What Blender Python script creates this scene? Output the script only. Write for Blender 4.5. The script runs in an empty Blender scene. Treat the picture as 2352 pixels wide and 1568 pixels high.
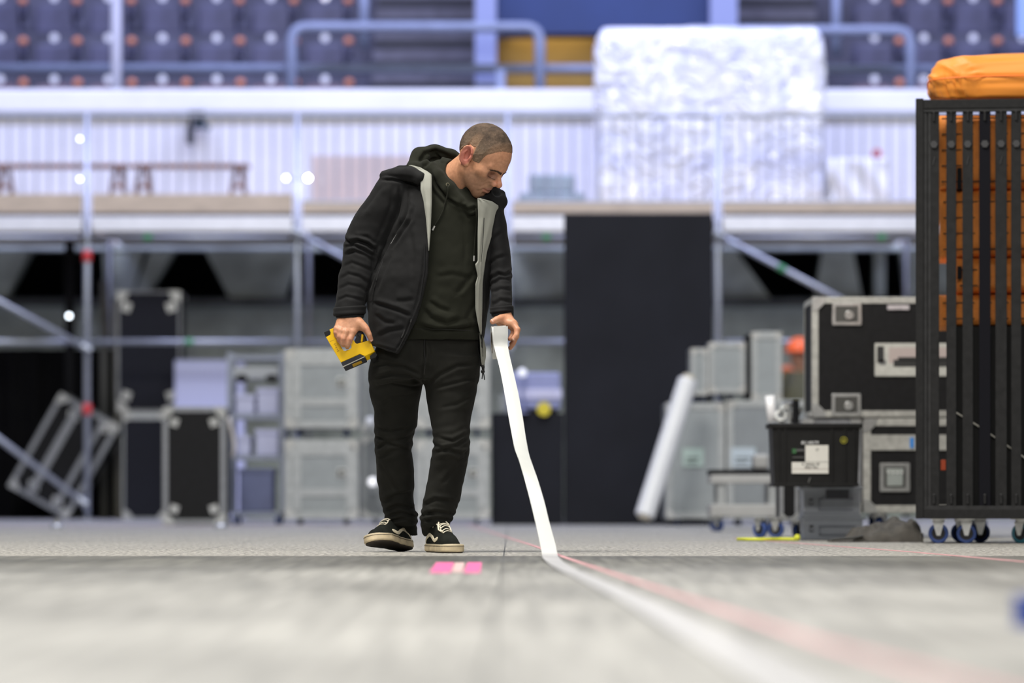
import bpy, bmesh, math, random
import numpy as np
from mathutils import Vector, Matrix, Euler

# ---------------------------------------------------------------- camera, light, exposure
SC = bpy.context.scene
COL = SC.collection
F = 8820.0          # focal length in pixels of the 2352 px wide frame (135 mm on 36 mm)
HZ = 1142.0         # horizon row
CH = 0.21           # camera height
cam_data = bpy.data.cameras.new('camera')
cam = bpy.data.objects.new('camera', cam_data)
COL.objects.link(cam)
cam.location = (0, 0, CH)
cam.rotation_euler = (math.radians(90), 0, 0)
cam_data.lens = 135.0
cam_data.sensor_width = 36.0
cam_data.shift_y = (HZ - 784.0) / 2352.0
cam_data.clip_start = 0.1
cam_data.clip_end = 300
cam_data.dof.use_dof = True
cam_data.dof.focus_distance = 14.9
cam_data.dof.aperture_fstop = 2.0
SC.camera = cam

SC.view_settings.view_transform = 'Standard'
SC.view_settings.look = 'None'
SC.view_settings.gamma = 1.0
SC.view_settings.use_curve_mapping = False
SC.view_settings.exposure = 0.0

world = bpy.data.worlds.new('arena_air')
SC.world = world
world.use_nodes = True
wb = world.node_tree.nodes['Background']
wb.inputs[0].default_value = (0.80, 0.86, 1.0, 1)
wb.inputs[1].default_value = 0.07

def area(name, loc, target, size, size_y, energy, color):
    d = bpy.data.lights.new(name, 'AREA')
    d.shape = 'RECTANGLE'; d.size = size; d.size_y = size_y
    d.energy = energy; d.color = color
    o = bpy.data.objects.new(name, d); COL.objects.link(o)
    o.location = loc
    o.rotation_euler = (Vector(target) - Vector(loc)).to_track_quat('-Z', 'Y').to_euler()
    return o
# rigged arena floodlights above the hall floor, out of the picture
area('arena_floodlight_key', (-2.6, 12.6, 9.5), (-0.2, 14.8, 0.8), 4, 3, 1350, (1.0, 0.96, 0.89))
area('arena_floodlight_fill', (4.5, 9.0, 8.5), (0.5, 15.5, 0.8), 4, 3, 360, (1.0, 0.97, 0.92))
area('arena_floodlight_near', (0.3, 5.0, 5.2), (0.3, 5.6, 0.0), 4, 2, 620, (1.0, 0.97, 0.92))
area('arena_floodlight_middle', (1.5, 22.0, 11.0), (0.5, 28.5, 0.5), 12, 3, 850, (0.96, 1.0, 0.98))
area('tier_floodlight', (0.0, 32.6, 13.0), (0.0, 38.8, 4.0), 22, 2, 3200, (0.56, 0.61, 1.0))

# ---------------------------------------------------------------- helpers
def PX(px, s): return (px - 1176.0) / s
def PZ(py, s): return CH + (HZ - py) / s
def PY(s): return F / s

MATS = {}
def mat(name, color, rough=0.5, metal=0.0, var=0.0, scale=20.0, bump=0.0, bscale=None, spec=0.5, emit=0.0, stretch=None, coat=0.0, alpha=None, sheen=0.0):
    if name in MATS: return MATS[name]
    m = bpy.data.materials.new(name); m.use_nodes = True
    nt = m.node_tree; b = nt.nodes['Principled BSDF']
    c = (*color, 1)
    b.inputs['Base Color'].default_value = c
    b.inputs['Roughness'].default_value = rough
    b.inputs['Metallic'].default_value = metal
    b.inputs['Specular IOR Level'].default_value = spec
    if coat: b.inputs['Coat Weight'].default_value = coat
    if sheen: b.inputs['Sheen Weight'].default_value = sheen
    if emit:
        b.inputs['Emission Color'].default_value = c
        b.inputs['Emission Strength'].default_value = emit
    if alpha is not None: b.inputs['Alpha'].default_value = alpha
    if var or bump:
        tc = nt.nodes.new('ShaderNodeTexCoord')
        mp = nt.nodes.new('ShaderNodeMapping')
        nt.links.new(tc.outputs['Object'], mp.inputs['Vector'])
        if stretch: mp.inputs['Scale'].default_value = stretch
    if var:
        n = nt.nodes.new('ShaderNodeTexNoise'); n.inputs['Scale'].default_value = scale
        n.inputs['Detail'].default_value = 5
        nt.links.new(mp.outputs['Vector'], n.inputs['Vector'])
        r = nt.nodes.new('ShaderNodeValToRGB')
        r.color_ramp.elements[0].position = 0.3; r.color_ramp.elements[1].position = 0.7
        r.color_ramp.elements[0].color = (*[max(0, x * (1 - var)) for x in color], 1)
        r.color_ramp.elements[1].color = (*[min(1, x * (1 + var)) for x in color], 1)
        nt.links.new(n.outputs['Fac'], r.inputs['Fac'])
        nt.links.new(r.outputs['Color'], b.inputs['Base Color'])
    if bump:
        n2 = nt.nodes.new('ShaderNodeTexNoise'); n2.inputs['Scale'].default_value = bscale or scale
        n2.inputs['Detail'].default_value = 4
        nt.links.new(mp.outputs['Vector'], n2.inputs['Vector'])
        bp = nt.nodes.new('ShaderNodeBump'); bp.inputs['Strength'].default_value = bump
        bp.inputs['Distance'].default_value = 0.01
        nt.links.new(n2.outputs['Fac'], bp.inputs['Height'])
        nt.links.new(bp.outputs['Normal'], b.inputs['Normal'])
    MATS[name] = m
    return m

class MB:
    """collects shapes, links them as one mesh object"""
    def __init__(self): self.v = []; self.f = []
    def add(self, vs, fs, M=None):
        o = len(self.v)
        for p in vs:
            p = Vector(p)
            self.v.append(M @ p if M else p)
        self.f += [[i + o for i in f] for f in fs]
        return self
    def box(self, x0, x1, y0, y1, z0, z1, M=None):
        return self.add([(x0,y0,z0),(x1,y0,z0),(x1,y1,z0),(x0,y1,z0),(x0,y0,z1),(x1,y0,z1),(x1,y1,z1),(x0,y1,z1)],
            [[0,3,2,1],[4,5,6,7],[0,1,5,4],[1,2,6,5],[2,3,7,6],[3,0,4,7]], M)
    def bar(self, a, b, w, d, up=(0,0,1)):
        a = Vector(a); b = Vector(b); t = (b - a); L = t.length; t.normalize()
        u = Vector(up)
        if abs(t.dot(u)) > 0.98: u = Vector((0, 1, 0))
        x = t.cross(u).normalized(); y = x.cross(t)
        M = Matrix((( x.x, t.x, y.x, a.x),(x.y, t.y, y.y, a.y),(x.z, t.z, y.z, a.z),(0,0,0,1)))
        return self.box(-w/2, w/2, 0, L, -d/2, d/2, M)
    def tube(self, pts, r, n=10, caps=True, flat=1.0):
        pts = [Vector(p) for p in pts]; N = len(pts)
        rs = r if hasattr(r, '__len__') else [r] * N
        T = []
        for i in range(N):
            t = pts[min(i+1, N-1)] - pts[max(i-1, 0)]
            T.append(t.normalized())
        u = Vector((0,0,1)) if abs(T[0].z) < 0.9 else Vector((1,0,0))
        x = T[0].cross(u).normalized()
        vs = []; fs = []
        for i in range(N):
            x = (x - T[i] * x.dot(T[i])).normalized(); y = T[i].cross(x)
            for k in range(n):
                a = 2*math.pi*k/n
                vs.append(pts[i] + (x*math.cos(a) + y*math.sin(a)*flat) * rs[i])
        for i in range(N-1):
            for k in range(n):
                k2 = (k+1) % n
                fs.append([i*n+k, i*n+k2, (i+1)*n+k2, (i+1)*n+k])
        if caps:
            fs.append(list(range(n))[::-1]); fs.append([(N-1)*n+k for k in range(n)])
        return self.add(vs, fs)
    def lathe(self, prof, M=None, n=24, closed=False):
        """profile of (r, z) round local z"""
        vs = []; fs = []; N = len(prof)
        for r, z in prof:
            for k in range(n):
                a = 2*math.pi*k/n
                vs.append((r*math.cos(a), r*math.sin(a), z))
        for i in range(N if closed else N-1):
            j = (i+1) % N
            for k in range(n):
                k2 = (k+1) % n
                fs.append([i*n+k, i*n+k2, j*n+k2, j*n+k])
        if not closed:
            fs.append(list(range(n))[::-1]); fs.append([(N-1)*n+k for k in range(n)])
        return self.add(vs, fs, M)
    def prism(self, poly, d0, d1, axis='y'):
        """polygon in (x, z) extruded along y (or (y, z) along x, (x, y) along z)"""
        n = len(poly)
        def P(a, b, d):
            return (a, d, b) if axis == 'y' else (d, a, b) if axis == 'x' else (a, b, d)
        vs = [P(a, b, d0) for a, b in poly] + [P(a, b, d1) for a, b in poly]
        fs = [list(range(n)), [n+i for i in range(n)][::-1]]
        for i in range(n):
            j = (i+1) % n
            fs.append([i, i+n, j+n, j])
        return self.add(vs, fs)
    def sphere(self, c, r, n=12, M=None, sc=(1,1,1)):
        vs = []; fs = []; m = n//2 + 1
        for i in range(m+1):
            th = math.pi*i/m
            for k in range(n):
                a = 2*math.pi*k/n
                vs.append((c[0]+sc[0]*r*math.sin(th)*math.cos(a), c[1]+sc[1]*r*math.sin(th)*math.sin(a), c[2]+sc[2]*r*math.cos(th)))
        for i in range(m):
            for k in range(n):
                k2 = (k+1) % n
                fs.append([i*n+k, (i+1)*n+k, (i+1)*n+k2, i*n+k2])
        return self.add(vs, fs, M)
    def build(self, name, m, parent=None, smooth=False, bevel=0.0, sub=0):
        me = bpy.data.meshes.new(name)
        me.from_pydata([tuple(p) for p in self.v], [], self.f)
        bm = bmesh.new(); bm.from_mesh(me)
        bmesh.ops.remove_doubles(bm, verts=bm.verts, dist=1e-6)
        bmesh.ops.recalc_face_normals(bm, faces=bm.faces)
        bm.to_mesh(me); bm.free()
        me.materials.append(m)
        o = bpy.data.objects.new(name, me); COL.objects.link(o)
        if parent: o.parent = parent
        if smooth:
            me.polygons.foreach_set('use_smooth', [True]*len(me.polygons))
        if bevel:
            b = o.modifiers.new('bevel', 'BEVEL'); b.width = bevel; b.segments = 2; b.limit_method = 'ANGLE'; b.angle_limit = 0.7
        if sub:
            b = o.modifiers.new('sub', 'SUBSURF'); b.levels = sub; b.render_levels = sub
        return o

def tag(o, label, cat, group=None, kind=None):
    if label: o['label'] = label
    if cat: o['category'] = cat
    if group: o['group'] = group
    if kind: o['kind'] = kind
    return o
def thing(name, label, cat, loc=(0,0,0), rot=(0,0,0), group=None):
    o = bpy.data.objects.new(name, None); COL.objects.link(o)
    o.empty_display_size = 0.1
    o.location = loc; o.rotation_euler = rot
    return tag(o, label, cat, group)
def struct(o, label=None):
    o['kind'] = 'structure'
    if label: o['label'] = label
    return o
def copy_tree(o, parent=None):
    c = o.copy(); COL.objects.link(c)
    if parent: c.parent = parent
    for ch in list(o.children): copy_tree(ch, c)
    return c
ORD = ['first','second','third','fourth','fifth','sixth','seventh','eighth','ninth','tenth','eleventh','twelfth','thirteenth','fourteenth','fifteenth','sixteenth']

def text_mesh(name, txt, size, loc, m, parent=None, rot=(math.pi/2,0,0), ext=0.0008, shear=0.0, align='CENTER'):
    cu = bpy.data.curves.new(name, 'FONT'); cu.body = txt; cu.size = size; cu.extrude = ext
    cu.align_x = align; cu.align_y = 'CENTER'; cu.shear = shear
    t = bpy.data.objects.new('tmp', cu); COL.objects.link(t)
    dg = bpy.context.evaluated_depsgraph_get()
    me = bpy.data.meshes.new_from_object(t.evaluated_get(dg))
    bpy.data.objects.remove(t)
    o = bpy.data.objects.new(name, me); COL.objects.link(o)
    me.materials.clear(); me.materials.append(m)
    o.location = loc; o.rotation_euler = rot
    if parent: o.parent = parent
    return o
# ---------------------------------------------------------------- materials of the place
M_concrete = mat('concrete', (0.52, 0.58, 0.55), 0.8, var=0.25, scale=3, bump=0.2, bscale=40)
M_concrete_dark = mat('dark_concrete', (0.12, 0.13, 0.135), 0.85, var=0.3, scale=4)
M_white_wall = mat('white_wall', (0.74, 0.75, 0.80), 0.6, var=0.06, scale=2)
M_white_band = mat('white_parapet', (0.86, 0.87, 0.9), 0.5, var=0.04, scale=3)
M_blue_wall = mat('blue_wall', (0.02, 0.045, 0.15), 0.6, var=0.1, scale=2)
M_yellow_wall = mat('ochre_wall', (0.42, 0.31, 0.13), 0.6, var=0.15, scale=3)
M_dark = mat('near_black', (0.010, 0.010, 0.012), 0.75, spec=0.2)
M_galv = mat('galvanised_steel', (0.42, 0.44, 0.47), 0.42, metal=0.65, var=0.12, scale=30)
M_rail = mat('grey_blue_paint', (0.26, 0.30, 0.42), 0.5, var=0.1, scale=8)
M_alu = mat('aluminium', (0.46, 0.48, 0.49), 0.42, metal=0.6, var=0.12, scale=25)
M_alu_bright = mat('bright_aluminium', (0.90, 0.90, 0.90), 0.35, metal=0.25, var=0.05, scale=6)
M_red = mat('red_paint', (0.65, 0.05, 0.05), 0.5)
M_green = mat('green_tape', (0.07, 0.30, 0.13), 0.5)
M_ply = mat('plywood', (0.62, 0.50, 0.36), 0.6, var=0.15, scale=4, stretch=(1, 8, 8))
M_bench = mat('varnished_bench_wood', (0.30, 0.15, 0.09), 0.5, var=0.2, scale=6)
M_black_board = mat('black_board', (0.015, 0.016, 0.024), 0.7, var=0.15, scale=2, bump=0.05, spec=0.2)
M_glint = mat('glint_glow', (1.0, 1.0, 0.97), 0.3, emit=55.0)  # self-glow for the beads that imitate glints on the couplers
M_glint_soft = mat('soft_glint_glow', (0.85, 0.93, 1.0), 0.3, emit=9.0)

# ---------------------------------------------------------------- floor
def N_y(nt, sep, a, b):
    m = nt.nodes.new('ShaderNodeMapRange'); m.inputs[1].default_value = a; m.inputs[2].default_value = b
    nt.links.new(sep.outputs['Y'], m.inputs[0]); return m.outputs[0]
def floor_material():
    m = bpy.data.materials.new('floor_sheet'); m.use_nodes = True
    nt = m.node_tree; N = nt.nodes; L = nt.links; b = N['Principled BSDF']
    tc = N.new('ShaderNodeTexCoord')
    def noise(scale, st, detail=4):
        mp = N.new('ShaderNodeMapping'); mp.inputs['Scale'].default_value = st
        L.new(tc.outputs['Object'], mp.inputs['Vector'])
        n = N.new('ShaderNodeTexNoise'); n.inputs['Scale'].default_value = scale; n.inputs['Detail'].default_value = detail
        L.new(mp.outputs['Vector'], n.inputs['Vector']); return n
    streak = noise(3.0, (12, 0.35, 1), 6)
    blot = noise(1.3, (1, 0.5, 1), 5)
    grit = noise(55, (1, 1, 1), 3)
    sep = N.new('ShaderNodeSeparateXYZ'); L.new(tc.outputs['Object'], sep.inputs[0])
    def ramp(src, stops):
        r = N.new('ShaderNodeValToRGB')
        el = r.color_ramp.elements
        el[0].position, el[0].color = stops[0][0], (*stops[0][1], 1)
        el[1].position, el[1].color = stops[-1][0], (*stops[-1][1], 1)
        for p, c in stops[1:-1]:
            e = el.new(p); e.color = (*c, 1)
        L.new(src, r.inputs['Fac']); return r
    def mix(f, a, bb, mode='MIX'):
        x = N.new('ShaderNodeMix'); x.data_type = 'RGBA'; x.blend_type = mode
        if isinstance(f, float): x.inputs[0].default_value = f
        else: L.new(f, x.inputs[0])
        L.new(a, x.inputs[6]); L.new(bb, x.inputs[7]); return x.outputs[2]
    c1 = ramp(streak.outputs['Fac'], [(0.3, FLOOR_A), (0.7, FLOOR_B)]).outputs['Color']
    c2 = ramp(blot.outputs['Fac'], [(0.3, (0.62, 0.62, 0.62)), (0.7, (1.15, 1.15, 1.15))]).outputs['Color']
    col = mix(0.8, c1, c2, 'MULTIPLY')
    # the sheet the man walks on is another, grittier brown-grey one: it starts at a seam across the hall
    far = N.new('ShaderNodeMath'); far.operation = 'GREATER_THAN'; L.new(sep.outputs['Y'], far.inputs[0]); far.inputs[1].default_value = 13.75
    c3 = ramp(grit.outputs['Fac'], [(0.42, (0.10, 0.094, 0.085)), (0.59, (0.62, 0.60, 0.545))]).outputs['Color']
    col = mix(far.outputs[0], col, c3)
    worn = ramp(N_y(nt, sep, 8.0, 14.0), [(0.40, (1, 1, 1)), (0.72, (0.50, 0.50, 0.48))]).outputs['Color']  # not wear: light falling off towards the seam, painted into the colour
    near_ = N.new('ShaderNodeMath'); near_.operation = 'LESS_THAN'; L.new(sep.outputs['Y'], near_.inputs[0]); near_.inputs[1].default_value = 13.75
    col = mix(near_.outputs[0], col, mix(1.0, col, worn, 'MULTIPLY'))  # worn holds the painted light falloff, not wear
    # seams between the sheets
    def near(v, per, off, w):
        a = N.new('ShaderNodeMath'); a.operation = 'ADD'; L.new(v, a.inputs[0]); a.inputs[1].default_value = off
        d = N.new('ShaderNodeMath'); d.operation = 'PINGPONG'; L.new(a.outputs[0], d.inputs[0]); d.inputs[1].default_value = per/2
        l = N.new('ShaderNodeMath'); l.operation = 'LESS_THAN'; L.new(d.outputs[0], l.inputs[0]); l.inputs[1].default_value = w
        return l.outputs[0]
    blk = N.new('ShaderNodeRGB'); blk.outputs[0].default_value = (0.11, 0.11, 0.105, 1)
    col = mix(near(sep.outputs['X'], 1.22, 0.03, 0.003), col, blk.outputs[0])
    col = mix(near(sep.outputs['Y'], 4.6, -13.75, 0.02), col, blk.outputs[0])
    L.new(col, b.inputs['Base Color'])
    rr = ramp(blot.outputs['Fac'], [(0.3, (0.42,)*3), (0.7, (0.56,)*3)])
    L.new(rr.outputs['Color'], b.inputs['Roughness'])
    b.inputs['Specular IOR Level'].default_value = 0.5
    wave = noise(26, (1.4, 1.0, 1), 3)
    h = N.new('ShaderNodeMath'); h.operation = 'ADD'; L.new(wave.outputs['Fac'], h.inputs[0]); L.new(grit.outputs['Fac'], h.inputs[1])
    bp = N.new('ShaderNodeBump'); bp.inputs['Strength'].default_value = 0.8; bp.inputs['Distance'].default_value = 0.006
    L.new(h.outputs[0], bp.inputs['Height']); L.new(bp.outputs['Normal'], b.inputs['Normal'])
    return m
FLOOR_A = (0.20, 0.198, 0.188); FLOOR_B = (0.40, 0.395, 0.37)
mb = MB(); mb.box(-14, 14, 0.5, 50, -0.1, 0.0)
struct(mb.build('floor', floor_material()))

# tape lines stuck on the floor
def FX(px, py):
    s = (py - HZ) / CH
    return ((px - 1176) / s, F / s)
def floor_strip(name, pts, w, m, label, cat, z0=0.0, t=0.0015, group=None):
    mb = MB()
    P = [Vector((p[0], p[1], 0)) for p in pts]; vs = []; fs = []
    for i, p in enumerate(P):
        d = (P[min(i+1, len(P)-1)] - P[max(i-1, 0)]).normalized(); n = Vector((d.y, -d.x, 0)) * w/2
        vs += [(p-n) + Vector((0,0,z0)), (p+n) + Vector((0,0,z0)), (p+n) + Vector((0,0,z0+t)), (p-n) + Vector((0,0,z0+t))]
    for i in range(len(P)-1):
        for k in range(4):
            k2 = (k+1) % 4
            fs.append([i*4+k, i*4+k2, i*4+4+k2, i*4+4+k])
    fs += [[0,1,2,3], [len(vs)-1, len(vs)-2, len(vs)-3, len(vs)-4]]
    mb.add(vs, fs)
    o = mb.build(name, m)
    return tag(o, label, cat, group)
M_pink = mat('pink_tape', (0.60, 0.33, 0.34), 0.5, var=0.25, scale=10)
M_hotpink = mat('fluorescent_pink_tape', (0.82, 0.15, 0.37), 0.5)
floor_strip('floor_line', [(-0.33, 29.0), (0.10, 16.5), FX(1300, 1281), FX(1517, 1354), FX(1888, 1478), (0.56, 3.4)], 0.022, M_pink,
            'faded pink tape line on the floor running under the white tape towards the camera', 'floor line')
floor_strip('floor_line', [FX(1690, 1236), FX(1800, 1245), FX(2100, 1268), FX(2352, 1290), (1.98, 11.0)], 0.035, M_pink,
            'thin pink tape line on the floor in front of the barrier trolley', 'floor line')
floor_strip('floor_line', [(-4.2, 27.6), (-0.16, 27.6)], 0.12, M_pink,
            'red tape line across the floor in front of the flight cases behind the man', 'floor line')
for i, (xm, wd, lab) in enumerate([(1022, 0.058, 'left'), (1090, 0.046, 'right')]):
    a, c = FX(xm, 1292), FX(xm, 1315)
    floor_strip('floor_mark', [((xm-1176)*12.3/F, 12.35), ((xm-1176)*11.5/F, 10.7)], wd, M_hotpink,
                'hot pink tape strip on the floor before the shoes, the %s one of the pair' % lab, 'floor mark', group='pink floor marks')
floor_strip('floor_mark', [(-0.167, 12.3), (-0.155, 10.8)], 0.03, mat('pale_pink_tape', (0.70, 0.48, 0.47), 0.5),
            'pale pink strip of tape between the two hot pink floor marks', 'floor mark', group='pink floor marks')

# ---------------------------------------------------------------- concourse wall and tier behind the scaffold
YW = 38.6; SW = F / YW
def wall_piece(name, x0, x1, y0, y1, z0, z1, m, **k):
    mb = MB(); mb.box(x0, x1, y0, y1, z0, z1); return struct(mb.build(name, m, **k))
wall_piece('wall_upper', -9, 9, YW, YW+0.25, 2.75, PZ(262, SW), M_white_wall)
wall_piece('trim_1', -9, 9, YW-0.05, YW+0.3, PZ(260, SW), PZ(205, SW), M_white_band, bevel=0.03)
wall_piece('trim_2', -9, 9, YW-0.06, YW, PZ(268, SW), PZ(260, SW), mat('grey_trim', (0.35, 0.38, 0.42), 0.6))
# lower wall with sloped piers and dark openings
zl, zh = PZ(690, SW), PZ(575, SW)
wall_piece('wall_lower', -9, 9, YW, YW+0.3, 0, zl, M_concrete)
wall_piece('wall_lintel', -9, 9, YW, YW+0.3, zh, 2.75, M_concrete)
wall_piece('trim_3', -9, 9, YW-0.10, YW, zl-0.06, zl+0.02, M_concrete_dark)
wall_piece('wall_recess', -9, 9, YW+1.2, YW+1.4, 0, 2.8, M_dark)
def pier(n, tl, tr, bl, br):
    mb = MB(); mb.prism([(PX(bl, SW), zl), (PX(br, SW), zl), (PX(tr, SW), zh), (PX(tl, SW), zh)], YW+0.02, YW+0.32)
    struct(mb.build('pillar_%d' % n, M_concrete))
pier(1, -400, -20, -400, -60)
pier(2, -5, 70, -50, 10)
pier(3, 235, 330, 240, 300)
pier(4, 345, 400, 300, 330)
pier(5, 470, 690, 530, 650)
pier(6, 820, 960, 800, 990)
pier(7, 1130, 1320, 1120, 1340)
pier(8, 1640, 1690, 1640, 1775)
pier(9, 1890, 1960, 1872, 1982)
pier(10, 2010, 2034, 2010, 2034)
pier(11, 2070, 2600, 2085, 2600)

# stepped stand: floor slabs of the rows
ROW = [(41.0, 185), (41.85, 90), (42.7, -2), (43.55, -92)]
RZ = []
for i, (y, py) in enumerate(ROW):
    z = PZ(py, F / y); RZ.append(z)
    wall_piece('floor_row_%d' % (i+1), -9, 9, y-0.35, y+0.55, z-0.95, z-0.42, mat('stand_riser', (0.10, 0.10, 0.14), 0.8, var=0.3, scale=3))
wall_piece('floor_row_0', -9, 9, YW+0.3, 40.64, 3.55, PZ(330, 224)+0.002, M_concrete_dark)
wall_piece('wall_stand', -9, 9, 44.2, 44.4, 3.5, 8, M_concrete_dark)

# aisle stairs: darker steps between the seat blocks
def stairs(n, x0, x1, label):
    mb = MB()
    for k in range(9):
        y = 40.35 + k*0.425; z = RZ[0] - 0.42 - 0.10 + k*0.275
        mb.box(PX(x0, 215), PX(x1, 215), y, y+0.425, 3.6, z+0.10)
    o = mb.build('stairs', mat('stair_concrete', (0.17, 0.165, 0.20), 0.8, var=0.2, scale=6)); tag(o, label, 'stairs')
    for k in range(9):
        y = 40.35 + k*0.425; z = RZ[0] - 0.42 + k*0.275
        e = MB(); e.box(PX(x0, 215)+0.02, PX(x1, 215)-0.02, y-0.03, y+0.05, z+0.02, z+0.105)
        e.build('nosing', mat('stair_nosing', (0.03, 0.03, 0.04), 0.6), o)
stairs(1, 852, 1092, 'dark aisle stairs in the stand beside the blue-walled tunnel mouth')
stairs(2, 1690, 1900, 'dark aisle stairs in the stand above the large white wrapped pallet')
# tunnel mouth with blue wall over it and ochre light inside
sp = F / 40.2
wall_piece('wall_tunnel', PX(1142, sp), PX(1640, sp), 40.15, 40.35, PZ(78, sp), 7.5, M_blue_wall)
wall_piece('pillar_20', PX(1092, sp), PX(1140, sp), 39.9, 41.5, 3.6, 7.5, mat('blue_grey_pillar', (0.30, 0.34, 0.55), 0.6))
wall_piece('pillar_21', PX(1628, sp), PX(1690, sp), 39.9, 41.5, 3.6, 7.5, mat('blue_grey_pillar', (0.3, 0.34, 0.55)))
wall_piece('wall_tunnel_inside', PX(1130, sp), PX(1660, sp), 40.9, 41.0, 3.6, PZ(70, sp), M_yellow_wall)
d = bpy.data.lights.new('tunnel_lamp', 'AREA'); d.energy = 3.5; d.color = (1.0, 0.72, 0.30); d.size = 0.9
o = bpy.data.objects.new('tunnel_lamp', d); COL.objects.link(o); o.location = (PX(1270, sp), 40.5, PZ(95, sp)); o.rotation_euler = (math.radians(25), 0, 0)

# tubular rails of the tier
def rail(px_pts, s, r, label, name='handrail', corner=0.0, m=None):
    pts = []
    P = [Vector((PX(x, s), F/s, PZ(y, s))) for x, y in px_pts]
    for i, p in enumerate(P):
        if corner and 0 < i < len(P)-1:
            a = (P[i-1]-p).normalized()*corner; b = (P[i+1]-p).normalized()*corner
            for k in range(7):
                t = k/6; pts.append(p + a*(1-t)**2 + b*t**2)
        else: pts.append(p)
    mb = MB(); mb.tube(pts, r, 12)
    o = mb.build(name, m or M_rail, smooth=True); return tag(o, label, 'rail')
rail([(670, 330), (670, 62), (1240, 62), (1240, 330)], 224, 0.055, 'grey blue tube rail bent down at both ends in front of the tunnel', corner=0.16)
rail([(1560, 330), (1560, 70), (2092, 70), (2092, 330)], 224, 0.055, 'grey tube rail behind the white pallet, bent down beside the orange bundle', corner=0.16)
rail([(-120, 157), (2480, 160)], 222, 0.05, 'long level grey blue tube rail along the foot of the seats')
rail([(267, 330), (267, -60)], 226, 0.055, 'pale upright post in front of the left seat block', 'rail_post', m=mat('pale_paint', (0.5, 0.5, 0.56), 0.5))
rail([(836, 110), (836, -60)], 219, 0.05, 'grey blue upright post at the left edge of the aisle stairs', 'rail_post')
rail([(1921, 128), (1921, -60)], 219, 0.05, 'grey blue upright post at the left edge of the right seat block', 'rail_post')
rail([(1150, 330), (1150, 160)], 226, 0.05, 'short upright post under the level rail beside the pillar', 'rail_post')
mb = MB(); mb.box(PX(2322, 213), PX(2400, 213), 40.9, 41.0, PZ(95, 213), PZ(-30, 213))
tag(mb.build('sign_board', mat('pale_blue_board', (0.35, 0.5, 0.85), 0.5)), 'pale blue board hanging in the stand above the orange bundle', 'sign')

# ---------------------------------------------------------------- stadium seats
M_seat = mat('dark_seat_wood', (0.075, 0.075, 0.135), 0.45, var=0.35, scale=5)
M_seat_low = mat('brown_seat_wood', (0.15, 0.085, 0.10), 0.45, var=0.35, scale=5)
M_plate = mat('white_number_plate', (0.95, 0.95, 0.98), 0.35, coat=0.4)
M_knob = mat('orange_seat_wood', (0.80, 0.30, 0.16), 0.4, var=0.2, scale=10)
def make_seat(w, m):
    t = thing('stadium_seat', None, 'seat')
    b = MB()
    for k in range(7):
        a = (k/6-0.5); b.add([], [])
    vs = []; fs = []
    for j in range(6):
        for k in range(9):
            u = k/8-0.5; v = j/5
            vs.append((u*(w-0.07), 0.10 + 0.10*v - 0.10*(1-4*u*u)*-0.5, -0.05 - 0.36*(1-v) + 0.03*(1-4*u*u)))
    for j in range(5):
        for k in range(8):
            fs.append([j*9+k, j*9+k+1, (j+1)*9+k+1, (j+1)*9+k])
    n = len(vs)
    vs += [(x, y+0.02, z) for x, y, z in vs]
    fs += [[i+n for i in f][::-1] for f in fs]
    b.add(vs, fs); b.build('backrest', m, t, smooth=True)
    b = MB(); b.box(-w/2+0.05, w/2-0.05, 0.0, 0.05, -0.40, -0.08); b.build('folded_seat', m, t, bevel=0.02)
    b = MB(); b.box(w/2-0.025, w/2+0.025, -0.10, 0.22, -0.20, -0.04); b.build('armrest', m, t, bevel=0.012)
    b = MB(); b.sphere((w/2, -0.10, -0.045), 0.048, 10, sc=(1.1, 0.6, 0.9)); b.build('armrest_end', M_knob, t, smooth=True)
    b = MB(); b.lathe([(0.042, 0), (0.042, 0.012)], Matrix.Translation((0, -0.006, 0.0)) @ Matrix.Rotation(math.pi/2, 4, 'X'), 14); b.build('number_plate', M_plate, t)
    b = MB(); b.box(-0.03, 0.03, 0.05, 0.16, -0.43, -0.2); b.build('bracket', M_dark, t)
    return t
protos = [make_seat(0.52, M_seat_low), make_seat(0.52, M_seat)]
used = [False, False]
blocks = [('left stand block', [4 + 124*k for k in range(-1, 7)]), ('right stand block', [2006 + 113*k for k in range(0, 4)])]
for r, (y, py) in enumerate(ROW[:3]):
    s = F / y
    for bl, xs in blocks:
        for k, x in enumerate(xs):
            if bl == 'left stand block' and k == 0 and r == 2: continue
            pi = 0 if r == 0 else 1
            o = protos[pi] if not used[pi] else copy_tree(protos[pi])
            used[pi] = True
            o.location = (PX(x, s), y-0.12, RZ[r])
            o['label'] = '%s seat, %s from the left in the %s row of the %s' % (
                'brown folded' if r == 0 else 'dark folded', ORD[k - (1 if (r == 2 and bl[0] == 'l') else 0)], ['lowest', 'middle', 'top'][r], bl)
            o['group'] = 'folding seats in the stand'

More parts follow.
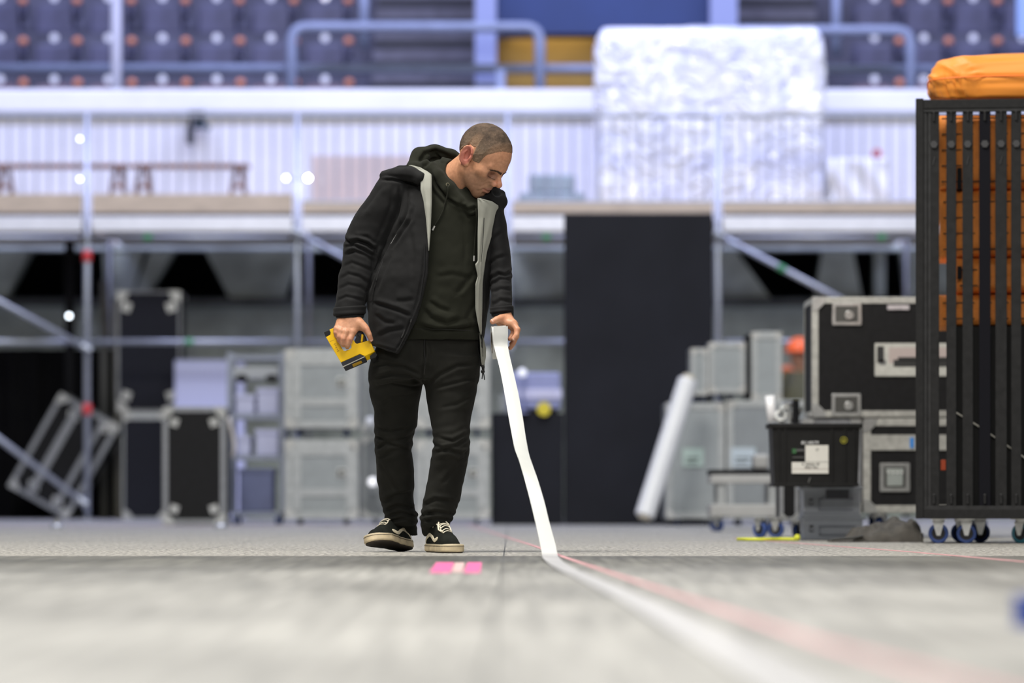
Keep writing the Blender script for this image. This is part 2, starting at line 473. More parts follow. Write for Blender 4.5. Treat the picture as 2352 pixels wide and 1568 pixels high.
# ---------------------------------------------------------------- scaffold tribune
SS = 248.0; YS = F / SS; YB = YS + 2.0
def S(px, py, dy=0.0): return Vector((PX(px, SS), YS + dy, PZ(py, SS)))
POSTS = [-283, 200, 683, 1166, 1649, 2132, 2615]
NEAR = ['beyond the left picture edge', 'above the tilted flight case', 'above the stacked grey cases', 'behind the man', 'at the right edge of the black wall', 'behind the barrier trolley', 'beyond the right picture edge']
for i, px in enumerate(POSTS):
    lab = 'front scaffold upright standing ' + NEAR[i]
    t = thing('scaffold_upright', lab, 'scaffold pole', S(px, HZ + CH*SS), group='front uprights of the platform')
    mb = MB(); mb.tube([(0,0,0.06), (0,0,PZ(258, SS))], 0.030, 14); mb.build('pole', M_galv, t, smooth=True)
    mb = MB(); mb.box(-0.08, 0.08, -0.08, 0.08, 0, 0.01); mb.tube([(0,0,0.01), (0,0,0.07)], 0.018, 10); mb.build('base_plate', M_galv, t)
    for z in (PZ(785, SS), PZ(545, SS)):
        mb = MB(); mb.lathe([(0.034, -0.006), (0.062, -0.006), (0.062, 0.006), (0.034, 0.006)], Matrix.Translation((0,0,z)), 16); mb.build('rosette', M_galv, t)
    if i == 1:
        for z in (PZ(588, SS), PZ(940, SS)):
            mb = MB(); mb.lathe([(0.036, -0.05), (0.042, -0.045), (0.042, 0.045), (0.036, 0.05)], Matrix.Translation((0,0,z)), 14)
            mb.build('red_band', M_red, t, smooth=True)['label'] = 'red painted band'
    mb = MB(); mb.tube([(0, 2.0, 0.0), (0, 2.0, PZ(520, SS))], 0.03, 10)
    if i in (1, 2, 3, 4, 5):
        tag(mb.build('scaffold_upright', M_galv, smooth=True), 'rear scaffold upright under the deck, in line ' + NEAR[i], 'scaffold pole', 'rear uprights of the platform').location = S(px, HZ + CH*SS)
BAYS = list(zip(POSTS[:-1], POSTS[1:]))
BN = ['above the tilted flight case', 'left of the man above the stacked cases', 'right behind the man', 'beside the black wall', 'in front of the white pallet', 'behind the barrier trolley']
for i, (a, b) in enumerate(BAYS):
    for py, nm in ((545, 'upper'), (785, 'lower')):
        mb = MB(); p, q = S(a, py), S(b, py); p.x += 0.06; q.x -= 0.06
        mb.tube([p, q], 0.026, 12)
        t = tag(mb.build('scaffold_ledger', M_galv, smooth=True), '%s level scaffold tube in the bay %s' % (nm, BN[i]), 'scaffold tube', 'level tubes of the platform')
        if i in (1, 3, 4):
            g = MB(); x = {1: 340, 3: 1255, 4: 2025}[i] if nm == 'upper' else {1: 435, 3: 1420, 4: 1990}[i]
            c = S(x, py); g.tube([c - Vector((0.035,0,0)), c + Vector((0.035,0,0))], 0.031, 12)
            g.build('tape_mark', M_green, t)['label'] = 'green tape mark'
for (p, q, lab) in [((-283, 540), (200, 800), 'sloping scaffold brace left of the tall upright case'), ((-283, 795), (192, 1152), 'sloping scaffold brace in front of the tilted flight case'),
                    ((683, 535), (1166, 796), 'sloping scaffold brace half hidden behind the man'), ((1649, 540), (2132, 796), 'sloping scaffold brace behind the big black case')]:
    mb = MB(); a, b = S(*p, -0.07), S(*q, -0.07); mb.tube([a, b], 0.027, 12)
    t = tag(mb.build('scaffold_brace', M_galv, smooth=True), lab, 'scaffold brace', 'braces of the platform')
    for e in (a, b):
        g = MB(); d = (b-a).normalized()*0.06
        g.tube([e - d*0.8, e + d*0.8], 0.036, 10); g.build('end_clamp', M_galv, t)
    if p[0] == 1649:
        g = MB(); c = a.lerp(b, 0.3); d = (b-a).normalized()*0.04; g.tube([c-d, c+d], 0.032, 10); g.build('tape_mark', M_green, t)
# deck
for i, (a, b) in enumerate(BAYS):
    x0, x1 = PX(a, SS)+0.045, PX(b, SS)-0.045
    t = thing('platform_deck', 'white edged platform deck in the bay ' + BN[i], 'platform deck', ((x0+x1)/2, YS, PZ(531, SS)), group='decks of the platform')
    w = (x1-x0)/2
    mb = MB(); mb.box(-w, w, -0.03, 0.03, 0, PZ(497, SS)-PZ(531, SS)); mb.build('edge_beam', M_alu_bright, t, bevel=0.006)
    mb = MB(); mb.box(-w, w, 0.03, 2.98, 0.06, PZ(500, SS)-PZ(531, SS)); mb.build('deck_board', M_ply, t)
    mb = MB(); mb.box(-w, w, 0.0, 0.03, PZ(490, SS)-PZ(531, SS), PZ(445 if i < 2 else 466, SS)-PZ(531, SS)); mb.build('toe_board', M_ply, t, bevel=0.003)
    mb = MB(); mb.box(-w, w, -0.02, 0.03, PZ(497, SS)-PZ(531, SS), PZ(489, SS)-PZ(531, SS)); mb.build('gap_strip', mat('dark_rubber', (0.05, 0.045, 0.05), 0.7), t)
    # railing of the bay
    t = thing('guard_rail', 'barred guard rail on the platform edge ' + BN[i], 'railing', ((x0+x1)/2, YS+0.05, PZ(475, SS)), group='railings of the platform')
    zt = PZ(265, SS)-PZ(475, SS)
    mb = MB(); mb.tube([(-w, 0, zt), (w, 0, zt)], 0.02, 10); mb.build('top_tube', M_galv, t)
    mb = MB(); mb.tube([(-w, 0, 0.05), (w, 0, 0.05)], 0.017, 10); mb.build('bottom_tube', M_galv, t)
    M_bar = mat('thin_galvanised_bar', (0.40, 0.42, 0.50), 0.45, metal=0.3)
    for k in range(15):
        x = -w + (k+0.5)*2*w/15
        mb = MB(); mb.tube([(x, 0, 0.05), (x, 0, zt)], 0.008, 8, caps=False); mb.build('baluster', M_bar, t)
DECK = PZ(500, SS) + 0.002
# benches on the deck
for i, (x0, x1, y, lab) in enumerate([(-14, 298, 1.0, 'long brown folding bench on the platform behind the first upright'), (303, 574, 1.0, 'shorter brown folding bench on the platform beside the hanging black lamp')]):
    t = thing('folding_bench', lab, 'bench', (0, 0, 0), group='benches on the platform')
    sb = F / (YS + y)
    zt = PZ(378, sb); zb = DECK + 0.022
    mb = MB(); mb.box(PX(x0, sb), PX(x1, sb), YS+y-0.13, YS+y+0.13, zt-0.035, zt); mb.build('seat', M_bench, t, bevel=0.006)
    for xx in (x0+26, x1-26):
        x = PX(xx, sb)
        mb = MB()
        for sx in (-1, 1):
            mb.bar((x + sx*0.03, YS+y, zt-0.03), (x + sx*0.10, YS+y + sx*0.1, zb), 0.035, 0.035)
        mb.box(x-0.07, x+0.07, YS+y-0.1, YS+y+0.1, zt-0.22, zt-0.19)
        mb.build('leg', M_bench, t)
mb = MB(); mb.box(PX(706, SS)+0.01, PX(1090, SS), YS+0.55, YS+0.57, DECK, PZ(345, SS))
tag(mb.build('board', mat('pinkish_board', (0.72, 0.60, 0.56), 0.6, var=0.06, scale=2)), 'pinkish pale board standing behind the railing left of the man', 'board')
mb = MB(); mb.box(PX(1195, SS), PX(1345, SS), YS+0.7, YS+0.95, DECK, PZ(428, SS)); mb.box(PX(1215, SS), PX(1325, SS), YS+0.72, YS+0.93, PZ(428, SS), PZ(385, SS))
tag(mb.build('equipment_box', mat('grey_green_plastic', (0.33, 0.40, 0.44), 0.6, var=0.2, scale=5), bevel=0.02), 'grey stepped box on the platform between the man and the white pallet', 'box')
# black floodlight under the white parapet
t = thing('floodlight', 'black floodlight hanging under the white parapet above the benches', 'lamp', (PX(452, SW), YW-0.30, PZ(262, SW)))
mb = MB(); mb.box(-0.06, 0.10, 0.0, 0.2, -0.16, 0.0); mb.build('bracket', M_dark, t, bevel=0.01)
mb = MB(); mb.box(-0.08, 0.0, -0.02, 0.08, -0.33, -0.13); mb.build('lamp_body', M_dark, t, bevel=0.02)
mb = MB(); mb.bar((0.03, 0.02, -0.12), (0.16, 0.02, -0.17), 0.07, 0.05); mb.build('yoke', mat('dark_teal', (0.03, 0.06, 0.09), 0.6), t)
# glowing beads added on the uprights in place of specular glints on couplers
for x, y, m, lab in [(658, 410, M_glint_soft, 'glowing bead for a glint on the left of the upright above the stacked grey cases'), (708, 410, M_glint, 'glowing bead for a glint on the right of the upright above the stacked grey cases'),
                     (185, 320, M_glint_soft, 'upper glowing bead for a glint on the railing post above the tilted case'), (185, 412, M_glint_soft, 'lower glowing bead for a glint on the railing post above the tilted case'),
                     (160, 726, M_glint_soft, 'round glowing bead for a glint beside the upright left of the tall black case')]:
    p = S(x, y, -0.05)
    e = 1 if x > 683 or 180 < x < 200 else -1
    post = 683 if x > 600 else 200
    t = thing('coupler_glint', lab, 'lamp', p, group='glowing beads for glints on the scaffold')
    mb = MB(); mb.sphere((0,0,0), 0.012 if m is M_glint_soft and post == 200 and y < 500 else 0.017, 10); mb.build('glow_bead', m, t, smooth=True)
    mb = MB(); mb.bar((0, 0.015, 0), (PX(post, SS)-p.x, 0.06, 0), 0.012, 0.012); mb.build('clip', M_dark, t)  # added bar that ties the glint bead to the post, not a real clip
# curtain, poles and a lit panel under the deck
mb = MB(); n = 60; vs = []
x0, x1 = PX(-140, 237), PX(262, 237); yc = 37.44
for j in (0, 1):
    for k in range(n+1):
        u = k/n
        vs.append((x0+(x1-x0)*u, yc + 0.04*math.sin(u*44) + 0.03*math.sin(u*21+1), PZ(800, 237)*j + 0.004))
fs = [[k, k+1, n+2+k, n+1+k] for k in range(n)]
nn = len(vs); vs += [(x, y+0.012, z) for x, y, z in vs]; fs += [[i+nn for i in f][::-1] for f in fs]
mb.add(vs, fs)
tag(mb.build('stage_curtain', mat('black_molton', (0.007, 0.007, 0.008), 0.95, spec=0.1), smooth=True), 'black pleated curtain hanging under the platform behind the tilted case', 'curtain')
for (x, ya, yb, r, m, lab) in [(153, 540, 960, 0.05, M_dark, 'black round pole under the deck left of the first upright'), (232, 640, 960, 0.04, mat('dull_grey_pole', (0.16, 0.16, 0.15), 0.6), 'dull grey pole under the deck left of the tall upright case'),
                               (267, 690, 1185, 0.05, mat('pale_post', (0.36, 0.35, 0.31), 0.6), 'pale grey post standing just left of the tall upright case')]:
    s = 239; mb = MB(); mb.tube([(PX(x, s), F/s+0.27, 0.0), (PX(x, s), F/s+0.27, PZ(ya, s))], r, 12)
    tag(mb.build('pole', m, smooth=True), lab, 'pole')
mb = MB(); mb.box(PX(400, 245), PX(560, 245), F/245, F/245+0.25, 0.0, PZ(825, 245))
tag(mb.build('packed_crate', mat('lavender_board', (0.62, 0.64, 0.92), 0.5), bevel=0.02), 'pale lavender wrapped crate standing under the deck right of the tall black case', 'crate')

# ---------------------------------------------------------------- wrapped pallets on the deck
def wrap_material():
    m = bpy.data.materials.new('stretch_film'); m.use_nodes = True
    nt = m.node_tree; b = nt.nodes['Principled BSDF']; N = nt.nodes; L = nt.links
    tc = N.new('ShaderNodeTexCoord'); n = N.new('ShaderNodeTexNoise'); n.inputs['Scale'].default_value = 2.6; n.inputs['Detail'].default_value = 4
    L.new(tc.outputs['Object'], n.inputs['Vector'])
    r = N.new('ShaderNodeValToRGB'); r.color_ramp.elements[0].position = 0.38; r.color_ramp.elements[1].position = 0.56
    r.color_ramp.elements[0].color = (0.78, 0.80, 0.94, 1); r.color_ramp.elements[1].color = (0.97, 0.97, 0.98, 1)
    L.new(n.outputs['Fac'], r.inputs['Fac']); L.new(r.outputs['Color'], b.inputs['Base Color'])
    b.inputs['Roughness'].default_value = 0.25; b.inputs['Coat Weight'].default_value = 0.5
    w = N.new('ShaderNodeTexNoise'); w.inputs['Scale'].default_value = 5; w.inputs['Detail'].default_value = 3; w.inputs['Distortion'].default_value = 1.5
    L.new(tc.outputs['Object'], w.inputs['Vector'])
    bp = N.new('ShaderNodeBump'); bp.inputs['Strength'].default_value = 0.9; bp.inputs['Distance'].default_value = 0.08
    L.new(w.outputs['Fac'], bp.inputs['Height']); L.new(bp.outputs['Normal'], b.inputs['Normal'])
    return m
M_film = wrap_material()
M_film2 = mat('white_stretch_film', (0.94, 0.94, 0.96), 0.3, var=0.03, scale=4, bump=0.12, bscale=6, coat=0.3)
def pallet_load(px0, px1, py0, py1, s, depth, nx, nz, label, film=None):
    y = F/s; w = (px1-px0)/s; zt = PZ(py0, s); zb = DECK
    t = thing('wrapped_pallet', label, 'pallet', (PX((px0+px1)/2, s), y, zb), group='wrapped pallets on the platform')
    z1 = 0.13; H = zt - zb
    mb = MB()
    for k in range(3): mb.box(-w/2+0.02, w/2-0.02, 0.06+k*(depth-0.22)/2, 0.16+k*(depth-0.22)/2, 0.0, 0.10)
    for k in range(6): mb.box(-w/2+0.02, w/2-0.02, 0.05+k*(depth-0.2)/5, 0.15+k*(depth-0.2)/5, 0.10, 0.125)
    mb.build('pallet_base', M_ply, t)
    rnd = random.Random(px0)
    for i in range(nx):
        for j in range(nz):
            cx0 = -w/2+0.03 + i*(w-0.06)/nx; cz0 = z1 + j*(H-z1-0.03)/nz
            dd = rnd.uniform(0.0, 0.05)
            mb = MB(); mb.box(cx0+0.01, cx0+(w-0.06)/nx-0.01, 0.05+dd, depth-0.05, cz0+0.005, cz0+(H-z1-0.03)/nz-0.01)
            mb.build('carton', mat('pale_carton', (0.8, 0.8, 0.86), 0.5), t, bevel=0.015)
    # the film: a bulging skin round the cartons
    mb = MB(); n = 36; vs = []; fs = []; rows = 18
    for j in range(rows+1):
        v = j/rows; z = 0.03 + (H-0.03)*v
        for k in range(4*n):
            e, u = divmod(k, n); u /= n
            hx, hy = w/2, depth/2
            p = [(-hx+2*hx*u, -hy), (hx, -hy+2*hy*u), (hx-2*hx*u, hy), (-hx, hy-2*hy*u)][e]
            g = 0.018*math.sin(v*9+u*11+e) + 0.014*math.sin(u*25+v*4) - (0.03 if (u*nx % 1) < 0.06 and e in (0, 2) else 0)
            sc = 1 + g/max(hx, hy) - (0.05*max(0, v-0.94)/0.06)
            ch = min(1.0, 1.0); vs.append((p[0]*sc, p[1]*sc + hy, z))
    m4 = 4*n
    for j in range(rows):
        for k in range(m4):
            k2 = (k+1) % m4; fs.append([j*m4+k, j*m4+k2, (j+1)*m4+k2, (j+1)*m4+k])
    fs.append([rows*m4+k for k in range(m4)])
    mb.add(vs, fs); mb.build('stretch_film', film or M_film, t, smooth=True)
pallet_load(1374, 1892, 62, 470, 243.5, 1.1, 4, 4, 'large white pallet stack wrapped in film on the platform above the black wall')
pallet_load(1907, 2040, 362, 480, 243.5, 0.6, 2, 2, 'small white wrapped pallet on the platform right of the large wrapped stack', M_film2)
mb = MB(); mb.tube([(PX(2028, 240), F/236, PZ(482, 240)), (PX(2028, 240), F/236, PZ(330, 240))], 0.018, 10); mb.sphere((PX(2028, 240), F/236, PZ(340, 240)), 0.05, 10)
tag(mb.build('marker_pole', mat('red_plastic', (0.7, 0.08, 0.12), 0.5)), 'thin red marker pole behind the small wrapped pallet', 'pole')
# ---------------------------------------------------------------- flight cases
M_case_black = mat('black_case_laminate', (0.011, 0.011, 0.012), 0.6, var=0.2, scale=30, bump=0.15, bscale=180, spec=0.2)
M_case_navy = mat('navy_case_laminate', (0.014, 0.015, 0.024), 0.6, var=0.2, scale=30, spec=0.2)
M_alu_dull = mat('dull_aluminium', (0.30, 0.31, 0.33), 0.45, metal=0.5, var=0.12, scale=25)
M_case_grey = mat('grey_case_laminate', (0.33, 0.355, 0.37), 0.5, var=0.08, scale=8)
M_case_darkgrey = mat('slate_case_laminate', (0.26, 0.28, 0.30), 0.5, var=0.08, scale=8)
M_steel = mat('zinc_steel', (0.70, 0.71, 0.70), 0.28, metal=0.85, var=0.1, scale=30)
M_dish = mat('dark_dish', (0.10, 0.10, 0.095), 0.4, metal=0.5)
M_tyre = mat('blue_rubber_tyre', (0.045, 0.09, 0.30), 0.5)
M_tyre_black = mat('black_rubber_tyre', (0.02, 0.02, 0.022), 0.6)
M_label = mat('pale_label', (0.72, 0.72, 0.68), 0.6, var=0.05, scale=20)
M_label_green = mat('pale_green_label', (0.50, 0.62, 0.58), 0.6, var=0.05, scale=20)
M_label_blue = mat('pale_blue_label', (0.52, 0.60, 0.68), 0.6, var=0.05, scale=20)
M_ink = mat('dark_ink', (0.03, 0.03, 0.03), 0.7)
M_white_paint = mat('white_lettering', (0.85, 0.86, 0.86), 0.5)

def caster(parent, at, r, tyre=None, M=None, turn=0.0):
    """swivel caster, wheel under local z=0; axle along x after turn"""
    B = Matrix.Translation(at) @ (M or Matrix()) @ Matrix.Rotation(turn, 4, 'Z')
    H = r*2.45
    mb = MB()
    mb.box(-r*0.8, r*0.8, -r*0.8, r*0.8, -0.10*r, 0.0, B)
    mb.lathe([(r*0.62, -0.34*r), (r*0.62, -0.10*r)], B, 14)
    w = r*0.42
    for sx in (-1, 1):
        x0, x1 = (w, w+0.09*r) if sx > 0 else (-w-0.09*r, -w)
        prof = [(-r*0.55, -0.34*r), (r*0.55, -0.34*r), (r*0.18, -H+r*0.78), (-r*0.18, -H+r*0.78)]
        P = MB(); P.prism(prof, x0, x1, 'x'); mb.add(P.v, P.f, B)
    mb.box(-w-0.09*r, w+0.09*r, -r*0.55, r*0.55, -0.42*r, -0.32*r, B)
    R = B @ Matrix.Translation((0, 0, -H+r)) @ Matrix.Rotation(math.pi/2, 4, 'Y')
    mb.lathe([(r*0.14, -w-0.2*r), (r*0.14, w+0.2*r)], R, 10)
    o = mb.build('caster', M_steel, parent)
    t = MB(); t.lathe([(r*0.66, -w*0.72), (r*0.9, -w*0.8), (r, -w*0.5), (r, w*0.5), (r*0.9, w*0.8), (r*0.66, w*0.72)], R, 26, closed=True)
    t.build('tyre', tyre or M_tyre, o, smooth=True)
    t = MB(); t.lathe([(r*0.15, -w*0.5), (r*0.67, -w*0.6), (r*0.67, w*0.6), (r*0.15, w*0.5)], R, 22); t.build('wheel', M_tyre_black, o)
    return o

def dish_handle(parent, x, z, w, h, y=0.0, name='handle', rings=1):
    """recessed butterfly latch or handle dish on the front face (facing -y)"""
    mb = MB(); fr = min(w, h)*0.14
    mb.box(x-w/2, x+w/2, y-0.006, y, z+h/2-fr, z+h/2); mb.box(x-w/2, x+w/2, y-0.006, y, z-h/2, z-h/2+fr)
    mb.box(x-w/2, x-w/2+fr, y-0.006, y, z-h/2+fr, z+h/2-fr); mb.box(x+w/2-fr, x+w/2, y-0.006, y, z-h/2+fr, z+h/2-fr)
    o = mb.build(name, M_steel, parent, bevel=0.002)
    d = MB(); d.box(x-w/2+fr, x+w/2-fr, y-0.002, y, z-h/2+fr, z+h/2-fr); d.build('dish', M_dish, o)
    if rings:
        k = MB(); k.lathe([(min(w, h)*0.2, 0), (min(w, h)*0.2, 0.012)], Matrix.Translation((x+w*0.08, y-0.002, z-h*0.05)) @ Matrix.Rotation(math.pi/2, 4, 'X'), 14)
        k.box(x+w*0.02, x+w*0.14, y-0.02, y-0.01, z-h*0.22, z+h*0.12); k.build('twist_key', M_steel, o, bevel=0.001)
    else:
        k = MB(); g = h*0.30
        k.box(x-w*0.27, x+w*0.27, y-0.014, y-0.002, z-g, z+g*0.75); k.tube([(x-w*0.30, y-0.010, z+g*0.85), (x+w*0.30, y-0.010, z+g*0.85)], h*0.05, 8)
        k.build('spring_grip', mat('grip_steel', (0.52, 0.57, 0.55), 0.35, metal=0.6), o, bevel=0.003)
        rv = MB()
        for i in range(4): rv.sphere((x-w*0.24+i*w*0.16, y-0.016, z+g*0.5), h*0.035, 8)
        rv.build('rivet', M_alu_bright, o)
    return o

def flight_case(label, cat, px0, px1, pz0, pz1, s, depth, panel, rot=(0,0,0), edge=0.032, ball=0.05, wheels=None, wheel_r=0.03,
                lid=None, latches=(), handles=(), group=None, name='flight_case', bands=(), trim=None, tyre=None, lab=None, floor=False, dy=0.0):
    s = float(s); w = (px1-px0)/s; h = (pz0*-1 + pz1)*1.0/s if False else abs(pz1-pz0)/s
    zb = PZ(max(pz0, pz1), s)
    t = thing(name, label, cat, (PX((px0+px1)/2, s), F/s+dy, zb), rot, group)
    mb = MB(); mb.box(-w/2+0.004, w/2-0.004, 0.004, depth-0.004, 0.004, h-0.004); mb.build('body', panel, t)
    trim = trim or (M_alu if panel in (M_case_grey, M_case_darkgrey) else M_alu_dull)
    mb = MB(); e = edge; k = 0.003
    for z in (0, h):
        for y in (0, depth):
            zz = (z, z+e) if z == 0 else (z-e, z); yy = (y-k, y) if y == 0 else (y, y+k)
            mb.box(-w/2, w/2, *yy, *zz)
            zf = (z-k, z) if z == 0 else (z, z+k); y2 = (y, y+e) if y == 0 else (y-e, y)
            mb.box(-w/2, w/2, *y2, *zf)
    for x in (-1, 1):
        for y in (0, depth):
            yy = (y-k, y) if y == 0 else (y, y+k)
            mb.box(min(x*w/2, x*(w/2-e)), max(x*w/2, x*(w/2-e)), *yy, 0, h)
            y2 = (y, y+e) if y == 0 else (y-e, y)
            mb.box(min(x*w/2, x*(w/2+k)), max(x*w/2, x*(w/2+k)), *y2, 0, h)
        for z in (0, h):
            zz = (z, z+e) if z == 0 else (z-e, z)
            mb.box(min(x*w/2, x*(w/2+k)), max(x*w/2, x*(w/2+k)), 0, depth, *zz)
    mb.build('edge_trim', trim, t, bevel=0.001)
    if ball:
        for x in (-1, 1):
            for y in (0, depth):
                for z in (0, h):
                    c = MB(); R = ball
                    sx, sy, sz = -x, (1 if y == 0 else -1), (1 if z == 0 else -1)
                    o0 = Vector((x*(w/2+0.002), y - sy*0.002, z - sz*0.002))
                    if y == 0:
                        M = Matrix.Translation(o0) @ Matrix.Rotation(math.pi/2, 4, 'X')
                        c.prism([(o0.x, o0.z), (o0.x+sx*R*1.5, o0.z), (o0.x+sx*R*1.25, o0.z+sz*R*0.7), (o0.x+sx*R*0.7, o0.z+sz*R*1.25), (o0.x, o0.z+sz*R*1.5)], o0.y-0.005, o0.y)
                    c.sphere((o0.x+sx*R*0.42, o0.y+sy*R*0.42, o0.z+sz*R*0.42), R*0.52, 10)
                    c.build('corner_cap', M_steel, t, smooth=False)
    for z0, z1 in bands:
        mb = MB(); mb.box(-w/2, w/2, -0.006, -0.001, z0*h, z1*h); mb.build('lid_band', trim, t, bevel=0.001)
    for (x, z, ww, hh) in latches: dish_handle(t, x*w/2, z*h, ww, hh, -0.003, 'latch')
    for (x, z, ww, hh) in handles: dish_handle(t, x*w/2, z*h, ww, hh, -0.003, 'handle', 0)
    if lab:
        x, z, ww, hh, m = lab
        mb = MB(); mb.box(x*w/2-ww/2, x*w/2+ww/2, -0.006, -0.003, z*h-hh/2, z*h+hh/2); o = mb.build('label_plate', m, t)
        mb = MB()
        for i in range(2): mb.box(x*w/2-ww*0.32, x*w/2+ww*(0.3-0.12*i), -0.0075, -0.006, z*h-hh*(0.1+0.2*i), z*h-hh*(0.02+0.2*i))
        mb.build('print', M_ink, o)
    if wheels == 'under':
        hgt = zb if floor else wheel_r*2.45
        r = zb/2.45 if floor else wheel_r
        for x in (-1, 1):
            for y in (0.12, depth-0.12): caster(t, (x*(w/2-0.10), y, 0), r, tyre, turn=0.5*x)
    if wheels == 'front':     # standing on its end: the caster side faces the hall
        for x in (-1, 1):
            for z in (0.13, 0.87):
                caster(t, (x*(w/2-0.085), -0.004, z*h), wheel_r, tyre, Matrix.Rotation(-math.pi/2, 4, 'X') @ Matrix.Rotation(math.pi, 4, 'X') if False else Matrix.Rotation(math.pi/2, 4, 'X'), turn=0.3*x)
    return t

# --- left group
# tilted case propped on its corner
sA = 243.0
t = flight_case('tilted black flight case with silver edges leaning at the left behind the loose scaffold brace', 'flight case', 0, 156, 0, 246, sA, 0.55, M_case_black, edge=0.045, ball=0.075)
a = math.atan2(77, 136)
bx, bz = 153.0, 1190.0           # lowest corner of the rotated front face
w2 = 156/sA/2
t.rotation_euler = (0, a, 0)
c = Vector((PX(bx, sA), F/sA, 0.004)); off = Matrix.Rotation(a, 4, 'Y') @ Vector((w2, 0, 0))
t.location = c - off + Vector((0, 0.02, 0))
hA = 250/sA; wA = 156/sA
mb = MB(); mb.box(-wA*0.22, -wA*0.10, -0.006, -0.001, 0.05, hA-0.05); mb.box(wA*0.22, wA*0.30, -0.006, -0.001, 0.05, hA-0.05); mb.build('hinge_strip', M_alu_dull, t)
for (x, z) in ((-0.17, 0.12), (-0.17, 0.86), (0.25, 0.10), (0.30, 0.90)):
    caster(t, (x*wA, -0.005, z*hA), 0.060, M_tyre, Matrix.Rotation(math.pi/2, 4, 'X'), turn=0.4)
sB = 242.5
flight_case('lower black case with a bright silver lid edge under the tall upright case', 'flight case', 282, 384, 1192, 946, sB, 0.6, M_case_navy, ball=0.065, edge=0.014, bands=((0.93, 1.0),), trim=M_alu)
flight_case('tall navy black flight case standing on end on top of another, casters facing out', 'flight case', 268, 413, 944, 668, sB, 0.6, M_case_navy, wheels='front', wheel_r=0.055, ball=0.075, edge=0.016, dy=0.05)
flight_case('black flight case with silver edges standing on end, right of the tall navy case', 'flight case', 380, 522, 1203, 936, 305.0, 0.5, M_case_black, wheels='front', wheel_r=0.04, edge=0.036, ball=0.06, dy=-0.2)
# pale strap hanging at its side
mb = MB(); s = 306; pts = [(527, 958), (532, 985), (538, 1010), (540, 1030), (534, 1050)]
mb.tube([(PX(x, s), F/s-0.05, PZ(y, s)) for x, y in pts], 0.035, 10, flat=0.4)
tag(mb.build('strap', mat('pale_webbing', (0.62, 0.58, 0.56), 0.7), smooth=True), 'pale webbing strap hanging at the right side of the black upright case', 'strap')
# small silver fittings on the floor before the cases
for x, lab in ((145, 'small steel foot on the floor under the tilted flight case'), (516, 'small steel foot on the floor at the right corner of the upright black case')):
    mb = MB(); s = 330; mb.lathe([(0.05, 0), (0.05, 0.015), (0.02, 0.03), (0.015, 0.06)], Matrix.Translation((PX(x, s), F/s-0.35, 0)), 14)
    tag(mb.build('steel_foot', M_steel), lab, 'fitting')

# --- shelf trolley with crates
def shelf_trolley():
    s = 298.0; x0, x1 = PX(527, s), PX(648, s); w = x1-x0; D = 0.55; H = PZ(808, s)
    t = thing('shelf_trolley', 'blue grey shelf trolley loaded with crates left of the stacked grey cases', 'trolley', ((x0+x1)/2, F/s, 0))
    m = mat('blue_grey_metal', (0.30, 0.33, 0.42), 0.45, metal=0.3)
    for x in (-1, 1):
        for y in (0.02, D-0.02):
            mb = MB(); mb.box(x*w/2-0.02, x*w/2+0.02, y-0.02, y+0.02, 0.10, H); mb.build('upright', m, t)
            caster(t, (x*(w/2-0.04), y+0.02, 0.10), 0.04, M_tyre)
    for z in (PZ(1180, s), PZ(1050, s), PZ(955, s), PZ(820, s)):
        mb = MB(); mb.box(-w/2+0.02, w/2-0.02, 0, D, z-0.02, z+0.015); mb.build('shelf', m, t)
    mb = MB(); mb.box(-w/2+0.03, w/2-0.03, 0.02, D, PZ(868, s), PZ(842, s)); mb.build('slotted_panel', mat('trolley_panel', (0.40, 0.42, 0.46), 0.5), t)
    for x in (-0.27, 0.30):
        mb = MB(); mb.lathe([(0.05, 0), (0.05, 0.01)], Matrix.Translation((x*w, 0.018, PZ(869, s))) @ Matrix.Rotation(math.pi/2, 4, 'X') @ Matrix.Diagonal((1, 0.6, 1, 1)), 16); mb.build('grip_hole', M_dark, t)
    lav = mat('lavender_crate', (0.55, 0.57, 0.80), 0.5, var=0.1, scale=4)
    dk = mat('dark_blue_crate', (0.13, 0.15, 0.28), 0.5, var=0.2, scale=4)
    n = 0
    for (a, b, ya, yb, m2, lab) in [(540, 585, 955, 905, lav, 'left lavender crate on the upper shelf of the trolley'), (588, 640, 955, 890, lav, 'right lavender crate on the upper shelf of the trolley'),
                                   (545, 575, 1050, 1000, lav, 'narrow lavender crate on the middle shelf of the trolley'), (585, 640, 1050, 985, lav, 'wide lavender crate on the middle shelf of the trolley'),
                                   (546, 630, 1180, 1075, dk, 'dark blue crate on the bottom shelf of the trolley')]:
        zb = PZ(ya, s)+0.016; zt = PZ(yb, s)
        c = thing('storage_crate', lab, 'crate', (PX((a+b)/2, s), F/s+0.02, zb), group='crates on the shelf trolley')
        ww = (b-a)/s/2
        mb = MB(); mb.box(-ww*0.94, ww*0.94, 0.01, 0.40, 0, zt-zb-0.02); mb.build('body', m2, c, bevel=0.01)
        mb = MB(); mb.box(-ww, ww, 0, 0.41, zt-zb-0.035, zt-zb); mb.build('rim', m2, c, bevel=0.004)
shelf_trolley()

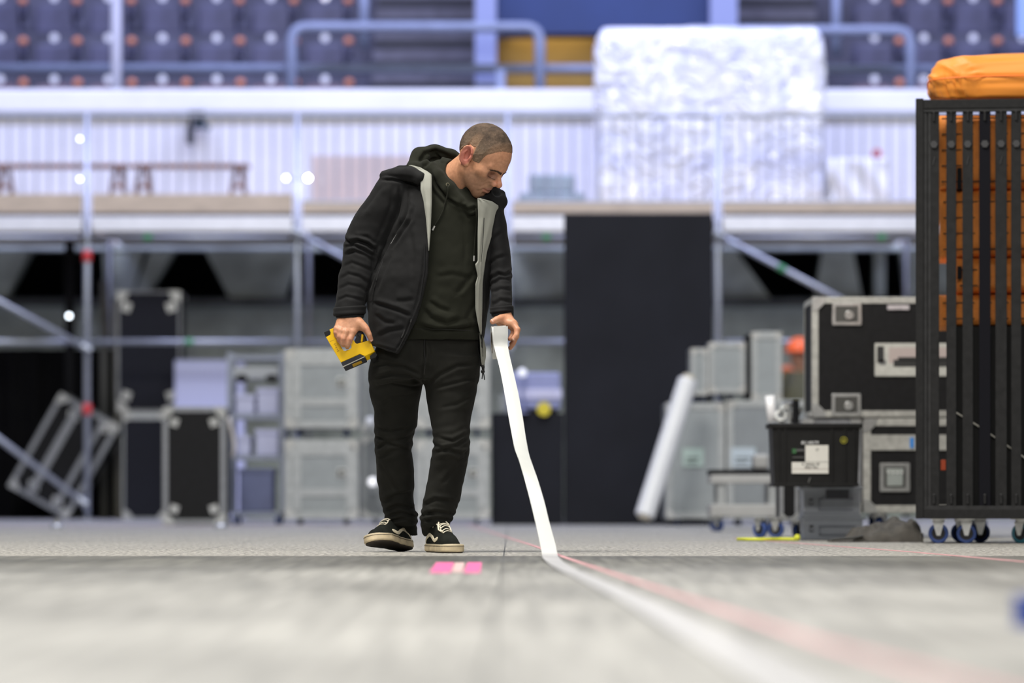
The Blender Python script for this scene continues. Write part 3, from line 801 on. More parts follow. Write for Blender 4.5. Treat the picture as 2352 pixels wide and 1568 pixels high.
# --- grey cases stacked behind the man
for col, (x0, x1, side) in enumerate([(655, 822, 'left of the man'), (955, 1124, 'behind the legs of the man')]):
    for row, (ya, yb) in enumerate([(1190, 1010), (982, 802)]):
        t = flight_case('grey flight case %s, the %s one of its stack' % (side, ['lower', 'upper'][row]), 'flight case', x0, x1, ya, yb, 300.0, 0.6, M_case_grey, edge=0.05, ball=0.06,
                    bands=((0.80, 0.92), (0.28, 0.38)), wheels='under', wheel_r=0.026, floor=(row == 0), latches=((0.55, 0.58, 0.07, 0.07),), group='stacked grey flight cases')
        mb = MB(); mb.box(-0.22, -0.16, -0.007, -0.001, 0.06, 0.55); mb.build('side_strip', M_alu, t)
        mb = MB(); mb.box(0.19, 0.25, -0.007, -0.001, 0.06, 0.55); mb.build('side_strip', M_alu, t)
for row, (ya, yb) in enumerate([(1190, 1000), (990, 806)]):
    flight_case('slate grey case between the two grey stacks, %s' % ['at the bottom', 'on top'][row], 'flight case', 828, 948, ya, yb, 296.0, 0.6, M_case_darkgrey, edge=0.03, ball=0.05, wheels='under', wheel_r=0.012, floor=(row == 0), dy=0.25)
for (y, lab) in ((968, 'upper white lamp glowing beside the thigh of the man'), (1107, 'lower white lamp glowing beside the shin of the man')):
    s = 297; t = thing('work_lamp', lab, 'lamp', (PX(850 if y < 1000 else 856, s), F/s-0.05, PZ(y, s)), group='white lamps between the grey cases')
    mb = MB(); mb.sphere((0, 0, 0), 0.035, 12, sc=(1, 1, 1.1)); mb.build('lamp_bulb', mat('opal_glass', (0.95, 0.95, 1.0), 0.3, emit=0.9) if y > 1000 else mat('dim_opal_glass', (0.7, 0.72, 0.8), 0.3, emit=0.15), t, smooth=True)
    mb = MB(); mb.tube([(0, 0, -0.08), (0, 0, -0.02)], 0.022, 10); mb.tube([(0, 0, -0.07), (0.0, 0.40, -0.07)], 0.012, 8); mb.build('bracket', M_galv, t)

# --- black boards
s = 302.0
t = thing('stage_wall', 'tall matt black board wall standing in the middle behind the tape', 'board wall', (PX(1471, s), F/s+0.45, 0))
w = (1645-1298)/s/2; hh = PZ(481, s)
mb = MB(); mb.box(-w, w, 0, 0.08, 0, hh); mb.build('board', M_black_board, t, bevel=0.004)
mb = MB()
for x in (-w+0.05, 0, w-0.05): mb.bar((x, 0.08, hh*0.8), (x, 0.75, 0.02), 0.05, 0.05); mb.box(x-0.03, x+0.03, 0.08, 0.8, 0, 0.04)
mb.build('rear_strut', M_dark, t)
t = thing('stage_wall', 'low matt black board between the grey cases and the tall black wall', 'board wall', (PX(1212, s), F/s+0.4, 0))
w = (1296-1128)/s/2; hh = PZ(946, s)
mb = MB(); mb.box(-w, w, 0, 0.08, 0, hh); mb.build('board', M_black_board, t, bevel=0.004)
mb = MB(); mb.box(-w, w, 0.08, 0.6, hh-0.05, hh); mb.box(-w, w, 0.55, 0.6, 0, hh-0.05); mb.build('shelf_top', M_dark, t)
zt = hh + 0.001; yy = F/s + 0.45
# things on the low board
bl = mat('lavender_case', (0.30, 0.33, 0.62), 0.45, var=0.15, scale=4)
t = thing('plastic_case', 'blue lavender plastic case with a bright lower rim on the low black board', 'case', (PX(1228, s), yy, zt))
w = 62/s; mb = MB(); mb.box(-w, w, 0.0, 0.4, 0.03, (945-850)/s); mb.build('body', bl, t, bevel=0.02)
mb = MB(); mb.box(-w*1.04, w*1.04, -0.015, 0.42, (945-912)/s, (945-888)/s); mb.build('rim', mat('pale_lavender_rim', (0.62, 0.63, 0.95), 0.4), t, bevel=0.006)
mb = MB(); mb.box(-w*0.9, w*0.9, 0.01, 0.38, 0, 0.03); mb.build('foot', M_dark, t)
tt = thing('ball_lamp', 'white ball lamp in front of the lavender plastic case on the low board', 'lamp', (PX(1200, s), yy-0.10, zt))
mb = MB(); mb.sphere((0, 0, (945-852)/s), 0.035, 12); mb.build('globe', mat('opal_ball', (0.85, 0.87, 1.0), 0.3, emit=0.6), tt, smooth=True)
mb = MB(); mb.tube([(0, 0, 0), (0, 0, (945-860)/s)], 0.01, 8); mb.lathe([(0.05, 0), (0.05, 0.012)], None, 14); mb.build('stand', bl, tt)
mb = MB(); mb.lathe([(0.05, 0), (0.055, 0.01), (0.055, 0.05), (0.05, 0.06)], Matrix.Translation((PX(1250, s), yy-0.05, PZ(937, s))) @ Matrix.Rotation(math.pi/2, 4, 'X'), 18)
tag(mb.build('cable_reel', mat('yellow_plastic', (0.75, 0.62, 0.05), 0.5)), 'small round yellow reel on the front edge of the low black board', 'reel')
mb = MB(); mb.box(PX(1144, s), PX(1161, s), yy-0.03, yy+0.2, zt, PZ(905, s))
tag(mb.build('equipment_box', M_case_darkgrey, bevel=0.01), 'small dark grey box at the left end of the low black board', 'box')

# --- right group: grey cases, white roll, dolly
sI = 312.0
flight_case('large grey flight case with a pale green label, right of the white leaning roll', 'flight case', 1530, 1664, 1190, 926, sI, 0.6, M_case_grey, edge=0.045, ball=0.05, wheels='under', floor=True, lab=(-0.08, 0.53, 0.155, 0.135, M_label_green))
flight_case('large slate grey flight case with a pale blue label behind the grey dolly', 'flight case', 1670, 1864, 1190, 920, sI, 0.7, M_case_darkgrey, edge=0.045, ball=0.05, wheels='under', floor=True, lab=(-0.62, 0.52, 0.18, 0.14, M_label_blue))
flight_case('small grey case on top of the label case beside the white roll, set back', 'flight case', 1588, 1626, 906, 800, 312.0, 0.4, M_case_grey, edge=0.03, ball=0.035, wheels='under', wheel_r=0.0255, dy=0.05)
flight_case('wide grey flight case with pale top edge on the large grey cases', 'flight case', 1630, 1712, 902, 786, sI, 0.42, M_case_grey, edge=0.035, ball=0.04, wheels='under', wheel_r=0.0225, dy=0.05)
t = flight_case('narrow upright grey flight case with bright lid beside the orange helmet worker', 'flight case', 1728, 1796, 917.5, 762, sI, 0.42, M_case_grey, edge=0.04, ball=0.04, bands=((0.9, 1.0),), dy=0.05)
mb = MB(); mb.box(-34/sI-0.040, -34/sI-0.002, 0.01, 0.4, 0, 150/sI); mb.build('dark_lid', M_dark, t)
# leaning white roll
s = 318.0
t = thing('foil_roll', 'long white foil roll leaning against the grey flight cases', 'roll', (0, 0, 0))
a = Vector((PX(1478, s), F/s-0.25, 0.075)); b = Vector((PX(1580, s), F/s-0.02, PZ(872, s)))
mb = MB(); mb.tube([a, a.lerp(b, 0.5), b], 0.072, 20, caps=True); mb.build('foil', mat('white_foil', (0.82, 0.83, 0.88), 0.35, var=0.04, scale=6), t, smooth=False, bevel=0.01)
d = (b-a).normalized(); mb = MB(); mb.tube([a-d*0.02, b+d*0.03], 0.045, 16); mb.build('core', mat('cardboard_core', (0.65, 0.6, 0.5), 0.7), t)
# low grey dolly
s = 372.0
t = thing('dolly', 'low grey two-tier dolly in front of the slate grey case', 'dolly', (PX(1716, s), F/s, 0))
w = (1800-1634)/s/2; M_dol = mat('dolly_grey', (0.42, 0.42, 0.42), 0.5, var=0.1, scale=6)
mb = MB(); mb.box(-w, w, 0, 0.5, PZ(1186, s), PZ(1158, s)); mb.build('lower_deck', M_dol, t, bevel=0.008)
mb = MB(); mb.box(-w, w*0.86, 0, 0.5, PZ(1110, s), PZ(1090, s)); mb.build('upper_deck', M_dol, t, bevel=0.008)
mb = MB(); mb.box(-w, w*0.8, 0.02, 0.48, PZ(1090, s), PZ(1078, s)); mb.build('rubber_mat', M_dark, t)
for x in (-w*0.70, w*0.72):
    for y in (0.06, 0.44):
        mb = MB(); mb.box(x-0.025, x+0.025, y-0.025, y+0.025, PZ(1158, s), PZ(1110, s)); mb.build('post', M_alu, t)
for x in (-w*0.78, w*0.80):
    for y in (0.08, 0.42): caster(t, (x, y, PZ(1186, s)), PZ(1186, s)/2.45, M_tyre, turn=0.9)
# silver boxes beside the dolly
s = 380.0
mb = MB(); mb.box(PX(1746, s), PX(1782, s), F/372+0.12, F/372+0.38, PZ(1078, 372)+0.001, PZ(1040, s))
tag(mb.build('metal_box', M_dol, bevel=0.02), 'grey metal box standing on the dolly under the black tote', 'box')
# black case on casters behind the crates
s = 430.0
flight_case('black flight case with silver edges on blue casters behind the grey crates', 'flight case', 1784, 1826, 1195, 980, s, 0.3, M_case_black, edge=0.02, ball=0.03, wheels='under', floor=True, dy=-0.25)
for i, x in enumerate((1746, 1782)):
    t = thing('caster_wheel', 'loose blue caster lying with its fork, the %s one before the dolly' % ['first', 'second'][i], 'caster', (PX(x, 440), F/440, 0), group='loose casters')
    caster(t, (0, 0, 0.105), 0.0428, M_tyre, turn=0.8+0.5*i)

# --- near right: cases M, N, crates, tote
s = 440.0
nt = flight_case('black flight case with a big recessed handle, standing under the largest black case', 'flight case', 1984, 2300, 1176, 962, s, 0.55, M_case_black, edge=0.036, ball=0.05, wheels='under', floor=True, bands=((0.665, 0.83),), handles=((-0.55, 0.375, 0.155, 0.15),), trim=mat('worn_aluminium', (0.50, 0.50, 0.47), 0.45, metal=0.45, var=0.2, scale=30))
mb = MB(); mb.box(-0.118, -0.10, -0.012, -0.006, 0.69*214/s, 0.80*214/s); mb.build('tape_strip', mat('blue_tape', (0.02, 0.25, 0.75), 0.5), nt)['label'] = 'blue tape strip'
flight_case('black flight case behind the black tote carrying one end of the largest case', 'flight case', 1846, 1978, 1180, 962, s, 0.55, M_case_black, edge=0.03, ball=0.04, wheels='under', floor=True, dy=0.02)
mt = flight_case('largest black flight case with worn silver edges, lying across two cases at the right', 'flight case', 1866, 2330, 956.5, 683, s, 0.55, M_case_black, edge=0.031, ball=0.05,
    latches=((-0.66, 0.86, 0.150, 0.115), (-0.665, 0.10, 0.150, 0.115)), trim=mat('worn_aluminium', (0.50, 0.50, 0.47), 0.45, metal=0.45, var=0.2, scale=30))
zb = mt.location.z
def mloc(px, py): return (PX(px, s)-mt.location.x, PZ(py, s)-zb)
x0, z0 = mloc(2009, 864); x1, z1 = mloc(2180, 788)
mb = MB(); mb.box(x0, x1, -0.008, -0.003, z0, z1); lp = mb.build('label_plate', mat('worn_plate', (0.55, 0.55, 0.51), 0.5, var=0.12, scale=30), mt, bevel=0.004)
for (a, b, c, d, m, nm) in [(2041, 2180, 834, 798, mat('pinkish_paper', (0.50, 0.42, 0.40), 0.6), 'paper'), (2014, 2030, 833, 795, M_ink, 'print'), (2052, 2180, 842, 826, M_ink, 'print'), (2062, 2180, 828, 820, M_ink, 'print'), (2020, 2035, 838, 826, mat('grey_ink', (0.2, 0.2, 0.2), 0.7), 'print')]:
    p, q = mloc(a, c); p2, q2 = mloc(b, d)
    mb = MB(); k = 0.0005 if nm == 'paper' else 0.0015; mb.box(p, p2, -0.008-k, -0.0078, q, q2); mb.build(nm, m, lp)
x0, z0 = mloc(2038, 711); x1, z1 = mloc(2088, 700)
mb = MB(); mb.box(x0, x1, -0.007, -0.003, z0, z1); mb.build('sticker', mat('faded_sticker', (0.52, 0.48, 0.5), 0.6, var=0.2, scale=60), mt)
# clutter on the small case
t = thing('clamp_bundle', 'pile of bright metal clamps and white sleeve lying beside the largest black case', 'clamps', (PX(1806, 433), F/430-0.12, PZ(980, 430)+0.004))
mb = MB(); mb.tube([(-0.07, 0.02, 0.02), (-0.085, 0.02, 0.16)], 0.026, 12); mb.build('white_sleeve', M_plate, t, smooth=True)
for k in range(5):
    mb = MB(); c = (-0.03+0.022*k, 0.02*(k % 2), 0.05+0.03*(k % 3)); mb.lathe([(0.02, -0.015), (0.032, -0.015), (0.032, 0.015), (0.02, 0.015)], Matrix.Translation(c) @ Matrix.Rotation(1.2+k, 4, (1, 0.4*k, 0.2)), 14, closed=True)
    mb.box(c[0]-0.008, c[0]+0.008, c[1]-0.008, c[1]+0.008, 0, c[2]); mb.build('clamp', M_steel, t)
mb = MB(); mb.tube([(0.05, -0.03, 0.0), (0.05, -0.03, 0.135)], 0.018, 12); mb.build('black_grip', M_dark, t)

def euro_crate(name, label, px0, px1, py0, py1, s, depth, m, taper=0.02, rim=0.02, dy=0.0, ribs=True, group=None, tilt=0.0):
    w = (px1-px0)/s; h = (py0-py1)/s
    t = thing(name, label, 'crate', (PX((px0+px1)/2, s), F/s+dy, PZ(py0, s)), (0, 0, tilt), group)
    mb = MB(); b = w/2-taper-0.012; tt = w/2-0.012; D = depth; k = 0.006
    # open-topped shell
    vs = []; 
    for (hx, ya, yb, z) in [(b, taper, D-taper, 0), (tt, 0.012, D-0.012, h), (tt-k, 0.012+k, D-0.012-k, h), (b-k, taper+k, D-taper-k, 0.008)]:
        vs += [(-hx, ya, z), (hx, ya, z), (hx, yb, z), (-hx, yb, z)]
    fs = [[0, 3, 2, 1]]
    for j in range(3):
        for k2 in range(4):
            k3 = (k2+1) % 4; fs.append([j*4+k2, j*4+k3, j*4+4+k3, j*4+4+k2])
    fs.append([12, 13, 14, 15])
    mb.add(vs, fs); mb.build('body', m, t)
    mb = MB(); r = rim
    for (xa, xb, ya, yb) in [(-w/2, w/2, 0, 0.014), (-w/2, w/2, D-0.014, D), (-w/2, -w/2+0.014, 0.014, D-0.014), (w/2-0.014, w/2, 0.014, D-0.014)]:
        mb.box(xa, xb, ya, yb, h-r, h)
    mb.build('rim', m, t, bevel=0.003)
    if ribs:
        mb = MB()
        for x in (-0.80, -0.66, 0.34, 0.62, 0.82):
            mb.box(x*w/2-0.004, x*w/2+0.004, taper*0.3, taper+0.006, 0.01, h-r)
        mb.build('side_ribs', m, t)
    mb = MB(); mb.box(-b-0.006, b+0.006, taper-0.008, D-taper+0.008, 0, 0.016); mb.build('foot_rim', m, t, bevel=0.002)
    return t
M_tote = mat('black_plastic', (0.010, 0.010, 0.010), 0.5, var=0.15, scale=20, spec=0.22)
M_crate = mat('grey_blue_plastic', (0.33, 0.36, 0.41), 0.45, var=0.06, scale=10)
sc = 467.0
for i, (ya, yb, x0, x1, lab) in enumerate([(1239.5, 1187.5, 1842, 1988, 'lower grey plastic crate standing on the floor under the black tote'), (1187, 1118, 1841, 1982, 'upper grey plastic crate carrying the black tote')]):
    t = euro_crate('plastic_crate', lab, x0, x1, ya, yb, sc, 0.30, M_crate, taper=0.004, rim=0.014, ribs=False, dy=0.0, group='grey crates under the tote')
    h = (ya-yb)/sc; w = (x1-x0)/sc
    mb = MB(); mb.box(-w/2+0.085, w/2-0.05, -0.003, 0.006, h*0.22, h*0.26); mb.box(-w/2+0.085, -w/2+0.09, -0.003, 0.006, h*0.22, h*0.6); mb.box(-w/2+0.085, w/2-0.05, -0.003, 0.006, h*0.58, h*0.62); mb.build('grip_recess', mat('grey_blue_dark', (0.2, 0.22, 0.26), 0.5), t)
    if i == 1:
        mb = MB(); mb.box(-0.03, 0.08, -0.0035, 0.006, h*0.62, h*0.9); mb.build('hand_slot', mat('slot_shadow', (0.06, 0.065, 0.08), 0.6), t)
    text_mesh('stamp', 'K3', 0.032, (-w/2+0.045, -0.001, h*0.5), M_ink, t, rot=(math.pi/2, math.pi/2, 0))
st = 474.0
t = euro_crate('tote_box', 'black plastic tote with white paper labels standing on the grey crates', 1768, 1982, 1117, 972, st, 0.31, M_tote, taper=0.012, rim=0.022, ribs=True, dy=0.0)
tw = (1982-1768)/st; th = (1117-972)/st
def tl(px, py): return (PX(px, st)-t.location.x, PZ(py, st)-t.location.z)
def stick(name, a, b, c, d, m, y=-0.004):
    x0, z0 = tl(a, c); x1, z1 = tl(b, d); mb = MB(); mb.box(x0, x1, y, 0.012, z0, z1); return mb.build(name, m, t)
yt = 0.004
M_paper = mat('cream_paper', (0.70, 0.69, 0.64), 0.6, var=0.03, scale=40)
stick('paper_label', 1850, 1903, 1060, 1022, M_paper, yt-0.001)
stick('paper_label', 1819, 1903, 1087, 1061, M_paper, yt)
stick('print_line', 1820, 1903, 1077.5, 1076, mat('label_rule', (0.45, 0.40, 0.37), 0.6), yt-0.0006)
x, z = tl(1860, 1016.5); text_mesh('lettering', 'BU 40CM', 0.021, (x, yt-0.0005, z), M_white_paint, t, shear=0.15)
x, z = tl(1877, 1032.5); text_mesh('handwriting', '27', 0.017, (x, yt-0.0018, z), mat('pencil', (0.25, 0.25, 0.24), 0.7), t)
x, z = tl(1861, 1065.5); text_mesh('handwriting', 'E1  Etiketten  80', 0.0125, (x, yt-0.0012, z), M_ink, t, shear=0.35)
x, z = tl(1863, 1072.5); text_mesh('handwriting', 'Kabel / 4mm', 0.0125, (x, yt-0.0012, z), M_ink, t, shear=0.35)
stick('green_mark', 1820, 1829, 1041, 1030, mat('green_print', (0.03, 0.12, 0.04), 0.5), yt)
stick('grey_print', 1829, 1848, 1036, 1031, mat('grey_print', (0.09, 0.09, 0.09), 0.5), yt)
stick('grey_print', 1821, 1847, 1051, 1048.5, mat('grey_print', (0.09, 0.09, 0.09), 0.5), yt)
x, z = tl(1938, 1010.5)
mb = MB(); mb.lathe([(0.0135, 0), (0.0165, 0), (0.0165, 0.002), (0.0135, 0.002)], Matrix.Translation((x, yt-0.001, z)) @ Matrix.Rotation(math.pi/2, 4, 'X'), 20, closed=True)
mb.prism([(x-0.009, z-0.008), (x+0.002, z+0.010), (x+0.003, z-0.001), (x+0.010, z+0.001), (x-0.002, z-0.012), (x-0.001, z-0.003)], yt-0.003, yt)
mb.build('yellow_symbol', mat('yellow_print', (0.40, 0.37, 0.03), 0.5), t)
x, z = tl(1859, 1100); mb = MB(); mb.bar((x+0.004, yt-0.001, z+0.008), (x-0.004, yt-0.001, z-0.016), 0.0018, 0.002); mb.build('scratch', mat('scratch_grey', (0.3, 0.3, 0.29), 0.6), t)

# fabric bag heap on the floor
def heap():
    rnd = random.Random(4)
    n, m = 60, 26; vs = []; fs = []
    x0, x1 = PX(1912, 490), PX(2120, 490); L = x1-x0; y0 = F/490; D = 0.34
    from mathutils import noise as nz
    prof = [(0, 0.008), (0.18, 0.02), (0.27, 0.055), (0.45, 0.08), (0.62, 0.09), (0.75, 0.112), (0.9, 0.108), (1, 0.06)]
    for j in range(m+1):
        v = j/m
        for i in range(n+1):
            u = i/n
            h = np.interp(u, [p[0] for p in prof], [p[1] for p in prof])
            f = math.sin(math.pi*v)**0.45
            p = Vector((x0+L*u, y0 + D*(v-0.1), 0))
            w = nz.noise(Vector((u*7, v*4, 0.3)))*0.02 + 0.011*math.sin(u*26 - v*9 + 2.5*nz.noise(Vector((u*4, v*4, 2)))) + 0.010*nz.noise(Vector((u*22, v*12, 1)))
            z = max(0.002, h*f + w*f*min(1, h/0.05))
            vs.append((p.x + 0.012*nz.noise(Vector((u*9, v*9, 5))), p.y, z))
    for j in range(m):
        for i in range(n):
            fs.append([j*(n+1)+i, j*(n+1)+i+1, (j+1)*(n+1)+i+1, (j+1)*(n+1)+i])
    k = len(vs); vs += [(x, y, 0.0) for x, y, z in vs]; fs += [[a+k for a in f][::-1] for f in fs]
    mb = MB(); mb.add(vs, fs)
    ring = [i for i in range(n+1)] + [(j+1)*(n+1)+n for j in range(m)] + [m*(n+1)+n-1-i for i in range(n)] + [(m-1-j)*(n+1) for j in range(m-1)]
    for a, b in zip(ring, ring[1:]+ring[:1]): mb.f.append([a, a+k, b+k, b])
    t = thing('fabric_bag', 'crumpled dark olive fabric bag on the floor beside the barrier trolley', 'bag')
    mb.build('fabric', mat('olive_black_fabric', (0.060, 0.054, 0.046), 0.75, var=0.3, scale=20, bump=0.3, bscale=120), t, smooth=True)
    mb = MB(); mb.tube([(x0-0.005, y0-0.04, 0.012), (x0+0.03, y0-0.05, 0.016), (x0+0.09, y0-0.04, 0.02), (x0+0.14, y0-0.03, 0.03)], 0.012, 8, flat=0.5); mb.build('strap', mat('black_webbing', (0.03, 0.03, 0.028), 0.7), t)
heap()
# yellow cable on the floor
s = 470
pts = [(1690, 1236, 0), (1740, 1238, -0.1), (1770, 1239, 0.0), (1800, 1239, 0.05), (1825, 1240, 0.0)]
mb = MB(); mb.tube([(PX(x, s), F/s + dy - 0.15, 0.008) for x, y, dy in pts], 0.008, 8); mb.sphere((PX(1826, s), F/s-0.15, 0.016), 0.016, 10)
tag(mb.build('cable', mat('yellow_green_cable', (0.72, 0.75, 0.05), 0.5), smooth=True), 'yellow cable lying on the floor left of the grey crates', 'cable')
# blue tape roll near the camera at the right edge
t = thing('tape_roll', 'blue tape roll lying on the floor near the camera at the right picture edge', 'tape roll', (0.878, 6.25, 0))
mb = MB(); mb.lathe([(0.042, 0), (0.062, 0), (0.062, 0.05), (0.042, 0.05)], None, 30, closed=True); mb.build('wound_tape', mat('blue_duct_tape', (0.05, 0.10, 0.42), 0.4), t, smooth=False)
mb = MB(); mb.lathe([(0.039, 0), (0.042, 0), (0.042, 0.05), (0.039, 0.05)], None, 30, closed=True); mb.build('core', mat('cardboard_core', (0.65, 0.6, 0.5)), t)

# ---------------------------------------------------------------- barrier trolley with orange bundles
M_trol = mat('black_powder_coat', (0.014, 0.014, 0.0145), 0.6, var=0.25, scale=40, bump=0.08, bscale=200, spec=0.2)
M_trol2 = mat('worn_black_steel', (0.022, 0.022, 0.023), 0.5, var=0.3, scale=25, spec=0.3)
M_orange = mat('orange_quilt', (0.88, 0.29, 0.05), 0.65, var=0.15, scale=14, bump=0.25, bscale=60)
def fabric_orange():
    m = bpy.data.materials.new('orange_nylon'); m.use_nodes = True; nt = m.node_tree; b = nt.nodes['Principled BSDF']
    b.inputs['Base Color'].default_value = (0.86, 0.29, 0.03, 1); b.inputs['Roughness'].default_value = 0.5; b.inputs['Sheen Weight'].default_value = 0.2
    return m
s = 505.0; ys = F/s
W0 = PX(2103, s); DT = 0.75; W1 = W0 + 0.92; HT = PZ(226, s); ZB = PZ(1191, s)
t = thing('barrier_trolley', 'tall black steel trolley with upright bars at the right picture edge', 'trolley', ((W0+W1)/2, ys, 0))
w = (W1-W0)/2
for x in (-1, 1):
    for y in (0.02, DT-0.02):
        mb = MB(); mb.box(x*w-0.02 if x > 0 else -w, w if x > 0 else -w+0.036, y-0.02, y+0.02, ZB, HT); mb.build('corner_post', M_trol, t, bevel=0.003)
for z0, z1, nm in ((PZ(250, s), PZ(229, s), 'top_rail'), (ZB, PZ(1168, s), 'bottom_rail')):
    for y0 in (0.0, DT-0.04):
        mb = MB(); mb.box(-w+0.036, w-0.02, y0, y0+0.04, z0, z1); mb.build(nm, M_trol, t, bevel=0.003)
    for x in (-1, 1):
        mb = MB(); mb.box(min(x*w, x*(w-0.036)), max(x*w, x*(w-0.036)), 0.04, DT-0.04, z0, z1); mb.build(nm, M_trol, t, bevel=0.003)
for z0, z1 in ((PZ(257, s), PZ(250, s)), (PZ(1168, s), PZ(1161, s))):
    mb = MB(); mb.box(-w+0.03, w-0.03, 0.005, 0.03, z0, z1); mb.build('guide_lip', M_trol2, t)
mb = MB(); mb.box(-w+0.036, -w+0.05, 0.01, 0.03, ZB+0.05, HT-0.05); mb.box(-w+0.048, -w+0.060, 0.02, 0.04, ZB+0.05, HT-0.05); mb.box(-w+0.058, -w+0.068, 0.01, 0.03, ZB+0.05, HT-0.05); mb.build('guide_strip', M_trol2, t)
for k, (a, b) in enumerate([(2133, 2157), (2173, 2196), (2210, 2234), (2248, 2274), (2285, 2311), (2321, 2344), (2359, 2383), (2397, 2421), (2435, 2459), (2473, 2497)]):
    xa, xb = PX(a, s)-t.location.x, PX(b, s)-t.location.x
    mb = MB(); mb.box(xa, xb, 0.012, 0.020, ZB+0.02, HT-0.045); mb.box(xa, xa+0.006, 0.020, 0.05, ZB+0.02, HT-0.045)
    o = mb.build('upright_bar', M_trol if k != 3 else mat('darker_bar', (0.006, 0.006, 0.009), 0.7, spec=0.1), t, bevel=0.002)
    zz = PZ(332, s); xm = (xa+xb)/2
    q = MB(); q.lathe([(0.019, 0), (0.021, 0.004), (0.017, 0.010)], Matrix.Translation((xm, 0.012, zz)) @ Matrix.Rotation(math.pi/2, 4, 'X'), 6); q.build('bolt_head', mat('dull_bolt', (0.045, 0.045, 0.047), 0.4, metal=0.4), o)
    for py in (268, 1146):
        q = MB(); q.tube([(xm, 0.008, PZ(py+10, s)), (xm, 0.008, PZ(py-8, s))], 0.006, 8); q.sphere((xm, 0.007, PZ(py-9, s)), 0.007, 8); q.build('pin', M_trol2, o)
    if k in (0, 2, 4):
        q = MB(); q.bar((xm-0.004, 0.011, PZ(378, s)), (xm+0.004, 0.011, PZ(360, s)), 0.006, 0.003); q.build('key_slot', mat('dull_bolt', (0.1, 0.1, 0.1)), o)
mb = MB(); mb.box(-w+0.14, w-0.04, 0.10, DT-0.06, ZB+0.055, PZ(748, s)); mb.build('inner_bin', mat('black_inner_bin', (0.010, 0.010, 0.010), 0.7), t)['label'] = 'black inner bin'
mb = MB(); mb.box(-w+0.04, w-0.04, 0.04, DT-0.04, ZB+0.02, ZB+0.05); mb.build('floor_plate', M_trol2, t)
for (px, y) in ((2155, 0.09), (2219, 0.10), (2206, 0.5), (2252, 0.52), (2345, 0.12), (2460, 0.10), (2460, 0.6)):
    caster(t, (PX(px, s)-t.location.x, y, ZB), ZB/2.45, M_tyre if px < 2300 else mat('teal_tyre', (0.03, 0.16, 0.22), 0.5), turn=math.radians(90 if px < 2300 else 60))
# cable seen through the bars
mb = MB(); mb.tube([(PX(2185, s), ys+0.07, PZ(940, s)), (PX(2250, s), ys+0.07, PZ(980, s)), (PX(2380, s), ys+0.07, PZ(1070, s))], 0.004, 8)
tag(mb.build('rope', mat('pale_rope', (0.7, 0.68, 0.6), 0.7)), 'thin pale rope strung diagonally behind the trolley bars', 'rope')
mb = MB(); mb.box(PX(2159, s)+0.002, PX(2172, s), ys+0.06, ys+0.075, PZ(1080, s), PZ(1055, s))
tag(mb.build('tag_strap', mat('red_orange_strap', (0.65, 0.10, 0.03), 0.6), bevel=0.004), 'short red strap between the first two trolley bars', 'strap')
# orange quilted bundles stacked inside
zs = [748, 672, 588, 432, 258]
edges = [2155, 2194, 2156, 2152]
for k in range(4):
    zb, zt = PZ(zs[k], s)+0.002, PZ(zs[k+1], s)-0.004
    xa = PX(edges[k], s) - t.location.x; xb = w-0.05
    o = thing('quilted_bundle', 'orange quilted bundle in the trolley, %s of the stack' % ['at the bottom', 'second from the bottom', 'second from the top', 'at the top'][k], 'bundle', (t.location.x, ys, zb), group='orange quilted bundles')
    nx, nz = 60, 24; vs = []; fs = []; h = zt-zb; ya, yb = 0.085, DT-0.08
    def bound(u, v):
        q = lambda a: abs(math.sin(a))
        return 0.010*(q(u*math.pi*10)**0.4 * q(v*math.pi*(h/0.072))**0.4)
    for side in (0, 1):
        for j in range(nz+1):
            for i in range(nx+1):
                u, v = i/nx, j/nz
                rx = min(u, 1-u)*6; rz = min(v, 1-v)*5
                rr = min(1, rx)**0.5 * min(1, rz)**0.5
                d = 0.05*(1-rr) - bound(u, v)
                lx = xa + (0.003*math.sin(v*9+k*2) if i == 0 else 0) + (xb-xa)*u
                vs.append((lx, (ya+d) if side == 0 else (yb-d), h*v))
    n1 = (nx+1)*(nz+1)
    for j in range(nz):
        for i in range(nx):
            a = j*(nx+1)+i; f = [a, a+1, a+nx+2, a+nx+1]
            fs.append(f); fs.append([x+n1 for x in f][::-1])
    ring = [i for i in range(nx+1)] + [(j+1)*(nx+1)+nx for j in range(nz)] + [nz*(nx+1)+nx-1-i for i in range(nx)] + [(nz-1-j)*(nx+1) for j in range(nz-1)]
    for a, b in zip(ring, ring[1:]+ring[:1]): fs.append([a, a+n1, b+n1, b])
    mb = MB(); mb.add(vs, fs); mb.build('quilt', M_orange, o, smooth=True)
    mb = MB()
    for zz in np.arange(0.03, h-0.02, 0.072): mb.box(xa+0.02, xb-0.02, ya-0.006, ya+0.003, zz, zz+0.006)
    mb.build('dark_seam', mat('seam_thread', (0.10, 0.035, 0.01), 0.7), o)
    if k in (1, 3):
        mb = MB(); mb.box(PX(2198, s)-t.location.x, PX(2208, s)-t.location.x, ya-0.02, ya+0.06, -0.002 if k == 3 else h*0.4, h*0.28 if k == 3 else h*0.75); mb.build('buckle', M_dark, o)
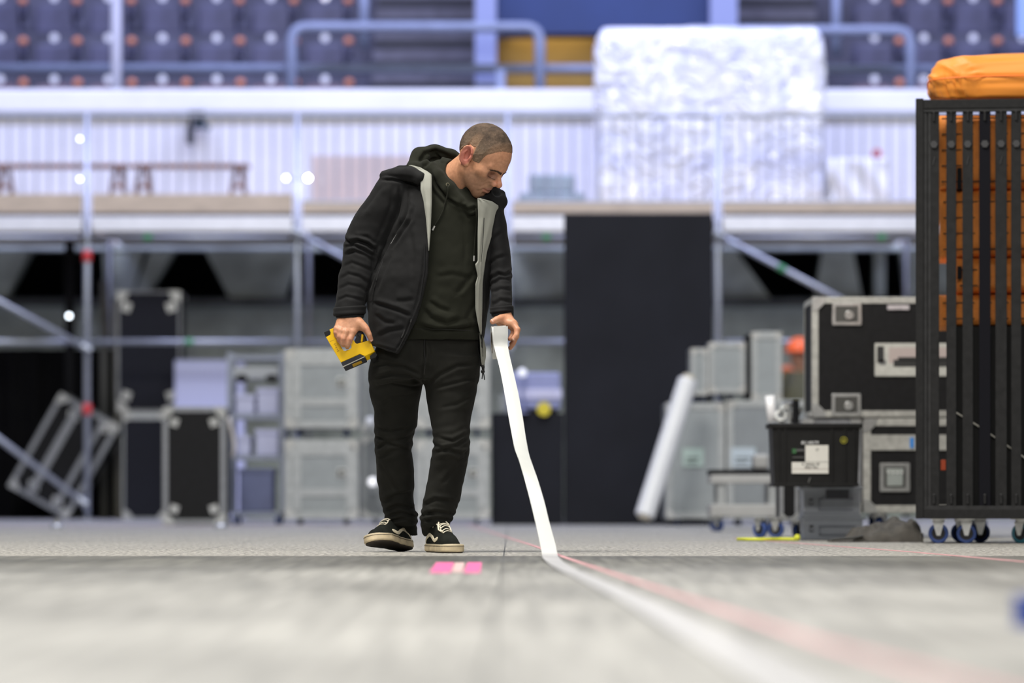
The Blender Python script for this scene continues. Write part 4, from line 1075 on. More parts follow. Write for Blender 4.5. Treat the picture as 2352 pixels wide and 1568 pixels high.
# orange cover bundle on top
def cover():
    from mathutils import noise as nz
    x0 = PX(2128, s); L = 0.86; y0, D = ys+0.02, 0.66; zb, H = HT+0.002, (224-112)/s
    n, m = 120, 40; vs = []; fs = []
    for j in range(m+1):
        v = j/m; ph = math.pi*(v)
        for i in range(n):
            a = 2*math.pi*i/n
            ca, sa = math.cos(a), math.sin(a)
            e = 0.33
            bx = math.copysign(abs(ca)**e, ca); by = math.copysign(abs(sa)**e, sa)
            r = np.interp(v, [0, 0.03, 0.18, 0.42, 0.62, 0.8, 0.92, 1.0], [0.80, 0.91, 0.965, 1.0, 0.975, 0.90, 0.6, 0.0])
            z = np.interp(v, [0, 0.03, 0.18, 0.42, 0.62, 0.8, 0.92, 1.0], [0.0, 0.01, 0.20, 0.50, 0.72, 0.90, 0.97, 1.0])
            px_, py_ = bx*r, by*r
            u = a*6
            pleat = (0.016*math.sin(a*38 + 5*nz.noise(Vector((ca*3, sa*3, 0)))) + 0.012*math.sin(a*61+1.3))*max(0, 1-v/0.55) * min(1, v/0.08+0.3)
            wr = 0.008*nz.noise(Vector((px_*5 + v*3, py_*5, v*4))) + 0.011*max(0, math.sin(px_*22 + z*9 + 3*nz.noise(Vector((px_*3, z*3, 1)))))**3 * (1-abs(2*v-0.9))
            X = x0 + L/2 + (L/2-0.01)*px_ + pleat*ca + wr*ca
            Y = y0 + D/2 + (D/2)*py_ + pleat*sa + wr*sa*1.2
            droop = 1 - 0.10*max(0, -px_)**2
            Z = zb + H*z*droop + wr*0.4*(v > 0.3)
            vs.append((X, Y, Z))
    for j in range(m):
        for i in range(n):
            i2 = (i+1) % n; fs.append([j*n+i, j*n+i2, (j+1)*n+i2, (j+1)*n+i])
    fs.append(list(range(n))[::-1])
    mb = MB(); mb.add(vs, fs)
    t = thing('covered_bundle', 'big orange nylon covered bundle lying on top of the black trolley', 'bundle')
    mb.build('nylon_cover', fabric_orange(), t, smooth=True)
    # bright piping round the middle
    pts = []
    for i in range(n+1):
        a = 2*math.pi*i/n; ca, sa = math.cos(a), math.sin(a); e = 0.33
        bx = math.copysign(abs(ca)**e, ca); by = math.copysign(abs(sa)**e, sa)
        pts.append((x0+L/2+(L/2-0.002)*bx, y0+D/2+(D/2+0.008)*by, zb+H*0.44*(1-0.1*max(0, -bx)**2)))
    mb = MB(); mb.tube(pts, 0.0035, 6, caps=False); mb.build('piping', mat('bright_orange_piping', (0.95, 0.22, 0.03), 0.5), t)
cover()

# the trolley stands slightly turned to the hall: turn it with everything in and on it about its near left corner
def turn_about(names, pivot, ang):
    bpy.context.view_layer.update()
    M = Matrix.Translation(pivot) @ Matrix.Rotation(ang, 4, 'Z') @ Matrix.Translation(-Vector(pivot))
    for o in list(COL.objects):
        if o.parent is None and o.name.split('.')[0] in names: o.matrix_world = M @ o.matrix_world
turn_about(('barrier_trolley', 'quilted_bundle', 'covered_bundle', 'rope', 'tag_strap'), (W0, ys, 0), math.radians(-6.6))
# ---------------------------------------------------------------- implicit surfaces (for the figure and soft things)
f32 = np.float32
def v3(p): return np.array(p, dtype=f32)
def s_sphere(p, c, r): return np.sqrt(((p - v3(c))**2).sum(1)) - r
def s_ell(p, c, r):
    q = p - v3(c); r = v3(r)
    k0 = np.sqrt(((q/r)**2).sum(1)); k1 = np.sqrt(((q/(r*r))**2).sum(1)) + 1e-9
    return k0*(k0-1)/k1
def s_cone(p, a, b, ra, rb):
    a = v3(a); b = v3(b); ab = b-a; L2 = float((ab*ab).sum()) + 1e-12
    t = np.clip(((p-a) @ ab)/L2, 0, 1)
    d = p - a - t[:, None]*ab
    return np.sqrt((d*d).sum(1)) - (ra + (rb-ra)*t)
def s_chain(p, pts, rs, k=0.0):
    d = None
    for i in range(len(pts)-1):
        e = s_cone(p, pts[i], pts[i+1], rs[i], rs[i+1])
        d = e if d is None else (smin(d, e, k) if k else np.minimum(d, e))
    return d
def smin(a, b, k):
    h = np.maximum(k - np.abs(a-b), 0)/k
    return np.minimum(a, b) - h*h*k*0.25
def smax(a, b, k): return -smin(-a, -b, k)
def spline_rows(rows, n=160):
    """rows sorted by first value; returns dense table by monotone-ish smoothing"""
    R = np.array(sorted(rows), dtype=float)
    t = np.linspace(R[0, 0], R[-1, 0], n)
    out = [t]
    for c in range(1, R.shape[1]):
        y = np.interp(t, R[:, 0], R[:, c])
        for _ in range(6): y[1:-1] = 0.25*y[:-2] + 0.5*y[1:-1] + 0.25*y[2:]
        out.append(y)
    return np.array(out)
class Loft:
    """stack of ellipses along z: rows (z, cx, cy, a, b)"""
    def __init__(self, rows): self.T = spline_rows(rows)
    def par(self, z):
        T = self.T; z = np.clip(z, T[0, 0], T[0, -1])
        return [np.interp(z, T[0], T[i]) for i in range(1, 5)]
    def __call__(self, p, grow=0.0):
        T = self.T; z = p[:, 2]
        cx, cy, a, b = self.par(z); a = a+grow; b = b+grow
        x = p[:, 0]-cx; y = p[:, 1]-cy
        k0 = np.sqrt((x/a)**2 + (y/b)**2); k1 = np.sqrt((x/a**2)**2 + (y/b**2)**2) + 1e-9
        d = k0*(k0-1)/k1
        d = np.where(k0 < 0.3, -np.minimum(a, b)*0.7, d)
        dz = np.maximum(T[0, 0]-grow-z, z-T[0, -1]-grow)
        return np.where(dz > 0, np.where(d > 0, np.sqrt(d*d + dz*dz), dz), np.maximum(d, dz)).astype(f32)
    def front(self, x, z, grow=0.0):
        cx, cy, a, b = self.par(np.asarray(z, dtype=float)); a = a+grow; b = b+grow
        q = np.clip(1-((np.asarray(x)-cx)/a)**2, 0.02, 1)
        return cy - b*np.sqrt(q)

def surface(f, lo, hi, h, B=12):
    """mesh of f = 0 by surface nets on sparse blocks -> verts, quads"""
    lo = np.array(lo, dtype=float); hi = np.array(hi, dtype=float)
    nb = np.ceil((hi-lo)/(h*B)).astype(int); n = nb*B
    ci = np.stack(np.meshgrid(*[np.arange(k) for k in nb], indexing='ij'), -1).reshape(-1, 3)
    cc = (lo + (ci+0.5)*B*h).astype(f32)
    fc = np.concatenate([f(cc[i:i+60000]) for i in range(0, len(cc), 60000)])
    V = np.empty(tuple(n), dtype=f32)
    V.reshape(nb[0], B, nb[1], B, nb[2], B)[:] = np.where(fc < 0, -1.0, 1.0).astype(f32).reshape(tuple(nb))[:, None, :, None, :, None]
    act = np.nonzero(np.abs(fc) < B*h*1.45)[0]
    g = np.stack(np.meshgrid(*[np.arange(B)]*3, indexing='ij'), -1).reshape(-1, 3)
    step = max(1, 240000//B**3)
    for i in range(0, len(act), step):
        a = ci[act[i:i+step]]
        idx = (a[:, None, :]*B + g[None]).reshape(-1, 3)
        vals = f((lo + idx*h).astype(f32))
        V[idx[:, 0], idx[:, 1], idx[:, 2]] = vals
    S = V < 0
    c = [S[dx:n[0]-1+dx, dy:n[1]-1+dy, dz:n[2]-1+dz] for dx in (0, 1) for dy in (0, 1) for dz in (0, 1)]
    anyv = c[0].copy(); allv = c[0].copy()
    for q in c[1:]: anyv |= q; allv &= q
    cell = np.argwhere(anyv & ~allv)
    corners = np.array([(dx, dy, dz) for dx in (0, 1) for dy in (0, 1) for dz in (0, 1)])
    cv = np.stack([V[cell[:, 0]+d[0], cell[:, 1]+d[1], cell[:, 2]+d[2]] for d in corners], 1)
    acc = np.zeros((len(cell), 3)); cnt = np.zeros(len(cell))
    for i in range(8):
        for j in range(i+1, 8):
            if np.abs(corners[i]-corners[j]).sum() != 1: continue
            m = (cv[:, i] < 0) != (cv[:, j] < 0)
            t = cv[m, i]/(cv[m, i]-cv[m, j])
            acc[m] += corners[i] + t[:, None]*(corners[j]-corners[i]); cnt[m] += 1
    verts = lo + (cell + acc/cnt[:, None])*h
    dims = n-1
    flat = (cell[:, 0]*dims[1] + cell[:, 1])*dims[2] + cell[:, 2]
    quads = []
    for ax in range(3):
        sl0 = [slice(1, None)]*3; sl1 = [slice(1, None)]*3
        sl0[ax] = slice(0, -1); sl1[ax] = slice(1, None)
        s0 = S[tuple(sl0)]; s1 = S[tuple(sl1)]
        e = np.argwhere(s0 != s1)
        o = np.ones(3, int); o[ax] = 0
        e = e + o
        b, cdim = [(1, 2), (2, 0), (0, 1)][ax]
        ok = np.ones(len(e), bool)
        for k in (b, cdim): ok &= (e[:, k] < dims[k])
        ok &= e[:, ax] < dims[ax]
        e = e[ok]
        q = []
        for (db, dc) in ((-1, -1), (0, -1), (0, 0), (-1, 0)):
            x = e.copy(); x[:, b] += db; x[:, cdim] += dc
            q.append(np.searchsorted(flat, (x[:, 0]*dims[1] + x[:, 1])*dims[2] + x[:, 2]))
        q = np.stack(q, 1)
        inside = S[e[:, 0], e[:, 1], e[:, 2]]
        q[~inside] = q[~inside][:, ::-1]
        quads.append(q)
    return verts, np.concatenate(quads)

def normals(v, q):
    n = np.zeros_like(v)
    fn = np.cross(v[q[:, 2]]-v[q[:, 0]], v[q[:, 3]]-v[q[:, 1]])
    for k in range(4):
        for c in range(3): n[:, c] += np.bincount(q[:, k], fn[:, c], len(v))
    return n/(np.linalg.norm(n, axis=1, keepdims=True)+1e-12)
def relax(v, q, it=1, w=0.5):
    e = np.concatenate([q[:, [k, (k+1) % 4]] for k in range(4)])
    for _ in range(it):
        cnt = np.bincount(e[:, 0], minlength=len(v)) + np.bincount(e[:, 1], minlength=len(v))
        s = np.stack([np.bincount(e[:, 0], v[e[:, 1], c], len(v)) + np.bincount(e[:, 1], v[e[:, 0], c], len(v)) for c in range(3)], 1)
        v = (1-w)*v + w*s/np.maximum(cnt, 1)[:, None]
    return v
def soft(name, v, q, m, parent=None, colors=None):
    me = bpy.data.meshes.new(name)
    me.vertices.add(len(v)); me.vertices.foreach_set('co', v.astype(f32).ravel())
    me.loops.add(len(q)*4); me.loops.foreach_set('vertex_index', q.astype(np.int32).ravel())
    me.polygons.add(len(q))
    me.polygons.foreach_set('loop_start', np.arange(0, len(q)*4, 4, dtype=np.int32))
    me.polygons.foreach_set('loop_total', np.full(len(q), 4, dtype=np.int32))
    me.update(calc_edges=True)
    me.polygons.foreach_set('use_smooth', [True]*len(q))
    if colors is not None:
        ca = me.color_attributes.new('skin_tone', 'FLOAT_COLOR', 'POINT')
        ca.data.foreach_set('color', np.concatenate([colors, np.ones((len(v), 1))], 1).astype(f32).ravel())
    me.materials.append(m)
    o = bpy.data.objects.new(name, me); COL.objects.link(o)
    if parent: o.parent = parent
    return o
def vnoise(p, scale, seed=0):
    """smooth value noise in numpy, about -1..1"""
    p = np.asarray(p, dtype=float)*scale + seed*17.31
    i = np.floor(p).astype(np.int64); f = p-i; f = f*f*(3-2*f)
    def hsh(x, y, z):
        n = (x*374761393 + y*668265263 + z*2147483647 + seed*1274126177) & 0x7fffffff
        n = ((n ^ (n >> 13))*1274126177) & 0x7fffffff
        return ((n ^ (n >> 16)) & 0xffff)/32767.5 - 1
    r = 0
    for dx in (0, 1):
        for dy in (0, 1):
            for dz in (0, 1):
                w = (f[:, 0] if dx else 1-f[:, 0])*(f[:, 1] if dy else 1-f[:, 1])*(f[:, 2] if dz else 1-f[:, 2])
                r = r + w*hsh(i[:, 0]+dx, i[:, 1]+dy, i[:, 2]+dz)
    return r
YM = 14.7     # depth of the man
def P(px, py, d=0.0):
    s = F/(YM+d)
    return Vector(((px-1176)/s, YM+d, CH + (HZ-py)/s))
def Pa(px, py, d=0.0): return np.array(P(px, py, d))
def to_px(v):
    s = F/v[:, 1]
    return 1176 + v[:, 0]*s, HZ - (v[:, 2]-CH)*s
def rows_px(rows):
    """(py, xl, xr, depth, half depth) -> loft rows"""
    out = []
    for py, xl, xr, d, b in rows:
        a = P(xl, py, d); c = P(xr, py, d)
        out.append((a.z, (a.x+c.x)/2, YM+d, abs(c.x-a.x)/2, b))
    return out
def crease(v, q, strokes, face=0.25):
    """real folds: every stroke is a polyline over the cloth with a raised lip on one side and a groove on the other"""
    n = normals(v, q); px, py = to_px(v)
    disp = np.zeros(len(v))
    fw = np.clip((face - n[:, 1])/0.5, 0, 1)
    for pts, w, amp in strokes:
        pts = np.array(pts, dtype=float); best = np.full(len(v), 1e9); sd = np.zeros(len(v)); tt = np.zeros(len(v))
        L = np.concatenate([[0], np.cumsum(np.linalg.norm(np.diff(pts, axis=0), axis=1))])
        for i in range(len(pts)-1):
            a, b = pts[i], pts[i+1]; ab = b-a; l2 = (ab*ab).sum()
            t = np.clip(((px-a[0])*ab[0] + (py-a[1])*ab[1])/l2, 0, 1)
            dx = px-a[0]-t*ab[0]; dy = py-a[1]-t*ab[1]; d = np.hypot(dx, dy)
            m = d < best
            best[m] = d[m]; sd[m] = np.sign(ab[0]*dy[m]-ab[1]*dx[m])*d[m]; tt[m] = (L[i] + t[m]*np.sqrt(l2))/L[-1]
        fade = np.clip(np.minimum(tt, 1-tt)*6+0.15, 0, 1)
        disp += amp*fade*(0.75*np.exp(-((sd+w*0.9)/w)**2) - np.exp(-((sd-w*0.15)/(w*0.62))**2) + 0.25*np.exp(-((sd-w*1.4)/w)**2))
    return v + n*(disp*fw)[:, None]
# ---------------------------------------------------------------- the man: materials
def cloth_mat(name, color, rough=0.7, weave=900, var=0.12, bump=0.15, sheen=0.15, spec=0.3):
    m = mat(name, color, rough, var=var, scale=9, bump=bump, bscale=weave, sheen=sheen, spec=spec)
    return m
M_jacket = cloth_mat('charcoal_softshell', (0.0108, 0.0108, 0.0112), 0.75, 700, 0.10, 0.10, 0.03, 0.14)
M_hoodie = cloth_mat('olive_black_jersey', (0.0158, 0.0167, 0.0115), 0.9, 900, 0.12, 0.2, 0.03, 0.12)
M_jeans = cloth_mat('black_denim', (0.0115, 0.0115, 0.0094), 0.8, 900, 0.28, 0.15, 0.02, 0.15)
M_lining = cloth_mat('grey_lining', (0.30, 0.305, 0.265), 0.75, 800, 0.10, 0.12, 0.1)
M_zip = mat('black_zip', (0.012, 0.012, 0.013), 0.4)
def skin_material():
    m = bpy.data.materials.new('skin'); m.use_nodes = True; nt = m.node_tree; N = nt.nodes; L = nt.links; b = N['Principled BSDF']
    at = N.new('ShaderNodeVertexColor'); at.layer_name = 'skin_tone'
    tc = N.new('ShaderNodeTexCoord')
    n = N.new('ShaderNodeTexNoise'); n.inputs['Scale'].default_value = 90; n.inputs['Detail'].default_value = 4
    L.new(tc.outputs['Object'], n.inputs['Vector'])
    r = N.new('ShaderNodeValToRGB'); r.color_ramp.elements[0].position = 0.3; r.color_ramp.elements[1].position = 0.7
    r.color_ramp.elements[0].color = (0.86, 0.82, 0.80, 1); r.color_ramp.elements[1].color = (1.08, 1.08, 1.08, 1)
    L.new(n.outputs['Fac'], r.inputs['Fac'])
    x = N.new('ShaderNodeMix'); x.data_type = 'RGBA'; x.blend_type = 'MULTIPLY'; x.inputs[0].default_value = 1
    L.new(at.outputs['Color'], x.inputs[6]); L.new(r.outputs['Color'], x.inputs[7]); L.new(x.outputs[2], b.inputs['Base Color'])
    b.inputs['Roughness'].default_value = 0.48; b.inputs['Subsurface Weight'].default_value = 0.12
    b.inputs['Subsurface Radius'].default_value = (0.012, 0.004, 0.002); b.inputs['Specular IOR Level'].default_value = 0.4
    n2 = N.new('ShaderNodeTexNoise'); n2.inputs['Scale'].default_value = 420; L.new(tc.outputs['Object'], n2.inputs['Vector'])
    bp = N.new('ShaderNodeBump'); bp.inputs['Strength'].default_value = 0.12; bp.inputs['Distance'].default_value = 0.003
    L.new(n2.outputs['Fac'], bp.inputs['Height']); L.new(bp.outputs['Normal'], b.inputs['Normal'])
    return m
M_skin = skin_material()
def hair_material():
    m = bpy.data.materials.new('cropped_hair'); m.use_nodes = True; nt = m.node_tree; N = nt.nodes; L = nt.links; b = N['Principled BSDF']
    at = N.new('ShaderNodeVertexColor'); at.layer_name = 'skin_tone'
    tc = N.new('ShaderNodeTexCoord')
    n = N.new('ShaderNodeTexNoise'); n.inputs['Scale'].default_value = 700; n.inputs['Detail'].default_value = 2
    L.new(tc.outputs['Object'], n.inputs['Vector'])
    r = N.new('ShaderNodeValToRGB'); r.color_ramp.elements[0].position = 0.35; r.color_ramp.elements[1].position = 0.66
    r.color_ramp.elements[0].color = (0.66, 0.64, 0.62, 1); r.color_ramp.elements[1].color = (1.35, 1.35, 1.35, 1)
    L.new(n.outputs['Fac'], r.inputs['Fac'])
    x = N.new('ShaderNodeMix'); x.data_type = 'RGBA'; x.blend_type = 'MULTIPLY'; x.inputs[0].default_value = 1
    L.new(at.outputs['Color'], x.inputs[6]); L.new(r.outputs['Color'], x.inputs[7]); L.new(x.outputs[2], b.inputs['Base Color'])
    b.inputs['Roughness'].default_value = 0.7; b.inputs['Specular IOR Level'].default_value = 0.25
    bp = N.new('ShaderNodeBump'); bp.inputs['Strength'].default_value = 0.6; bp.inputs['Distance'].default_value = 0.004
    L.new(n.outputs['Fac'], bp.inputs['Height']); L.new(bp.outputs['Normal'], b.inputs['Normal'])
    return m
M_hair = hair_material()

# ---------------------------------------------------------------- head, in its own frame (x his left, y forward, z up, metres)
HK = 1.08
yaw, pitch = math.radians(60), math.radians(35)
hu = np.array([math.sin(pitch)*math.sin(yaw), -math.sin(pitch)*math.cos(yaw), math.cos(pitch)])
hf = np.array([math.cos(pitch)*math.sin(yaw), -math.cos(pitch)*math.cos(yaw), -math.sin(pitch)])
hl = np.cross(hu, hf)
HR = np.stack([hl, hf, hu], 1)            # local -> world
HC = Pa(1103, 367, -0.07)
def head_local(p): return ((p - HC.astype(f32)) @ HR.astype(f32))/HK
def head_world(q): return HC + HK*(np.asarray(q) @ HR.T)
def polyd2(a, b, pts):
    d = None
    for (x0, z0), (x1, z1) in zip(pts, pts[1:]):
        ex, ez = x1-x0, z1-z0; s = np.clip(((a-x0)*ex + (b-z0)*ez)/(ex*ex+ez*ez), 0, 1)
        e = np.hypot(a-x0-s*ex, b-z0-s*ez); d = e if d is None else np.minimum(d, e)
    return d
def sd_head(p, part=None):
    """p in head frame"""
    ax = np.abs(p[:, 0]); q = np.stack([ax, p[:, 1], p[:, 2]], 1)
    d = s_ell(p, (0, -0.002, 0.041), (0.0760, 0.0935, 0.088))                 # cranium
    d = smin(d, s_ell(p, (0, 0.042, 0.035), (0.062, 0.052, 0.058)), 0.03)     # forehead
    d = smin(d, s_ell(p, (0, 0.040, -0.022), (0.060, 0.052, 0.058)), 0.03)    # middle of the face
    d = smin(d, s_cone(q, (0.054, 0.004, -0.048), (0.015, 0.058, -0.098), 0.017, 0.016), 0.035)  # jaw
    d = smin(d, s_ell(p, (0, 0.030, -0.062), (0.047, 0.045, 0.034)), 0.03)
    d = smin(d, s_ell(p, (0, 0.0630, -0.101), (0.020, 0.018, 0.016)), 0.018)   # chin
    d = smin(d, s_ell(p, (0, 0.060, -0.062), (0.034, 0.030, 0.034)), 0.02)    # mouth mound
    d = smin(d, s_ell(q, (0.047, 0.056, -0.014), (0.020, 0.024, 0.018)), 0.02)  # cheekbone
    d = smin(d, s_cone(q, (0.006, 0.0925, 0.013), (0.047, 0.0755, 0.018), 0.0110, 0.0100), 0.012)  # brow ridge
    d = smax(d, -s_ell(q, (0.0320, 0.100, -0.0095), (0.0190, 0.0285, 0.0130)), 0.010)   # eye hollow
    d = smin(d, s_ell(q, (0.0300, 0.0640, -0.0125), (0.0165, 0.0145, 0.0140)), 0.004)  # lid over the eyeball
    d = smin(d, s_cone(q, (0.020, 0.080, -0.027), (0.044, 0.070, -0.024), 0.004, 0.004), 0.010)  # bag under the eye
    # nose
    d = smin(d, s_cone(q, (0.009, 0.086, 0.000), (0.0130, 0.090, -0.034), 0.008, 0.0115), 0.012)
    d = smin(d, s_cone(p, (0, 0.0880, 0.004), (0, 0.1140, -0.029), 0.0080, 0.0095), 0.010)
    d = smin(d, s_ell(p, (0, 0.1155, -0.0325), (0.0102, 0.0108, 0.0096)), 0.009)
    d = smin(d, s_ell(q, (0.0135, 0.101, -0.0385), (0.0085, 0.0120, 0.0088)), 0.004)
    d = smax(d, -s_ell(q, (0.0068, 0.107, -0.0475), (0.0044, 0.0068, 0.0058)), 0.003)
    # lips and the line between them
    d = smin(d, s_chain(q, [(0.0, 0.0895, -0.0660), (0.012, 0.0865, -0.0655), (0.025, 0.0765, -0.0690)], [0.0052, 0.0052, 0.003]), 0.004)
    d = smin(d, s_chain(q, [(0.0, 0.0875, -0.0775), (0.012, 0.0840, -0.0770), (0.024, 0.0760, -0.0725)], [0.0064, 0.0060, 0.003]), 0.004)
    d = smax(d, -s_chain(q, [(0.0, 0.0895, -0.0875), (0.012, 0.0845, -0.0865)], [0.0038, 0.003]), 0.008)   # under the lower lip
    # mouth line, folds beside mouth and nose, lines of the brow: dents along curves of the face
    fr = np.clip((p[:, 1]-0.03)/0.02, 0, 1)
    for pts, amp, w in ([[(0.0, -0.0716), (0.012, -0.0712), (0.026, -0.0702)], 0.0038, 0.0022], [[(0.0200, -0.036), (0.0290, -0.050), (0.0365, -0.067)], 0.0026, 0.0038], [[(0.0400, -0.050), (0.0455, -0.073)], 0.0020, 0.0042],
                        [[(0.0265, -0.071), (0.0310, -0.085)], 0.0018, 0.0035], [[(0.018, -0.0265), (0.034, -0.030), (0.044, -0.024)], 0.0014, 0.0030], [[(0.0, 0.040), (0.03, 0.042), (0.045, 0.038)], 0.0007, 0.0022], [[(0.0, 0.053), (0.03, 0.055), (0.044, 0.050)], 0.0007, 0.0022], [[(0.004, 0.012), (0.005, 0.024)], 0.0012, 0.0022]):
        d = d + fr*amp*np.exp(-(np.maximum(polyd2(ax, p[:, 2], pts), 0)/w)**2)
    # ears: a dished shell with a rim, lobe and hollow
    e = np.stack([(q[:, 0]-0.0755), (q[:, 1]+0.012)*math.cos(0.22) - (q[:, 2]-0.004)*-math.sin(0.22), (q[:, 2]-0.004)*math.cos(0.22) + (q[:, 1]+0.012)*-math.sin(0.22)], 1)
    e[:, 0] -= np.clip(-e[:, 1]+0.008, 0, 1)*0.55
    e = e*0.92
    ear = s_ell(e, (0, 0, 0), (0.0085, 0.0185, 0.0325))
    rim = []
    for i in range(13):
        a = math.radians(-75 + i*24)
        rim.append((0.0045, -0.0165*math.cos(a)*1.0 if True else 0, 0.0295*math.sin(a)))
    rim = [(0.004, 0.0165*math.cos(math.radians(a)), 0.029*math.sin(math.radians(a))+0.002) for a in (20, 50, 80, 110, 140, 170, 200, 225, 250)]
    ear = smin(ear, s_chain(e, rim, [0.0036]*len(rim)), 0.002)
    ear = smax(ear, -s_ell(e, (0.0085, 0.001, 0.004), (0.0125, 0.0120, 0.0205)), 0.002)
    ear = smin(ear, s_chain(e, [(0.003, -0.006, -0.012), (0.004, -0.008, 0.004), (0.0035, -0.003, 0.016)], [0.003, 0.0032, 0.0026]), 0.003)
    ear = smin(ear, s_ell(e, (0.001, 0.008, -0.027), (0.0055, 0.0085, 0.0090)), 0.006)
    ear = smin(ear, s_ell(e, (0.002, 0.0145, -0.006), (0.005, 0.0045, 0.0075)), 0.004)
    if part == 'ear': return ear.astype(f32)
    d = smin(d, ear, 0.004)
    return d.astype(f32)
NECK_A = head_world((0, -0.022, -0.045)); NECK_B = Pa(1030, 428, 0.015); NECK_C = Pa(1022, 475, 0.02)
def sd_neck(p):
    d = s_chain(p, [NECK_A, NECK_B, NECK_C], [0.062, 0.070, 0.085], 0.02)
    # the muscle from behind the ear to the collar bone, and the throat
    a = head_world((-0.062, -0.018, -0.035)); b = Pa(1056, 440, -0.062)
    d = smin(d, s_cone(p, a, b, 0.015, 0.014), 0.02)
    return d

# ---------------------------------------------------------------- hands, written as chains in picture position and depth
def chain(p, pts, k=0.004):
    c = [Pa(x, y, d) for x, y, d, r in pts]; r = [q[3] for q in pts]
    return s_chain(p, c, r, 0.0)
HAND_R = dict(   # his right hand, on the yellow stapler, back of the hand to the camera
    fingers=[[(809, 763, -0.085, 0.0138), (804, 779, -0.099, 0.0118), (798, 792, -0.096, 0.0108), (798, 797, -0.070, 0.0088)],
             [(794, 763, -0.093, 0.0124), (789, 778, -0.104, 0.0108), (786, 788, -0.098, 0.0098), (788, 792, -0.072, 0.0085)],
             [(782, 760, -0.091, 0.0115), (779, 773, -0.100, 0.0100), (779, 781.5, -0.094, 0.0092), (782, 785, -0.070, 0.0080)],
             [(772.5, 755, -0.083, 0.0104), (771, 764, -0.090, 0.0090), (772.5, 771, -0.084, 0.0083), (776, 775, -0.064, 0.0075)]],
    thumb=[(829, 744, -0.078, 0.0145), (842, 757, -0.088, 0.0125), (848, 769, -0.090, 0.0110), (852, 780, -0.086, 0.0088)])
HAND_L = dict(   # his left hand over the roll of tape
    fingers=[[(1178, 743, -0.185, 0.0135), (1188, 757, -0.205, 0.0118), (1186, 770, -0.215, 0.0104), (1179, 778, -0.218, 0.0086)],
             [(1178, 747, -0.160, 0.0122), (1180, 763, -0.172, 0.0108), (1175, 773, -0.180, 0.0096), (1171, 778, -0.184, 0.0085)],
             [(1183, 750, -0.140, 0.0118), (1186, 772, -0.140, 0.0104), (1179, 789, -0.150, 0.0092), (1172, 799, -0.158, 0.0084)],
             [(1181, 752, -0.118, 0.0105), (1185, 768, -0.112, 0.0094), (1181, 781, -0.116, 0.0084), (1174, 789, -0.122, 0.0076)]],
    thumb=[(1165, 733, -0.150, 0.0190), (1152, 731, -0.178, 0.0160), (1141, 734, -0.196, 0.0130), (1131.5, 738.5, -0.203, 0.0108)])
def sd_handR(p):
    d = s_cone(p, Pa(805, 700, -0.03), Pa(806, 735, -0.050), 0.034, 0.031)
    palm = s_chain(p, [Pa(820, 741, -0.066), Pa(811, 760, -0.080)], [0.024, 0.0160])
    palm = smin(palm, s_chain(p, [Pa(806, 739, -0.066), Pa(797, 761, -0.086)], [0.025, 0.0155]), 0.014)
    palm = smin(palm, s_chain(p, [Pa(793, 739, -0.064), Pa(784, 759, -0.083)], [0.024, 0.0150]), 0.014)
    palm = smin(palm, s_chain(p, [Pa(784, 740, -0.058), Pa(775, 755, -0.076)], [0.021, 0.0140]), 0.014)
    d = smin(d, palm, 0.02)
    for f in HAND_R['fingers']: d = smin(d, chain(p, f), 0.006)
    d = smin(d, chain(p, HAND_R['thumb']), 0.012)
    d = smin(d, s_cone(p, Pa(822, 742, -0.070), Pa(836, 752, -0.078), 0.016, 0.014), 0.014)   # web of the thumb
    for f in HAND_R['fingers']:                                                                  # knuckles
        x, y, dd, r = f[0]; d = smin(d, s_sphere(p, Pa(x, y-1, dd-0.004), r*0.82), 0.008)
        pass
    d = smax(d, -s_chain(p, [Pa(851, 777, -0.098), Pa(854, 785, -0.095)], [0.0012, 0.0012]), 0.002)
    return d
def sd_handL(p):
    d = s_cone(p, Pa(1152, 690, -0.09), Pa(1157, 731, -0.128), 0.032, 0.029)
    d = smin(d, s_cone(p, Pa(1158, 733, -0.145), Pa(1180, 748, -0.175), 0.021, 0.0165), 0.015)
    d = smin(d, s_cone(p, Pa(1150, 737, -0.176), Pa(1175, 743, -0.182), 0.012, 0.014), 0.010)
    palm = s_chain(p, [Pa(1152, 733, -0.135), Pa(1176, 744, -0.180)], [0.021, 0.0155])
    palm = smin(palm, s_chain(p, [Pa(1160, 733, -0.13), Pa(1178, 745, -0.158)], [0.021, 0.0150]), 0.014)
    palm = smin(palm, s_chain(p, [Pa(1164, 733, -0.12), Pa(1182, 748, -0.138)], [0.020, 0.0150]), 0.014)
    palm = smin(palm, s_chain(p, [Pa(1166, 735, -0.11), Pa(1180, 750, -0.118)], [0.018, 0.0140]), 0.014)
    d = smin(d, palm, 0.018)
    for f in HAND_L['fingers']: d = smin(d, chain(p, f), 0.006)
    d = smin(d, chain(p, HAND_L['thumb']), 0.010)
    for f in HAND_L['fingers']:
        x, y, dd, r = f[1]; d = smin(d, s_sphere(p, Pa(x+0.5, y, dd-0.001), r*1.0), 0.004)
    return d

